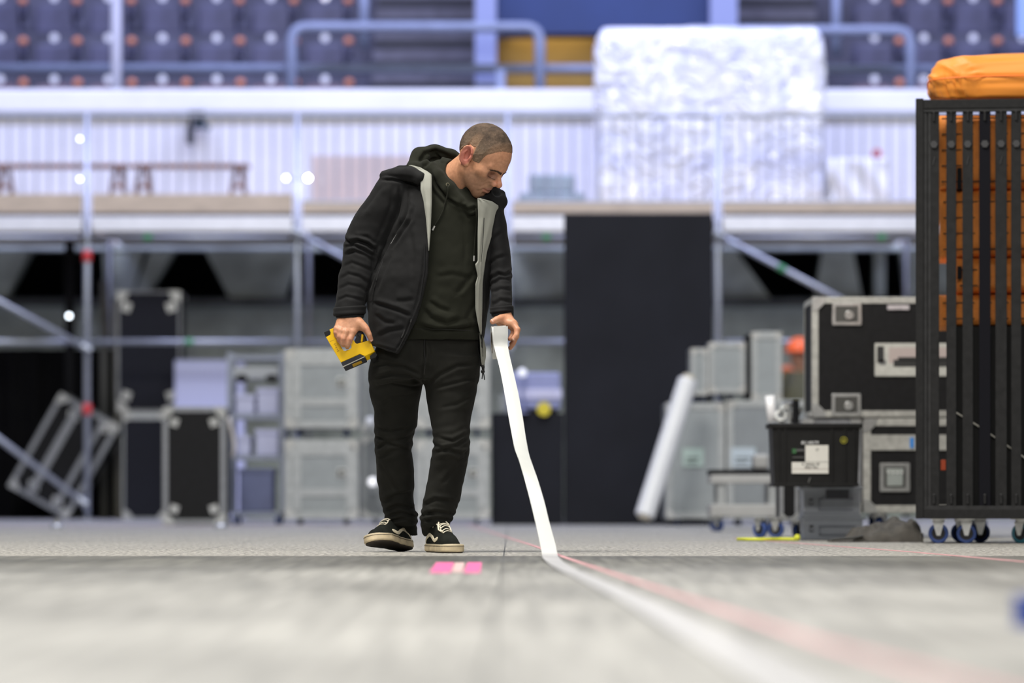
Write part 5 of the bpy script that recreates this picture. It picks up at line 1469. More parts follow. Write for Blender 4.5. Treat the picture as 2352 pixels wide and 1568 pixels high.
# ---------------------------------------------------------------- torso, sleeves and legs as stacks of ellipses
TORSO_J = Loft(rows_px([(398, 950, 1120, 0.02, 0.070), (412, 925, 1140, 0.015, 0.095), (440, 912, 1148, 0.01, 0.120), (480, 910, 1150, 0.0, 0.135), (560, 888, 1140, -0.005, 0.145),
                        (600, 870, 1135, -0.008, 0.148), (640, 852, 1130, -0.010, 0.150), (700, 845, 1122, -0.010, 0.152), (740, 846, 1117, -0.010, 0.152), (780, 850, 1112, -0.010, 0.150), (850, 852, 1114, -0.010, 0.146)]))
TORSO_H = Loft(rows_px([(400, 960, 1108, 0.02, 0.06), (425, 935, 1125, 0.01, 0.095), (480, 925, 1135, 0.0, 0.114), (600, 905, 1122, -0.006, 0.126), (700, 886, 1112, -0.012, 0.133), (738, 884, 1107, -0.014, 0.136),
                        (756, 890, 1104, -0.012, 0.130), (772, 894, 1102, -0.010, 0.125), (782, 896, 1100, -0.010, 0.122)]))
SLEEVE_R = Loft(rows_px([(412, 874, 950, 0.0, 0.060), (430, 860, 952, 0.002, 0.072), (450, 846, 950, 0.006, 0.076), (488, 819, 936, 0.014, 0.080), (520, 801, 922, 0.022, 0.080), (545, 791, 908, 0.026, 0.078), (563, 791, 898, 0.028, 0.074),
                         (600, 786, 882, 0.022, 0.070), (627, 780, 869, 0.012, 0.066), (652, 777, 856, 0.0, 0.063), (677, 774, 848, -0.014, 0.059), (700, 770, 840, -0.028, 0.055), (715, 767, 838, -0.036, 0.053), (731, 771, 835, -0.044, 0.050)]))
SLEEVE_L = Loft(rows_px([(440, 1096, 1146, 0.0, 0.05), (470, 1100, 1153, -0.005, 0.066), (513, 1108, 1163, -0.012, 0.070), (577, 1118, 1172, -0.022, 0.068), (624, 1124, 1176, -0.040, 0.064), (650, 1126, 1175, -0.058, 0.061),
                         (695, 1127, 1177, -0.098, 0.057), (712, 1127, 1177, -0.112, 0.054), (728, 1129, 1172, -0.122, 0.048)]))
PELVIS = Loft(rows_px([(750, 884, 1098, -0.005, 0.112), (775, 874, 1099, 0.0, 0.118), (800, 862, 1099, 0.005, 0.122), (840, 853, 1099, 0.012, 0.124), (872, 850, 1096, 0.016, 0.112)]))
LEG_R = Loft(rows_px([(820, 856, 985, 0.03, 0.110), (845, 850, 982, 0.04, 0.108), (870, 848, 974, 0.05, 0.104), (890, 848, 969, 0.06, 0.100), (915, 851, 965, 0.08, 0.096), (939, 858, 961, 0.10, 0.092), (983, 861, 957, 0.12, 0.086), (1007, 861, 948, 0.13, 0.082),
                      (1036, 861, 946, 0.13, 0.078), (1080, 865, 951, 0.145, 0.078), (1109, 867, 952, 0.158, 0.077), (1138, 872, 949, 0.170, 0.073), (1159, 877, 951, 0.180, 0.069), (1175, 880, 956, 0.185, 0.066), (1190, 884, 957, 0.188, 0.064), (1206, 889, 955, 0.190, 0.060)]))
LEG_L = Loft(rows_px([(820, 972, 1099, 0.0, 0.110), (860, 974, 1098, 0.0, 0.108), (888, 976, 1096, -0.005, 0.104), (904, 978, 1094, -0.008, 0.100), (948, 985, 1084, -0.02, 0.092), (970, 989, 1080, -0.03, 0.089), (1007, 995, 1079, -0.045, 0.085), (1024, 996, 1079, -0.05, 0.083), (1042, 992, 1077, -0.05, 0.081),
                      (1065, 988, 1073, -0.04, 0.079), (1083, 985, 1069, -0.03, 0.078), (1124, 978, 1061, -0.03, 0.075), (1153, 972, 1055, -0.03, 0.070), (1177, 968, 1047, -0.027, 0.066), (1192, 967, 1039, -0.025, 0.062), (1208, 969, 1031, -0.025, 0.058)]))

# ---------------------------------------------------------------- body: one continuous surface, head and hands showing
def group_eval(p, parts, k=0.015):
    """parts: (function, lo, hi): each is evaluated only near its box"""
    d = np.full(len(p), 0.25, dtype=f32)
    for fn, lo, hi in parts:
        m = np.all((p > np.array(lo)-0.07) & (p < np.array(hi)+0.07), axis=1)
        if not m.any(): continue
        d[m] = smin(d[m], fn(p[m]).astype(f32), k)
    return d
def bbx(*pts):
    a = np.array(pts); return a.min(0), a.max(0)
ARM_R = [Pa(925, 450, 0.0), Pa(838, 575, 0.02), Pa(805, 735, -0.050)]
ARM_L = [Pa(1125, 478, 0.0), Pa(1150, 620, -0.04), Pa(1155, 730, -0.125)]
def sd_trunk(p):
    d = TORSO_H(p, -0.028)
    d = smin(d, s_chain(p, [Pa(940, 440, 0.01), Pa(1022, 430, 0.015), Pa(1115, 462, 0.01)], [0.055, 0.07, 0.05], 0.02), 0.03)
    d = smin(d, PELVIS(p, -0.022), 0.04)
    return d
def sd_armR(p): return s_chain(p, ARM_R, [0.052, 0.043, 0.031], 0.02)
def sd_armL(p): return s_chain(p, ARM_L, [0.044, 0.034, 0.027], 0.02)
ANK_R = Pa(914, 1196, 0.19); ANK_L = Pa(1004, 1206, -0.026)
def sd_legR(p): return s_chain(p, [Pa(915, 830, 0.03), Pa(905, 1020, 0.135), ANK_R], [0.075, 0.046, 0.024], 0.02)
def sd_legL(p): return s_chain(p, [Pa(1035, 830, 0.0), Pa(1036, 1020, -0.045), ANK_L], [0.075, 0.046, 0.024], 0.02)
def sd_head_w(p): return sd_head(head_local(p))*HK
HLO, HHI = HC-0.17, HC+0.17
BODY = [(sd_head_w, HLO, HHI), (sd_neck, *bbx(NECK_A-0.05, NECK_A+0.05, NECK_C-0.08, NECK_C+0.08)),
        (sd_trunk, Pa(860, 880, -0.16), Pa(1150, 385, 0.18)), (sd_armR, *bbx(*[a+e for a in ARM_R for e in (-0.06, 0.06)])), (sd_armL, *bbx(*[a+e for a in ARM_L for e in (-0.06, 0.06)])),
        (sd_handR, Pa(764, 805, -0.13), Pa(862, 715, 0.0)), (sd_handL, Pa(1115, 812, -0.24), Pa(1203, 700, -0.05)),
        (sd_legR, *bbx(Pa(830, 1240, -0.08), Pa(990, 820, 0.30))), (sd_legL, *bbx(Pa(960, 1240, -0.15), Pa(1110, 820, 0.15)))]
bv, bq = surface(lambda p: group_eval(p, BODY, 0.018), (-0.72, YM-0.30, 0.04), (0.08, YM+0.42, 1.70), 0.0026)
bv = relax(bv, bq, 1, 0.4)
def skin_colors(v):
    base = np.array([0.56, 0.285, 0.165]); c = np.tile(base, (len(v), 1))
    q = head_local(v.astype(f32)); near = np.abs(v-HC).max(1) < 0.19
    def blend(w, col):
        nonlocal c
        w = (np.clip(w, 0, 1)*near)[:, None]; c = c*(1-w) + np.array(col)*w
    aq = np.stack([np.abs(q[:, 0]), q[:, 1], q[:, 2]], 1)
    sm = lambda d, w: np.clip(1 - d/w, 0, 1)
    blend(0.60*sm(np.maximum(0, np.maximum(s_ell(aq, (0.035, 0.06, -0.07), (0.05, 0.055, 0.042)), s_ell(aq, (0.0, 0.05, -0.075), (0.09, 0.08, 0.055)))), 0.012), (0.31, 0.185, 0.12))   # stubble
    blend(0.55*sm(np.maximum(s_ell(aq, (0, 0.086, -0.0718), (0.026, 0.020, 0.0115)), 0), 0.003), (0.40, 0.16, 0.12))       # lips
    blend(0.9*sm(np.maximum(s_ell(aq, (0.083, -0.016, 0.002), (0.014, 0.024, 0.036)), 0), 0.005), (0.50, 0.165, 0.125))     # ears
    blend(0.45*sm(np.maximum(s_ell(aq, (0.004, 0.114, -0.034), (0.014, 0.018, 0.014)), 0), 0.01), (0.60, 0.24, 0.15))      # nose tip
    blend(0.7*sm(np.maximum(s_ell(aq, (0.030, 0.08, -0.012), (0.022, 0.028, 0.013)), 0), 0.008), (0.24, 0.115, 0.08))        # eyelids, with the shade of the sockets painted into the skin
    hands = (v[:, 2] < 0.95) & (v[:, 2] > 0.7)
    n = vnoise(v, 90, 3)*0.5 + 0.5
    c[hands] = c[hands]*0.9 + 0.1*np.array([0.60, 0.24, 0.15])*(0.6+0.6*n[hands])[:, None]
    # redder knuckles and finger tips
    for H in (HAND_R, HAND_L):
        for f in H['fingers']+[H['thumb']]:
            for x, y, d, r in (f[1], f[3]):
                w = np.clip(1-np.linalg.norm(v-Pa(x, y, d-0.006), axis=1)/0.018, 0, 1)[:, None]*0.4
                c = c*(1-w) + np.array([0.50, 0.19, 0.12])*w
    return c
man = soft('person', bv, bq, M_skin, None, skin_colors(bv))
tag(man, 'man in open black jacket and black jeans looking down at the tape he holds', 'person')

# finger nails
def nail(a, b, up, r, name='fingernail'):
    a = np.array(a); b = np.array(b); t = b-a; t /= np.linalg.norm(t); up = np.array(up, float); up -= t*(up@t); up /= np.linalg.norm(up); sdir = np.cross(t, up)
    vs = []; fs = []; n, m = 6, 6
    for j in range(m+1):
        for i in range(n+1):
            u = i/n*2-1; w = j/m
            ww = 0.72*r*(1 if w < 0.75 else math.sqrt(max(0.05, 1-((w-0.75)/0.25)**2*0.75)))
            vs.append(b + t*(w*1.1-0.55)*r + sdir*u*ww + up*(r*0.98 - 0.30*r*u*u))
    for j in range(m):
        for i in range(n): fs.append([j*(n+1)+i, j*(n+1)+i+1, (j+1)*(n+1)+i+1, (j+1)*(n+1)+i])
    k = len(vs); vs += [x - up*0.0012 for x in vs]; fs += [[q+k for q in f][::-1] for f in fs]
    mb = MB(); mb.add(vs, fs); return mb.build(name, mat('nail', (0.66, 0.40, 0.30), 0.3), man, smooth=True)
T = HAND_R['thumb']; nail(Pa(*T[2][:3]), Pa(*T[3][:3]), (0.35, -1, 0.1), T[3][3])
T = HAND_L['thumb']; nail(Pa(*T[2][:3]), Pa(*T[3][:3]), (-0.2, -0.75, 0.6), T[3][3])
T = HAND_L['fingers'][0]; nail(Pa(*T[2][:3]), Pa(*T[3][:3]), (0.5, -0.9, -0.1), T[3][3])

# hair: a thin cropped cap over the skull with a faded edge
def hair_edge(q):
    """>0 inside the hair area (head frame)"""
    ax = np.abs(q[:, 0]); y, z = q[:, 1], q[:, 2]
    ang = np.interp(y, [-0.12, -0.095, -0.06, -0.040, -0.028, 0.001, 0.010, 0.040, 0.050, 0.058, 0.066, 0.080, 0.12],
                       [-0.055, -0.055, -0.042, -0.015, 0.040, 0.046, -0.002, 0.004, 0.045, 0.054, 0.066, 0.083, 0.088])
    front = np.interp(ax, [0, 0.03, 0.05, 0.06, 0.09], [0.082, 0.080, 0.074, 0.060, 0.0])
    return z - ang, front
def sd_hair(p):
    q = head_local(p); d = sd_head(q)*HK
    e, _ = hair_edge(q)
    n = vnoise(p, 160, 2)*0.0007 + vnoise(p, 420, 5)*0.0006
    th = 0.0006 + 0.0044*np.clip(e/0.035, 0, 1)
    out = np.maximum(np.maximum(d-th-n, -d-0.006), -(e+0.0022*vnoise(p, 420, 7)+0.0012*vnoise(p, 200, 6))*HK)
    return np.maximum(out, 0.0012-sd_head(q, 'ear')*HK).astype(f32)
hv, hq = surface(sd_hair, HC-0.15, HC+0.15, 0.0022)
qh = head_local(hv.astype(f32)); e, _ = hair_edge(qh)
t = np.clip(e/0.055, 0, 1)[:, None]; side = np.clip((np.abs(qh[:, 0])-0.052)/0.02, 0, 1)[:, None]*np.clip((0.085-qh[:, 2])/0.04, 0, 1)[:, None]
hc = (1-t)*np.array([0.30, 0.185, 0.115]) + t*(np.array([0.088, 0.060, 0.041])*(1+0.45*vnoise(hv, 55, 9)+0.25*vnoise(hv, 130, 4))[:, None])
hc = hc*(1-0.45*side) + 0.45*side*np.array([0.22, 0.16, 0.11])
soft('hair', hv, hq, M_hair, man, hc)['label'] = 'cropped brown hair'
# eyebrows and lashes: short strokes
M_brow = mat('brow_hair', (0.06, 0.034, 0.02), 0.8)
def on_face(x, z, y0=0.13):
    """walk back along -y to the face"""
    p = np.array([[x, y0, z]], dtype=f32)
    for _ in range(60):
        d = sd_head(p)[0]
        if d < 0.0004: break
        p[0, 1] -= max(0.0004, d*0.6)
    return p[0].copy()
rnd = random.Random(3)
for sx in (-1, 1):
    mb = MB()
    for i in range(240):
        u = rnd.random(); x = sx*(0.004 + 0.046*u); z = 0.0060 + 0.0075*math.sin(u*2.6)*0.9 - 0.005*u + rnd.uniform(-0.0042, 0.0042)*(1-0.5*u)
        a = on_face(x, z); b = on_face(x + sx*0.0055, z + 0.0008)
        a[1] += 0.0002; b[1] += 0.0012
        mb.tube([head_world(a), head_world((a+b)/2 + np.array([0, 0.001, 0.0004])), head_world(b)], [0.0008, 0.0007, 0.0003], 4)
    mb.build('eyebrow', M_brow, man)
    mb = MB()
    for i in range(12):
        u = i/11; x = sx*(0.016 + 0.028*u); z = -0.0200 - 0.0030*math.sin(u*math.pi) + 0.003*u
        a = on_face(x, z); mb.tube([head_world(a), head_world(a + np.array([sx*0.001, 0.0030, -0.0024]))], [0.0004, 0.0002], 4)
    pts = []
    for i in range(9):
        u = i/8; x = sx*(0.016 + 0.028*u); z = -0.0198 - 0.0030*math.sin(u*math.pi) + 0.003*u
        pts.append(head_world(on_face(x, z)))
    mb.tube(pts, 0.0006, 6)
    mb.build('eyelash', M_brow, man)
# ---------------------------------------------------------------- jeans
def sd_jeans(p):
    z = p[:, 2]
    lr = LEG_R(p); ll = LEG_L(p); pv = PELVIS(p)
    lr = smin(lr, s_cone(p, Pa(934, 1190, 0.21), Pa(945, 1228, 0.250), 0.040, 0.024), 0.02)
    ll = smin(ll, s_cone(p, Pa(995, 1195, -0.01), Pa(992, 1214, 0.014), 0.046, 0.040), 0.02)
    d = smin(lr, ll, 0.012); d = smin(d, pv, 0.03)
    return d.astype(f32)
jv, jq = surface(sd_jeans, (-0.60, YM-0.22, 0.06), (-0.08, YM+0.40, 0.90), 0.0036)
jv = relax(jv, jq, 2, 0.5)
n = normals(jv, jq); zz = jv[:, 2]
px_, py_ = to_px(jv)
# stacked folds above the hems, knee creases, fly and hip creases
ankle = np.exp(-((py_-1188)/26)**2)
wob = vnoise(jv*np.array([1, 1, 0.4]), 14, 4)
jv = jv + n*(0.0026*np.sin((py_*0.36 + wob*3.2 + np.where(px_ < 962, 0.10, -0.16)*(px_-960)))*ankle)[:, None]
jv = jv + n*(0.0020*vnoise(jv*np.array([1, 1, 1.6]), 17, 1) + 0.0014*vnoise(jv, 38, 8))[:, None]
knee = np.exp(-((py_-1015)/34)**2)
jv = jv + n*(0.0020*np.sin(py_*0.30 + wob*3.0 + px_*0.05)*knee)[:, None]
strokes = [
    ([(862, 1000), (890, 1012), (918, 1010), (945, 1000)], 7, 0.008), ([(864, 1030), (885, 1016), (915, 1024), (944, 1034)], 7, 0.008), ([(868, 982), (900, 990), (940, 983)], 6, 0.006),
    ([(866, 1052), (900, 1034), (930, 1030)], 8, 0.006), ([(996, 1020), (1020, 1030), (1050, 1022), (1077, 1004)], 7, 0.008), ([(998, 1036), (1030, 1032), (1060, 1042), (1076, 1036)], 7, 0.008),
    ([(1005, 1004), (1040, 1012), (1076, 992)], 6, 0.006), ([(1050, 1060), (1066, 1050), (1076, 1030)], 6, 0.006),
    ([(852, 842), (890, 834), (930, 842), (962, 858)], 6, 0.007), ([(858, 868), (900, 858), (940, 862), (968, 880)], 7, 0.008), ([(862, 888), (900, 880), (945, 888), (968, 884)], 6, 0.006), ([(1088, 838), (1050, 842), (1010, 862), (985, 884)], 7, 0.008),
    ([(1092, 868), (1050, 880), (1000, 892)], 6, 0.006), ([(1085, 910), (1050, 930), (1010, 938)], 7, 0.004), ([(868, 930), (900, 912), (950, 905)], 7, 0.004),
    ([(880, 1150), (910, 1136), (948, 1128)], 7, 0.006), ([(884, 1170), (915, 1160), (954, 1166)], 6, 0.008), ([(888, 1186), (920, 1176), (956, 1184)], 5, 0.007), ([(892, 1198), (925, 1190), (955, 1199)], 5, 0.006),
    ([(970, 1160), (1000, 1146), (1050, 1152)], 7, 0.006), ([(968, 1182), (1000, 1174), (1046, 1180)], 6, 0.009), ([(969, 1196), (1000, 1190), (1036, 1192)], 5, 0.007), ([(1015, 1110), (1040, 1080), (1060, 1066)], 7, 0.004),
    ([(975, 772), (977, 810), (972, 850), (970, 882)], 4, 0.006), ([(980, 774), (990, 812), (984, 846), (974, 872)], 4, 0.003), ([(872, 1060), (895, 1100), (925, 1140)], 7, 0.004)]
jv = crease(jv, jq, strokes, 0.3)
jv = relax(jv, jq, 1, 0.3)
jeans = soft('jeans', jv, jq, M_jeans, man)
# waistband, fly seam and button
mb = MB(); pts = []
for i in range(41):
    x = PX(884 + i*(1098-884)/40, 600); pts.append((x, PELVIS.front(x, PZ(771, 600))-0.004, PZ(771 + 3*math.sin(i*0.3), 600)))
mb.tube(pts, 0.0022, 6); mb.build('waistband_seam', M_zip, jeans)
mb = MB(); x = PX(977, 600); mb.tube([(PX(977+1.5*math.sin(y*0.1), 600), PELVIS.front(x, PZ(y, 600))-0.003, PZ(y, 600)) for y in range(778, 866, 6)], 0.0016, 6); mb.build('fly_seam', M_zip, jeans)
mb = MB(); mb.sphere((PX(1083, 600), PELVIS.front(PX(1083, 600), PZ(815, 600))-0.003, PZ(815, 600)), 0.003, 8); mb.build('rivet', M_steel, jeans)

# ---------------------------------------------------------------- hoodie
HOOD = [(Pa(948, 384, 0.03), 0.026), (Pa(966, 362, 0.07), 0.038), (Pa(998, 358, 0.10), 0.040), (Pa(1034, 366, 0.10), 0.036), (Pa(1070, 385, 0.085), 0.034), (Pa(1105, 415, 0.05), 0.032), (Pa(1120, 440, 0.0), 0.026)]
COLLAR = [(Pa(956, 386, 0.0), 0.024), (Pa(984, 385, -0.045), 0.024), (Pa(1006, 404, -0.078), 0.022), (Pa(1030, 432, -0.098), 0.021), (Pa(1054, 462, -0.102), 0.018), (Pa(1080, 481, -0.092), 0.017), (Pa(1106, 478, -0.065), 0.019), (Pa(1124, 453, -0.02), 0.024)]
def sd_hoodie(p):
    d = TORSO_H(p)
    d = smin(d, s_chain(p, [Pa(945, 430, 0.01), Pa(1020, 418, 0.02), Pa(1110, 450, 0.01)], [0.055, 0.085, 0.055], 0.02), 0.04)
    h = s_chain(p, [a for a, r in HOOD], [r for a, r in HOOD], 0.015)
    c = s_chain(p, [a for a, r in COLLAR], [r for a, r in COLLAR], 0.01)
    h = smin(h, c, 0.02)
    d = smin(d, h, 0.02)
    # fold of the lying hood and the opening round the neck
    d = smax(d, -(sd_neck(p)-0.003), 0.006)
    d = smax(d, -s_chain(p, [Pa(1000, 362, 0.055), Pa(1040, 372, 0.05), Pa(1085, 405, 0.04)], [0.026, 0.032, 0.026]), 0.015)
    d = np.maximum(d, -(sd_head(head_local(p))*HK - 0.003))
    return d.astype(f32)
hv, hq = surface(sd_hoodie, (-0.52, YM-0.20, 0.78), (-0.06, YM+0.20, 1.58), 0.0034)
hv = relax(hv, hq, 1, 0.5)
n = normals(hv, hq)
hv = hv + n*(0.0022*vnoise(hv*np.array([1, 1, 1.4]), 15, 11) + 0.0010*vnoise(hv, 40, 12))[:, None]
hv = crease(hv, hq, [
    ([(1086, 628), (1070, 652), (1050, 676)], 9, 0.007), ([(972, 706), (990, 728), (1025, 742), (1058, 732)], 10, 0.008), ([(984, 690), (1010, 706), (1034, 714)], 8, 0.005), ([(960, 745), (1000, 757), (1050, 755), (1098, 748)], 8, 0.010),
    ([(1000, 634), (1040, 628), (1090, 640)], 9, 0.003), ([(1088, 700), (1075, 730), (1080, 750)], 8, 0.005), ([(990, 392), (1004, 425), (1028, 455), (1060, 476)], 5, 0.007), ([(978, 402), (996, 440), (1024, 472)], 7, 0.006), ([(1058, 470), (1075, 482), (1094, 476)], 6, 0.010),
    ([(1062, 480), (1078, 496), (1094, 492)], 7, 0.008), ([(1064, 500), (1070, 560), (1068, 610)], 8, 0.003), ([(962, 372), (975, 352), (1000, 345), (1030, 356)], 6, 0.008), ([(972, 384), (990, 366), (1010, 362)], 6, 0.007), ([(1000, 350), (1012, 362), (1010, 374)], 5, 0.006)], 0.4)
hoodie = soft('hoodie', hv, hq, M_hoodie, man)
mb = MB()
for y in (764,):
    pass
pts = []
for i in range(50):
    x = PX(905 + i*(1100-905)/49, 600); z = PZ(757 + 5*i/49, 600); pts.append((x, TORSO_H.front(x, z)-0.0008, z))
mb.tube(pts, 0.0010, 6); mb.build('rib_seam', mat('dark_seam_cloth', (0.010, 0.010, 0.009), 0.8), hoodie)
def hood_front(px, py): 
    p = np.array([Pa(px, py, -0.30)], dtype=f32); 
    for _ in range(80):
        d = float(sd_hoodie(p)[0])
        if d < 0.0008: break
        p[0, 1] += max(0.0006, d*0.7)
    return p[0].astype(float)
for (pts, tip) in (([(1026, 416), (1028, 430), (1022, 452), (1016, 474), (1008, 492), (998, 508)], (991, 521)), ([(1092, 470), (1093, 500), (1090, 540), (1088, 575)], (1087.5, 592))):
    w = [hood_front(x, y) - np.array([0, 0.004, 0]) for x, y in pts]
    e = hood_front(*tip) - np.array([0, 0.004, 0])
    mb = MB(); mb.tube(w + [e], 0.0028, 8); o = mb.build('drawstring', M_hoodie, hoodie, smooth=True)
    mb = MB(); a = np.array(e); b = np.array(w[-1]); mb.tube([a + (b-a)*0.75, a], 0.0033, 8); mb.build('aglet', mat('silver_aglet', (0.75, 0.75, 0.72), 0.3, metal=0.5), o)
mb = MB(); c = hood_front(1026, 415); mb.lathe([(0.005, 0), (0.0075, 0), (0.0075, 0.003), (0.005, 0.003)], Matrix.Translation(c-np.array([0, 0.001, 0])) @ Matrix.Rotation(math.pi/2, 4, 'X') @ Matrix.Rotation(0.5, 4, 'Y'), 18, closed=True)
mb.build('eyelet', mat('brass_eyelet', (0.60, 0.55, 0.38), 0.3, metal=0.8), hoodie)

# ---------------------------------------------------------------- jacket, hanging open
EDGE_L = np.array([(380, 1004), (399, 994), (438, 992), (534, 988), (574, 985), (634, 983), (695, 969), (745, 954), (811, 917), (830, 906)], float)
EDGE_R = np.array([(380, 1108), (455, 1101), (599, 1098), (606, 1093), (634, 1098), (652, 1094), (709, 1094), (759, 1103), (800, 1107), (850, 1112)], float)
HEM = np.array([(840, 790), (860, 795), (885, 803), (915, 812), (922, 812), (1090, 790), (1100, 838), (1112, 848), (1130, 846)], float)
def open_x(z):
    py = HZ - (z-CH)*600
    return (np.interp(py, EDGE_L[:, 0], EDGE_L[:, 1])-1176)/600, (np.interp(py, EDGE_R[:, 0], EDGE_R[:, 1])-1176)/600
def sd_jacket(p):
    out = TORSO_J(p)
    out = smin(out, s_chain(p, [Pa(905, 428, 0.0), Pa(960, 408, 0.02)], [0.050, 0.045]), 0.03)
    out = smin(out, s_chain(p, [Pa(1130, 478, 0.0), Pa(1115, 450, 0.02)], [0.040, 0.042]), 0.03)
    inn = np.minimum(TORSO_J(p, -0.009), 1)
    shell = np.maximum(out, -inn)
    z = p[:, 2]
    xl, xr = open_x(z)
    s = F/p[:, 1]; x6 = p[:, 0]*s/600.0
    op = np.maximum(np.maximum(xl - x6, x6 - xr), p[:, 1] - (YM + 0.03))
    shell = smax(shell, -op, 0.004)
    # hem
    pyv = HZ - (z-CH)*s; pxv = 1176 + p[:, 0]*s
    hem = np.interp(pxv, HEM[:, 0], HEM[:, 1])
    shell = np.maximum(shell, (pyv-hem)/600)
    # neck hole
    shell = smax(shell, -(s_chain(p, [Pa(985, 380, 0.03), Pa(1040, 395, 0.02), Pa(1098, 430, 0.02)], [0.075, 0.095, 0.075])), 0.01)
    sr = SLEEVE_R(p); sl = SLEEVE_L(p)
    sr = smin(sr, s_sphere(p, Pa(903, 438, 0.004), 0.066), 0.02)
    d = smin(shell, sr, 0.010); d = smin(d, sl, 0.010)
    # cuffs are hollow
    d = smax(d, -s_cone(p, Pa(803, 724, -0.036), Pa(803, 752, -0.056), 0.034, 0.036), 0.003)
    d = smax(d, -s_cone(p, Pa(1151, 722, -0.116), Pa(1151, 748, -0.135), 0.030, 0.032), 0.003)
    # hood of the jacket: a flat flap over the shoulder, and a bunch at the other side of the neck
    flap = s_chain(p, [Pa(880, 403, -0.015), Pa(910, 398, -0.045), Pa(942, 397, -0.072), Pa(965, 408, -0.090)], [0.013, 0.021, 0.024, 0.022], 0.01)
    flap = smin(flap, s_chain(p, [Pa(882, 401, 0.03), Pa(920, 392, 0.05), Pa(952, 390, 0.08)], [0.014, 0.02, 0.024], 0.01), 0.03)
    flap = np.maximum(flap, (pxv*0.62 + pyv*0.78 - (985*0.62+417*0.78))/600.0)
    d = smin(d, flap, 0.006)
    back = s_chain(p, [Pa(950, 400, 0.10), Pa(1020, 400, 0.15), Pa(1100, 420, 0.10)], [0.035, 0.045, 0.04], 0.02)
    d = smin(d, back, 0.02)
    bun = s_chain(p, [Pa(1108, 446, -0.05), Pa(1130, 455, -0.045), Pa(1146, 463, -0.02), Pa(1142, 462, 0.04)], [0.020, 0.028, 0.030, 0.034], 0.01)
    bun = smin(bun, s_chain(p, [Pa(1136, 436, 0.03), Pa(1152, 446, 0.0), Pa(1157, 462, -0.03)], [0.014, 0.014, 0.014], 0.01), 0.012)
    bun = smax(bun, -s_ell(p, Pa(1142, 441, -0.065), (0.017, 0.05, 0.016)), 0.006)
    d = smin(d, bun, 0.008)
    d = np.maximum(d, -(sd_head(head_local(p))*HK - 0.002))
    return d.astype(f32)
kv, kq = surface(sd_jacket, (-0.74, YM-0.24, 0.69), (0.06, YM+0.24, 1.52), 0.0034)
kv = relax(kv, kq, 1, 0.5)
n = normals(kv, kq); px_, py_ = to_px(kv)
arm = 1/(1+np.exp((px_-np.interp(py_, [400, 488, 563, 656, 740], [945, 933, 894, 850, 838]))/4))
kv = kv + n*(0.0022*vnoise(kv*np.array([1, 1, 1.5]), 13, 21) + 0.0012*vnoise(kv, 42, 22))[:, None]
kv = crease(kv, kq, [(p_, w_, a_*0.8) for p_, w_, a_ in [
    # right sleeve: elbow folds
    ([(791, 548), (805, 556), (822, 552), (845, 560), (862, 575)], 7, 0.018), ([(793, 566), (812, 562), (835, 572), (862, 588)], 6, 0.012), ([(790, 585), (815, 575), (840, 585), (860, 600)], 6, 0.007),
    ([(786, 612), (808, 602), (835, 612), (858, 622)], 6, 0.004), ([(780, 640), (800, 628), (825, 634), (850, 650)], 6, 0.005), ([(776, 664), (800, 652), (828, 658), (846, 672)], 6, 0.004), ([(774, 690), (795, 680), (815, 684), (838, 690)], 5, 0.004),
    ([(812, 540), (842, 543), (866, 560)], 6, 0.005), ([(870, 560), (858, 590), (856, 625)], 6, 0.007), ([(846, 660), (842, 690), (838, 715)], 5, 0.006),
    ([(903, 424), (900, 470), (880, 520), (862, 560)], 7, 0.004), ([(918, 426), (920, 470), (912, 510)], 6, 0.005), ([(880, 425), (858, 455), (832, 490)], 8, 0.005), ([(938, 440), (936, 478), (926, 510)], 6, 0.006),
    # where the sleeve lies on the body
    ([(940, 470), (932, 500), (912, 530), (892, 565), (872, 605), (858, 640), (848, 668)], 6, 0.013), ([(950, 475), (945, 505), (925, 535), (903, 570)], 5, 0.006),
    # body front
    ([(856, 694), (885, 702), (915, 712), (944, 724)], 7, 0.010), ([(860, 720), (885, 738), (910, 742)], 8, 0.006), ([(868, 770), (895, 757), (930, 752)], 8, 0.006), ([(908, 690), (930, 690), (950, 686)], 8, 0.004),
    ([(974, 575), (972, 630), (960, 690), (950, 722)], 5, 0.006), ([(947, 726), (935, 760), (920, 790), (908, 806)], 4, 0.006), ([(862, 792), (885, 798), (912, 806)], 4, 0.004), ([(900, 585), (880, 630), (866, 670)], 7, 0.004),
    ([(942, 520), (950, 580), (948, 640)], 9, 0.003),
    # left sleeve
    ([(1128, 640), (1145, 628), (1160, 632), (1176, 622)], 6, 0.010), ([(1128, 655), (1148, 640), (1176, 640)], 5, 0.007), ([(1130, 672), (1150, 662), (1175, 664)], 6, 0.006), ([(1132, 700), (1150, 688), (1176, 692)], 6, 0.006), ([(1124, 606), (1140, 592), (1160, 586)], 6, 0.006),
    ([(1118, 560), (1135, 545), (1155, 530)], 7, 0.005), ([(1126, 520), (1140, 495), (1146, 480)], 6, 0.005), ([(1126, 600), (1128, 640), (1127, 700)], 5, 0.008),
    ([(1112, 610), (1118, 660), (1116, 720)], 5, 0.005),
    # hood flap edge
    ([(874, 412), (900, 412), (930, 416), (955, 424), (968, 436)], 5, 0.010), ([(886, 402), (920, 405), (950, 408)], 5, 0.003), ([(1112, 452), (1128, 464), (1148, 478)], 5, 0.006)]], 0.45)
kv = relax(kv, kq, 1, 0.25)
jacket = soft('jacket', kv, kq, M_jacket, man)
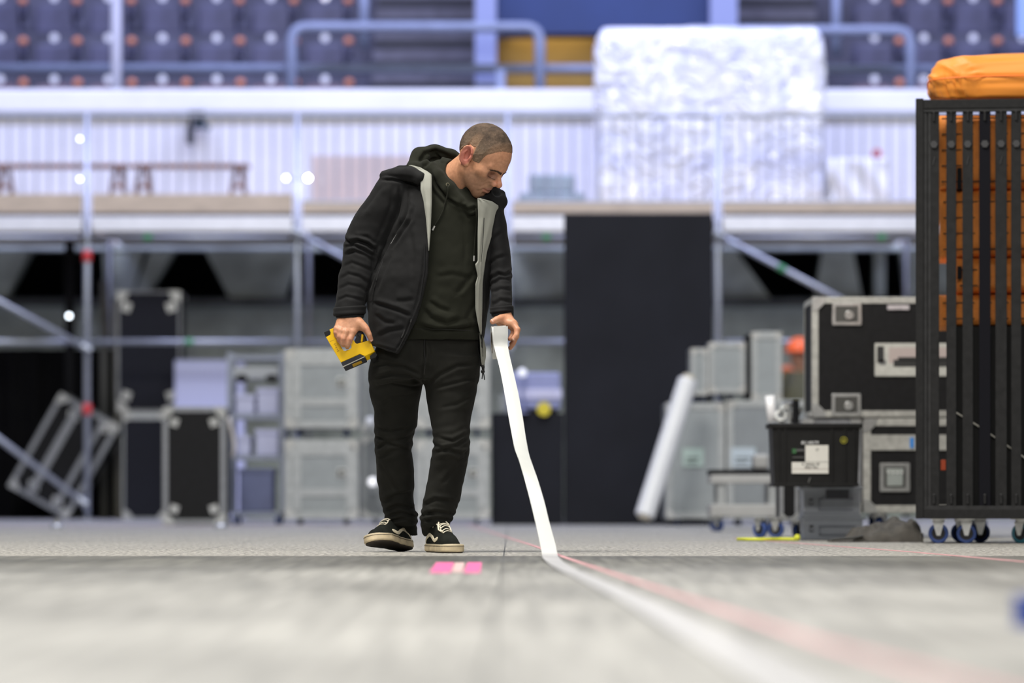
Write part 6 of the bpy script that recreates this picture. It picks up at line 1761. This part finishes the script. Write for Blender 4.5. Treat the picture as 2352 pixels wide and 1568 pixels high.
# cuffs with tabs
def ring_cuff(loft, y0, y1, grow, name):
    mb = MB(); n = 48; vs = []; fs = []
    for j, y in enumerate(np.linspace(y0, y1, 6)):
        z = PZ(y, F/(YM-0.04 if loft is SLEEVE_R else YM-0.11)); cx, cy, a, b = loft.par(np.array([z]))
        g = grow + 0.0015*math.sin(j*2)
        for k in range(n):
            t = 2*math.pi*k/n; vs.append((cx[0] + (a[0]+g)*math.cos(t), cy[0] + (b[0]+g)*math.sin(t), z + 0.004*math.cos(t)))
    for j in range(5):
        for k in range(n):
            k2 = (k+1) % n; fs.append([j*n+k, j*n+k2, (j+1)*n+k2, (j+1)*n+k])
    m = len(vs); cxm = np.mean([v[0] for v in vs]); cym = np.mean([v[1] for v in vs])
    vs += [(cxm + (x-cxm)*0.95, cym + (y-cym)*0.95, z) for x, y, z in vs]; fs += [[q+m for q in f][::-1] for f in fs]
    for k in range(n):
        k2 = (k+1) % n; fs += [[k2, k, k+m, k2+m], [5*n+k, 5*n+k2, 5*n+k2+m, 5*n+k+m]]
    mb.add(vs, fs); return mb.build(name, M_jacket, jacket, smooth=True)
ring_cuff(SLEEVE_R, 704, 724, 0.0045, 'cuff'); ring_cuff(SLEEVE_L, 704, 718, 0.0035, 'cuff')
mb = MB(); mb.box(PX(1170, 604), PX(1180, 604), YM-0.135, YM-0.10, PZ(728, 604), PZ(705, 604)); mb.build('cuff_tab', M_jacket, jacket, bevel=0.003)

# grey lining turned out along both edges
def jfront(px, py, lift):
    x = PX(px, 606); z = PZ(py, 606)
    p = np.array([[x, YM-0.30, z]], dtype=f32)
    return float(TORSO_J.front(x, z)) - lift
def lining(name, rows, n=10, curl=0.006, wav=0.0):
    vs = []; fs = []
    R = np.array(rows, float); ys = np.linspace(R[0, 0], R[-1, 0], 90)
    for j, y in enumerate(ys):
        a = np.interp(y, R[:, 0], R[:, 1]); b = np.interp(y, R[:, 0], R[:, 2])
        d0 = np.interp(y, R[:, 0], R[:, 3])
        for i in range(n+1):
            u = i/n; px = a + (b-a)*u
            Y = jfront(px, y, 0) - d0 - curl*math.sin(math.pi*min(1, max(0, u)))**0.6 - wav*math.sin(u*15 + y*0.02)*min(1, abs(b-a)/30)
            s = F/Y; vs.append((PX(px, s), Y, PZ(y, s)))
    for j in range(len(ys)-1):
        for i in range(n): fs.append([j*(n+1)+i, j*(n+1)+i+1, (j+1)*(n+1)+i+1, (j+1)*(n+1)+i])
    k = len(vs); vs += [(x, y+0.004, z) for x, y, z in vs]; fs += [[q+k for q in f][::-1] for f in fs]
    L = len(ys); ring = list(range(n+1)) + [(j+1)*(n+1)+n for j in range(L-1)] + [(L-1)*(n+1)+n-1-i for i in range(n)] + [(L-2-j)*(n+1) for j in range(L-2)]
    for a, b in zip(ring, ring[1:]+ring[:1]): fs.append([a, a+k, b+k, b])
    mb = MB(); mb.add(vs, fs); o = mb.build(name, M_lining, jacket, smooth=True); o['label'] = 'pale grey lining turned outward'; return o
lining('lining', [(379, 938, 946, 0.022), (384, 945, 965, 0.030), (392, 957, 980, 0.034), (400, 962, 991, 0.034), (412, 966, 992, 0.030), (424, 966, 992, 0.026), (436, 966, 992, 0.022), (463, 973, 992, 0.016), (500, 978, 990.5, 0.012), (534, 981, 989, 0.010), (560, 983, 987, 0.008), (576, 984.5, 985.5, 0.006)], wav=0.0022)
lining('lining', [(455, 1097, 1103, 0.030), (462, 1097, 1130, 0.030), (474, 1097.5, 1148, 0.026), (500, 1098, 1142, 0.020), (540, 1097, 1130, 0.016), (577, 1097, 1119, 0.014), (600, 1097, 1115, 0.013), (607, 1091, 1114, 0.012), (634, 1097, 1110.5, 0.012), (652, 1092, 1109, 0.012), (709, 1092, 1108, 0.012), (735, 1096, 1107, 0.012), (759, 1101, 1107, 0.010), (768, 1103, 1106, 0.008)], wav=0.003)
# lower inside corner of the left front swinging back
vs = []; fs = []; R = np.array([(764, 1100, 1105), (780, 1102, 1112), (800, 1103, 1116.5), (820, 1104, 1116), (835, 1106, 1113), (848, 1109, 1111)], float)
ys = np.linspace(764, 848, 30); n = 6
for y in ys:
    a = np.interp(y, R[:, 0], R[:, 1]); b = np.interp(y, R[:, 0], R[:, 2])
    for i in range(n+1): p = P(a+(b-a)*i/n, y, -0.045 + 0.008*math.sin(i/n*3)); vs.append(tuple(p))
for j in range(len(ys)-1):
    for i in range(n): fs.append([j*(n+1)+i, j*(n+1)+i+1, (j+1)*(n+1)+i+1, (j+1)*(n+1)+i])
k = len(vs); vs += [(x, y+0.006, z) for x, y, z in vs]; fs += [[q+k for q in f][::-1] for f in fs]
L = len(ys); ring = list(range(n+1)) + [(j+1)*(n+1)+n for j in range(L-1)] + [(L-1)*(n+1)+n-1-i for i in range(n)] + [(L-2-j)*(n+1) for j in range(L-2)]
for a, b in zip(ring, ring[1:]+ring[:1]): fs.append([a, a+k, b+k, b])
mb = MB(); mb.add(vs, fs); mb.build('lining', M_lining, jacket, smooth=True)
# zips, cord and toggle
def seam(name, pts, r, m, lift=0.004, glints=()):
    w = []
    for x, y in pts:
        Y = jfront(x, y, lift); s = F/Y; w.append((PX(x, s), Y, PZ(y, s)))
    mb = MB(); mb.tube(w, r, 6); return mb.build(name, m, jacket)
M_zipteeth = mat('zip_teeth', (0.10, 0.10, 0.10), 0.3, metal=0.7)
seam('front_zip', [(976, 560), (975, 620), (964, 690), (948, 728), (934, 764), (914, 803)], 0.0022, M_zip, 0.006)
seam('zip_pull', [(945, 733), (943, 740)], 0.003, M_zipteeth, 0.008)
seam('zip_teeth', [(929, 757), (926, 766), (922, 775)], 0.0024, M_zipteeth, 0.007)
seam('pocket_zip', [(912, 538), (904, 552), (895, 566), (880, 596), (868, 630), (858, 664), (852, 690)], 0.0020, M_zip, 0.006)
seam('zip_teeth', [(912, 536), (905, 548), (898, 560)], 0.0018, mat('zip_glint', (0.42, 0.42, 0.42), 0.35, metal=0.5), 0.008)
seam('zip_teeth', [(874, 612), (868, 630), (864, 644)], 0.0014, M_zipteeth, 0.008)
seam('zip_teeth', [(1112, 500), (1109, 560), (1105, 602)], 0.0012, M_zip, 0.03)
mb = MB(); a = P(1108, 838, -0.05)
mb.tube([a, P(1110, 850, -0.05)], 0.005, 8); mb.sphere(P(1109, 853, -0.05), 0.008, 8); o = mb.build('toggle', M_zip, jacket)
mb = MB(); mb.tube([P(1109, 853, -0.05), P(1108, 862, -0.052), P(1107, 870, -0.05)], 0.0022, 6); mb.tube([P(1110, 853, -0.05), P(1112, 864, -0.048), P(1113, 872, -0.05)], 0.0022, 6); mb.build('cord', M_zip, jacket)

# ---------------------------------------------------------------- shoes
M_suede = mat('black_canvas_suede', (0.013, 0.0145, 0.012), 0.9, var=0.3, scale=30, bump=0.2, bscale=500, spec=0.12)
M_sole = mat('dirty_cream_rubber', (0.56, 0.46, 0.30), 0.6, var=0.22, scale=22)
M_under = mat('dark_gum_rubber', (0.030, 0.020, 0.013), 0.7, var=0.3, scale=40)
M_stripe = mat('cream_leather', (0.70, 0.63, 0.47), 0.55, var=0.08, scale=40)
M_lace = mat('cream_lace', (0.72, 0.66, 0.52), 0.75, var=0.1, scale=80)
M_foxing = mat('dark_foxing_line', (0.05, 0.045, 0.035), 0.6)
def sole2d(x, y):
    """outline of the sole in the foot frame, y towards the toe (heel -0.135 .. toe 0.150)"""
    pts = [(0.0, -0.100, 0.035), (0.0, -0.04, 0.0335), (-0.004, 0.03, 0.041), (-0.003, 0.075, 0.0480), (0.001, 0.103, 0.0465)]
    d = None
    for (x0, y0, r0), (x1, y1, r1) in zip(pts, pts[1:]):
        ex, ey = x1-x0, y1-y0; t = np.clip(((x-x0)*ex + (y-y0)*ey)/(ex*ex+ey*ey), 0, 1)
        e = np.hypot(x-x0-t*ex, y-y0-t*ey) - (r0 + (r1-r0)*t)
        d = e if d is None else smin(d, e, 0.012)
    return d
def sd_upper(p):
    d = s_chain(p, [(0, -0.096, 0.040), (0, -0.088, 0.082)], [0.031, 0.029], 0.01)
    d = smin(d, s_chain(p, [(0, -0.085, 0.045), (-0.002, 0.0, 0.045), (-0.002, 0.070, 0.031), (0.0, 0.108, 0.026)], [0.032, 0.036, 0.0360, 0.0300], 0.01), 0.015)
    d = smin(d, s_chain(p, [(0, -0.040, 0.096), (-0.001, 0.012, 0.078), (-0.001, 0.056, 0.050)], [0.0285, 0.027, 0.024], 0.01), 0.02)
    d = smin(d, s_cone(p, (0, -0.050, 0.078), (0, -0.066, 0.105), 0.034, 0.033), 0.015)
    d = smax(d, sole2d(p[:, 0], p[:, 1])+0.001, 0.006)
    d = smax(d, p[:, 2]-0.124, 0.004)
    d = smax(d, -s_cone(p, (0, -0.058, 0.085), (0, -0.062, 0.16), 0.027, 0.034), 0.004)
    return np.maximum(d, 0.024-p[:, 2]).astype(f32)
def sd_sole(p):
    zt = 0.031 + 0.004*np.clip((p[:, 1]-0.09)/0.05, 0, 1)
    d = smax(sole2d(p[:, 0], p[:, 1])-0.002, np.maximum(p[:, 2]-zt, 0.004-p[:, 2]), 0.006)
    return d.astype(f32)
def polyd(y, z, pts, w):
    d = None
    for a, b in zip(pts, pts[1:]):
        ey, ez = b[0]-a[0], b[1]-a[1]; t = np.clip(((y-a[0])*ey + (z-a[1])*ez)/(ey*ey+ez*ez), 0, 1)
        e = np.hypot(y-a[0]-t*ey, z-a[1]-t*ez); d = e if d is None else np.minimum(d, e)
    return d - w
STRIPE = [(-0.118, 0.034), (-0.095, 0.055), (-0.070, 0.068), (-0.048, 0.069), (-0.030, 0.060), (-0.005, 0.046), (0.012, 0.046), (0.034, 0.055)]
STRIPE = [tuple(v) for v in np.stack([np.interp(np.linspace(0, 7, 40), range(8), [q[i] for q in STRIPE]) for i in (0, 1)], 1)]
_S = np.array(STRIPE)
for _ in range(10): _S[1:-1] = 0.25*_S[:-2] + 0.5*_S[1:-1] + 0.25*_S[2:]
STRIPE = [tuple(v) for v in _S[::2]]
def sd_stripe(p):
    u = sd_upper(p)
    return np.maximum(np.maximum(u-0.0022, -u-0.002), np.maximum(polyd(p[:, 1], p[:, 2], STRIPE, 0.0068), 0.016-np.abs(p[:, 0]))).astype(f32)
def sd_toecap(p):
    u = sd_upper(p)
    return np.maximum(np.maximum(u-0.0016, -u-0.002), 0.074 + 0.8*np.abs(p[:, 0]) - p[:, 1]).astype(f32)
lo, hi = (-0.065, -0.15, 0.0), (0.065, 0.165, 0.125)
SH = dict(upper=surface(sd_upper, lo, hi, 0.0026), sole=surface(sd_sole, lo, hi, 0.0026), stripe=surface(sd_stripe, lo, hi, 0.0018), toecap=surface(sd_toecap, lo, hi, 0.0022))
for k in SH: SH[k] = (relax(*SH[k], 1, 0.5), SH[k][1])
def top_z(x, y):
    z = np.linspace(0.125, 0.03, 120); d = sd_upper(np.stack([np.full(120, x), np.full(120, y), z], 1).astype(f32))
    i = np.argmax(d < 0.0005); return float(z[i]) if (d < 0.0005).any() else 0.03
def make_shoe(label, yaw_, pitch_, roll_, loc, bow):
    R = np.array(Matrix.Rotation(yaw_, 3, 'Z') @ Matrix.Rotation(pitch_, 3, 'X') @ Matrix.Rotation(roll_, 3, 'Y'))
    piv = np.array([0, -0.11, 0.004])
    W = lambda v: (np.asarray(v)-piv) @ R.T + np.array(loc)
    up = soft('shoe', W(SH['upper'][0]), SH['upper'][1], M_suede, man); up['label'] = label
    soft('sole', W(SH['sole'][0]), SH['sole'][1], M_sole, up)
    soft('side_stripe', W(SH['stripe'][0]), SH['stripe'][1], M_stripe, up)
    soft('toe_cap', W(SH['toecap'][0]), SH['toecap'][1], M_suede, up)
    # outsole
    mb = MB(); th = np.linspace(0, 2*math.pi, 60, endpoint=False); ring = []
    for a in th:
        y0 = 0.0; r = np.linspace(0.0, 0.2, 400); dx, dy = math.sin(a), math.cos(a)
        dd = sole2d(dx*r, y0 + dy*r); i = int(np.argmax(dd > -0.003)); ring.append((dx*r[i], y0+dy*r[i]))
    vs = [W((x, y, 0.0)) for x, y in ring] + [W((x, y, 0.007)) for x, y in ring]; n = 60
    mb.add(vs, [list(range(n)), [n+i for i in range(n)][::-1]] + [[i, (i+1) % n, n+(i+1) % n, n+i] for i in range(n)]); mb.build('outsole', M_under, up)
    # foxing lines round the sole
    for zz, off, r in ((0.026, 0.0018, 0.0011), (0.0315, 0.0005, 0.0013)):
        pts = []
        for a in np.linspace(0, 2*math.pi, 90):
            r_ = np.linspace(0.0, 0.2, 400); dd = sole2d(math.sin(a)*r_, math.cos(a)*r_); i = int(np.argmax(dd > off)); pts.append(W((math.sin(a)*r_[i], math.cos(a)*r_[i], zz)))
        mb = MB(); mb.tube(pts, r, 5, caps=False); mb.build('foxing_line', M_foxing if zz < 0.03 else M_stripe, up)
    # laces: straight bars with a zigzag under them, and the bow
    for i in range(7):
        y = 0.056 - i*0.0125; hw = 0.019 + 0.0004*i
        pts = [(x, y + 0.003*math.sin(x*60), top_z(x, y) + 0.0015) for x in np.linspace(-hw, hw, 9)]
        mb = MB(); mb.tube([W(p) for p in pts], 0.0033, 8, flat=0.6); mb.build('lace', M_lace, up, smooth=True)
    for sx in (-1, 1):
        pts = [(sx*(0.0195+0.0004*i)*(1 if i % 2 else 0.9), 0.050 - i*0.0125, top_z(sx*0.0195, 0.050-i*0.0125) + 0.002) for i in range(7)]
        mb = MB(); mb.tube([W(p) for p in pts], 0.0026, 8); mb.build('lace', M_lace, up, smooth=True)
    if bow:
        yk = -0.020; zk = top_z(0, yk) + 0.003
        for pts in ([(0, 0), (0.010, 0.003), (0.022, 0.000), (0.030, -0.004), (0.026, 0.006), (0.012, 0.006), (0, 0)], [(0, 0), (-0.010, 0.004), (-0.020, 0.002), (-0.027, -0.004), (-0.024, 0.008), (-0.010, 0.006), (0, 0)],
                    [(0, 0), (0.012, 0.012), (0.022, 0.030), (0.026, 0.048), (0.022, 0.066)], [(0, 0), (-0.012, 0.010), (-0.020, 0.026), (-0.018, 0.040)]):
            pp = [(x, yk+y, top_z(x, yk+y) + 0.0055 + 0.004*math.sin(min(1, i/2)*3)) for i, (x, y) in enumerate(pts)]
            mb = MB(); mb.tube([W(p) for p in pp], 0.0030, 8); mb.build('lace', M_lace, up, smooth=True)
        mb = MB(); mb.sphere(tuple(W((0, yk, zk+0.001))), 0.006, 8); mb.build('lace', M_lace, up, smooth=True)
    mb = MB(); a = [(-0.012, -0.040, 0.098), (0.012, -0.040, 0.098), (0.014, -0.050, 0.120), (-0.014, -0.050, 0.120)]
    vs = [W(p) for p in a] + [W((x, y-0.005, z)) for x, y, z in a]; mb.add(vs, [[0, 1, 2, 3], [7, 6, 5, 4], [0, 4, 5, 1], [1, 5, 6, 2], [2, 6, 7, 3], [3, 7, 4, 0]]); mb.build('tongue', M_suede, up)
    return up
# yaw: local +y (toe) is turned to face the camera
g = P(1000, 1270, 0)
make_shoe('black canvas shoe with a cream side stripe, flat on the floor', math.pi + math.radians(20), 0.0, 0.0, (PX(995, 600), YM + 0.02, 0.004), True)
make_shoe('black canvas shoe with a cream side stripe, toe raised off the floor', math.pi - math.radians(30), math.radians(7), math.radians(13), (PX(931, 594), YM + 0.235, 0.010), False)
# ---------------------------------------------------------------- yellow stapler in his right hand
M_yel = mat('yellow_plastic_tool', (0.95, 0.58, 0.0), 0.38, var=0.03, scale=20)
M_blk = mat('black_plastic_tool', (0.010, 0.010, 0.011), 0.5, spec=0.3)
M_gry = mat('grey_plastic_tool', (0.032, 0.033, 0.042), 0.5, spec=0.3)
st_root = thing('stapler', 'yellow hand stapler held in the right hand of the man', 'stapler', P(800, 815, -0.055))
BK = Vector((0.0085, 0.032, -0.0165))     # how the tool's thickness runs away from the camera
def zpt(x, y): return (740 + x/13.064, 740 + y/13.064)
def slab(name, poly, d, m, t=1.0, off=0.0, parent=None, bevel=0.0012):
    pts = [P(*zpt(x, y), d) + BK*off - st_root.location for x, y in poly]; n = len(pts)
    mb = MB(); mb.add(pts + [p + BK*t for p in pts], [list(range(n))[::-1], [n+i for i in range(n)]] + [[i, (i+1) % n, n+(i+1) % n, n+i] for i in range(n)])
    return mb.build(name, m, parent or st_root, bevel=bevel)
D0 = -0.072
slab('body', [(110, 440), (240, 372), (252, 300), (215, 215), (350, 160), (372, 250), (345, 350), (400, 455), (640, 850), (700, 852), (850, 790), (882, 740), (862, 680), (930, 510), (960, 560), (1000, 618), (1040, 640), (1390, 540), (1440, 570), (1565, 845), (1535, 885), (1280, 1012), (1130, 945), (560, 1200)], D0, M_yel)
slab('handle', [(330, 165), (600, 120), (1000, 120), (1180, 200), (1250, 330), (1300, 560), (1100, 600), (1120, 420), (1050, 330), (900, 270), (600, 270), (360, 260)], D0, M_gry, 0.8, 0.25)
slab('lever', [(930, 500), (1010, 330), (1150, 240), (1225, 320), (1290, 560), (1040, 642), (1000, 620)], D0, M_gry, 0.4, 0.42)
slab('trigger_latch', [(1172, 345), (1228, 350), (1205, 565), (1150, 572)], D0, M_yel, 0.3, 0.05)
slab('rear_cap', [(48, 300), (205, 235), (250, 300), (240, 372), (110, 440)], D0, M_blk, 1.0, 0.0)
slab('magazine', [(560, 1206), (1130, 952), (1275, 1018), (1275, 1060), (628, 1332)], D0, M_gry, 0.98, 0.01)
slab('edge_strip', [(622, 1322), (1272, 1024), (1278, 1040), (630, 1342)], D0, mat('bright_edge', (0.62, 0.60, 0.52), 0.35, metal=0.4), 0.06, -0.02, bevel=0)
slab('nose', [(1420, 1000), (1575, 885), (1630, 930), (1645, 985), (1600, 1050), (1440, 1100)], D0, M_blk, 0.98, 0.05)
bp = [P(*zpt(x, y), D0) + BK*0.25 - st_root.location - Vector((0, 0, 0.0004)) for x, y in ((880, 1226), (1180, 1086))]
mb = MB(); q = [bp[0], bp[1], bp[1] + BK*0.5, bp[0] + BK*0.5]; q2 = [p - Vector((0, 0.0, 0.0012)) for p in q]
mb.add(q + q2, [[0, 1, 2, 3], [7, 6, 5, 4], [0, 4, 5, 1], [1, 5, 6, 2], [2, 6, 7, 3], [3, 7, 4, 0]]); mb.build('staple_window', mat('brass_staples', (0.62, 0.38, 0.03), 0.4, metal=0.3), st_root)
# worn moulded lettering along the spine (no longer readable in the photograph): five short raised marks
for i, (x, y, w) in enumerate([(375, 640, 60), (405, 690, 40), (425, 745, 60), (455, 800, 34), (480, 850, 64)]):
    slab('worn_print', [(x-w/2, y+10), (x+w/2-8, y-12), (x+w/2, y+8), (x-w/2+8, y+30)], D0, mat('worn_brown_print', (0.45, 0.24, 0.01), 0.5), 0.03, -0.02, bevel=0)
slab('mould_line', [(225, 575), (370, 515), (372, 522), (228, 582)], D0, mat('worn_brown_print', (0.45, 0.24, 0.01)), 0.02, -0.012, bevel=0)

# ---------------------------------------------------------------- white tape roll in his left hand with the paid-out tape
M_tape = mat('white_gaffer_tape', (0.56, 0.57, 0.55), 0.38, var=0.02, scale=30)
TR = 0.0625
tc = P(1146.5, 786, -0.185)
tape = thing('tape_roll', 'white tape roll in the hand of the man, tape running to the floor', 'tape roll', tc)
ax = Vector((math.cos(math.radians(4.5)), math.sin(math.radians(4.5)), 0.05)).normalized()
Mx = Vector((0, 0, 1)).rotation_difference(ax).to_matrix().to_4x4()
hw = 0.0275
mb = MB(); mb.lathe([(0.040, -hw), (TR, -hw), (TR, hw), (0.040, hw)], Mx, 56, closed=True); mb.build('wound_tape', M_tape, tape)
mb = MB(); mb.lathe([(0.0365, -hw-0.001), (0.040, -hw-0.001), (0.040, hw+0.001), (0.0365, hw+0.001)], Mx, 48, closed=True); mb.build('core', mat('dark_core', (0.10, 0.09, 0.075), 0.7), tape)
# strip: peels off the front of the roll, hangs and twists to the floor, then lies towards the camera
EDG = [(749, 1133.5, 1166.5), (770, 1133, 1166.8), (785, 1132.5, 1166), (792, 1133.5, 1165.5), (800, 1136, 1167.5), (825, 1142.5, 1172.5), (850, 1149, 1178.5), (900, 1158.5, 1190), (950, 1167, 1199.5), (1000, 1176, 1207), (1035, 1183, 1213), (1050, 1190, 1217), (1100, 1205, 1235), (1150, 1218, 1250), (1200, 1230, 1262), (1250, 1241, 1276), (1276, 1245.5, 1281)]
dep = [-0.247, -0.250, -0.250, -0.252, -0.257, -0.30, -0.34, -0.42, -0.50, -0.58, -0.64, -0.67, -0.76, -0.86, -0.97, -1.09, -1.16]
vs = []; fs = []; E = np.array(EDG); yy = np.concatenate([np.linspace(749, 800, 14), np.linspace(806, 1276, 90)])
yl = np.interp(yy, E[:, 0], E[:, 1]); yr = np.interp(yy, E[:, 0], E[:, 2]); yd = np.interp(yy, E[:, 0], dep)
for a in (yl, yr, yd):
    for _ in range(3): a[1:-1] = 0.25*a[:-2] + 0.5*a[1:-1] + 0.25*a[2:]
N = 6
for y, l, r, d in zip(yy, yl, yr, yd):
    tw = 0.012*math.exp(-((y-1055)/45)**2) - 0.008*math.exp(-((y-1130)/40)**2)
    for i in range(N+1):
        u = i/N; vs.append(P(l + (r-l)*u, y - (0.0 if y > 800 else 0), d + tw*(u-0.5)*2 - 0.003*math.sin(math.pi*u)) - tc)
floor_pts = [FX(1264, 1286), FX(1292, 1303), FX(1325, 1319), FX(1385, 1346), FX(1464, 1384), FX(1602, 1458), FX(1770, 1550), (0.315, 4.0), (0.33, 3.0)]
# end of the hanging part, on the floor
last = [Vector(v) + tc for v in vs[-(N+1):]]
FP = [Vector((x, y, 0.0032)) for x, y in floor_pts]
def bez(Ps, n):
    out = []
    for i in range(len(Ps)-1):
        p0, p1, p2, p3 = Ps[max(i-1, 0)], Ps[i], Ps[i+1], Ps[min(i+2, len(Ps)-1)]
        for k in range(n):
            t = k/n; out.append(0.5*((2*p1) + (p2-p0)*t + (2*p0-5*p1+4*p2-p3)*t*t + (3*p1-p0-3*p2+p3)*t**3))
    return out + [Ps[-1]]
cl = bez(FP, 10)
wt = 0.055
for j, p in enumerate(cl):
    t = (cl[min(j+1, len(cl)-1)] - cl[max(j-1, 0)]).normalized(); nrm = Vector((-t.y, t.x, 0))
    # the tape lands face on and turns with its run
    nrm = nrm if nrm.x > 0 else -nrm
    k = min(1, j/14); side = (Vector((1, 0, 0))*(1-k) + nrm*k).normalized()
    lift = 0.010*math.exp(-j/2.5) if j < 10 else 0
    for i in range(N+1): vs.append(p + side*wt*(i/N-0.5) + Vector((0, 0, lift)) - tc)
rows_n = len(vs)//(N+1)
for j in range(rows_n-1):
    for i in range(N): fs.append([j*(N+1)+i, j*(N+1)+i+1, (j+1)*(N+1)+i+1, (j+1)*(N+1)+i])
k = len(vs); vs += [Vector(v) + Vector((0, 0.0006, -0.0006)) for v in vs]; fs += [[q+k for q in f][::-1] for f in fs]
mb = MB(); mb.add(vs, fs); o = mb.build('tape_strip', M_tape, tape, smooth=True)
o.data.materials.append(mat('laid_tape', (0.44, 0.44, 0.45), 0.5, var=0.12, scale=8))  # the laid run is greyer than the hanging tape
j0 = (rows_n-len(cl)+9)
for pl in o.data.polygons:
    if all(o.data.vertices[i].co.z + tc.z < 0.02 for i in pl.vertices): pl.material_index = 1

# ---------------------------------------------------------------- worker far behind in an orange helmet
def worker():
    YWk = 35.3; s = F/YWk
    o = Vector((PX(1838, s), YWk, 0))
    def L(x, y, z): return np.array([o.x+x, o.y+y, z])
    H = 1.60
    def f(p):
        d = s_ell(p, L(-0.02, -0.02, 1.50), (0.075, 0.095, 0.115))
        d = smin(d, s_cone(p, L(0, 0, 1.42), L(0, 0.01, 1.34), 0.055, 0.06), 0.02)
        d = smin(d, s_ell(p, L(-0.06, -0.10, 1.485), (0.02, 0.03, 0.02)), 0.01)
        d = smin(d, s_ell(p, L(0, 0, 1.15), (0.17, 0.11, 0.25)), 0.03)
        d = smin(d, s_ell(p, L(0, 0, 0.88), (0.15, 0.11, 0.14)), 0.04)
        for x in (-1, 1):
            el, wr = ((0.24, -0.04, 1.06), (0.16, -0.18, 0.93)) if x > 0 else ((-0.25, -0.05, 1.07), (-0.17, -0.16, 1.30))
            d = smin(d, s_chain(p, [L(x*0.17, 0, 1.30), L(*el), L(*wr)], [0.05, 0.042, 0.034], 0.02), 0.03)
            up_ = np.array(wr)-np.array(el); up_ /= np.linalg.norm(up_)
            hb = np.array(wr) + up_*0.05
            d = smin(d, s_cone(p, L(*wr), L(*hb), 0.030, 0.028), 0.02)
            for q in range(4): d = smin(d, s_cone(p, L(*(hb + np.array([0.014*(q-1.5), 0, 0]))), L(*(hb + up_*(0.055+0.008*(1.5-abs(q-1.5))) + np.array([0.017*(q-1.5), -0.015, 0]))), 0.010, 0.008), 0.006)
            d = smin(d, s_cone(p, L(*(hb + np.array([-0.02*x, -0.01, 0]))), L(*(hb + up_*0.03 + np.array([-0.05*x, -0.02, 0]))), 0.012, 0.010), 0.008)
            d = smin(d, s_chain(p, [L(x*0.09, 0, 0.85), L(x*0.10, -0.01, 0.47), L(x*0.11, 0.02, 0.09)], [0.085, 0.058, 0.042], 0.02), 0.03)
            d = smin(d, s_ell(p, L(x*0.11, -0.05, 0.045), (0.045, 0.12, 0.045)), 0.03)
        return d.astype(f32)
    v, q = surface(f, L(-0.35, -0.38, -0.01), L(0.35, 0.22, 1.66), 0.010)
    w = soft('person', v, q, M_skin, None, np.tile(np.array([0.50, 0.27, 0.17]), (len(v), 1)))
    tag(w, 'worker in an orange helmet and olive clothes standing behind the grey flight cases', 'person')
    def shell(fn, lo, hi, name, m, h=0.010):
        v, q = surface(fn, lo, hi, h); return soft(name, v, q, m, w)
    M_ol = mat('olive_workwear', (0.13, 0.125, 0.075), 0.85, var=0.15, scale=10)
    M_or = mat('orange_glove', (0.85, 0.20, 0.08), 0.7)
    shell(lambda p: np.maximum(np.maximum(f(p)-0.014, p[:, 2]-1.37), np.maximum(0.86-p[:, 2], np.abs(p[:, 0]-o.x)-0.185)).astype(f32), L(-0.3, -0.3, 0.8), L(0.3, 0.25, 1.42), 'vest', M_ol)
    shell(lambda p: np.maximum(np.maximum(np.maximum(f(p)-0.011, p[:, 2]-1.345), np.maximum(0.95-p[:, 2], 0.165-np.abs(p[:, 0]-o.x))) , 0.075-np.linalg.norm(p-L(-0.165, -0.17, 1.38), axis=1)).astype(f32), L(-0.34, -0.3, 0.85), L(0.34, 0.2, 1.42), 'sleeve', M_ol)
    shell(lambda p: np.maximum(f(p)-0.010, np.linalg.norm(p-L(-0.165, -0.17, 1.38), axis=1)-0.095).astype(f32), L(-0.3, -0.3, 1.25), L(-0.05, -0.03, 1.52), 'glove', M_or)
    shell(lambda p: np.maximum(np.maximum(f(p)-0.012, p[:, 2]-0.88), np.maximum(0.10-p[:, 2], np.abs(p[:, 0]-o.x)-0.2)).astype(f32), L(-0.3, -0.2, 0.05), L(0.3, 0.25, 0.92), 'trousers', mat('dark_trousers', (0.03, 0.03, 0.035), 0.8))
    shell(lambda p: np.maximum(f(p)-0.012, p[:, 2]-0.11).astype(f32), L(-0.3, -0.3, -0.012), L(0.3, 0.25, 0.13), 'boots', M_dark)
    def helm(p):
        d = s_ell(p, L(-0.01, -0.01, 1.565), (0.118, 0.138, 0.118)); d = np.maximum(d, 1.545-p[:, 2])
        b = np.maximum(s_ell(p, L(-0.02, -0.05, 1.55), (0.13, 0.17, 0.05)), np.abs(p[:, 2]-1.55)-0.008)
        return smin(d, b, 0.01).astype(f32)
    shell(helm, L(-0.2, -0.26, 1.5), L(0.2, 0.2, 1.72), 'helmet', mat('orange_helmet', (0.95, 0.16, 0.03), 0.35), 0.008)
    mb = MB()
    for x in (-0.03, 0.02): mb.sphere(L(x-0.02, -0.11, 1.505), 0.012, 8)
    mb.build('eye', M_dark, w)
worker()
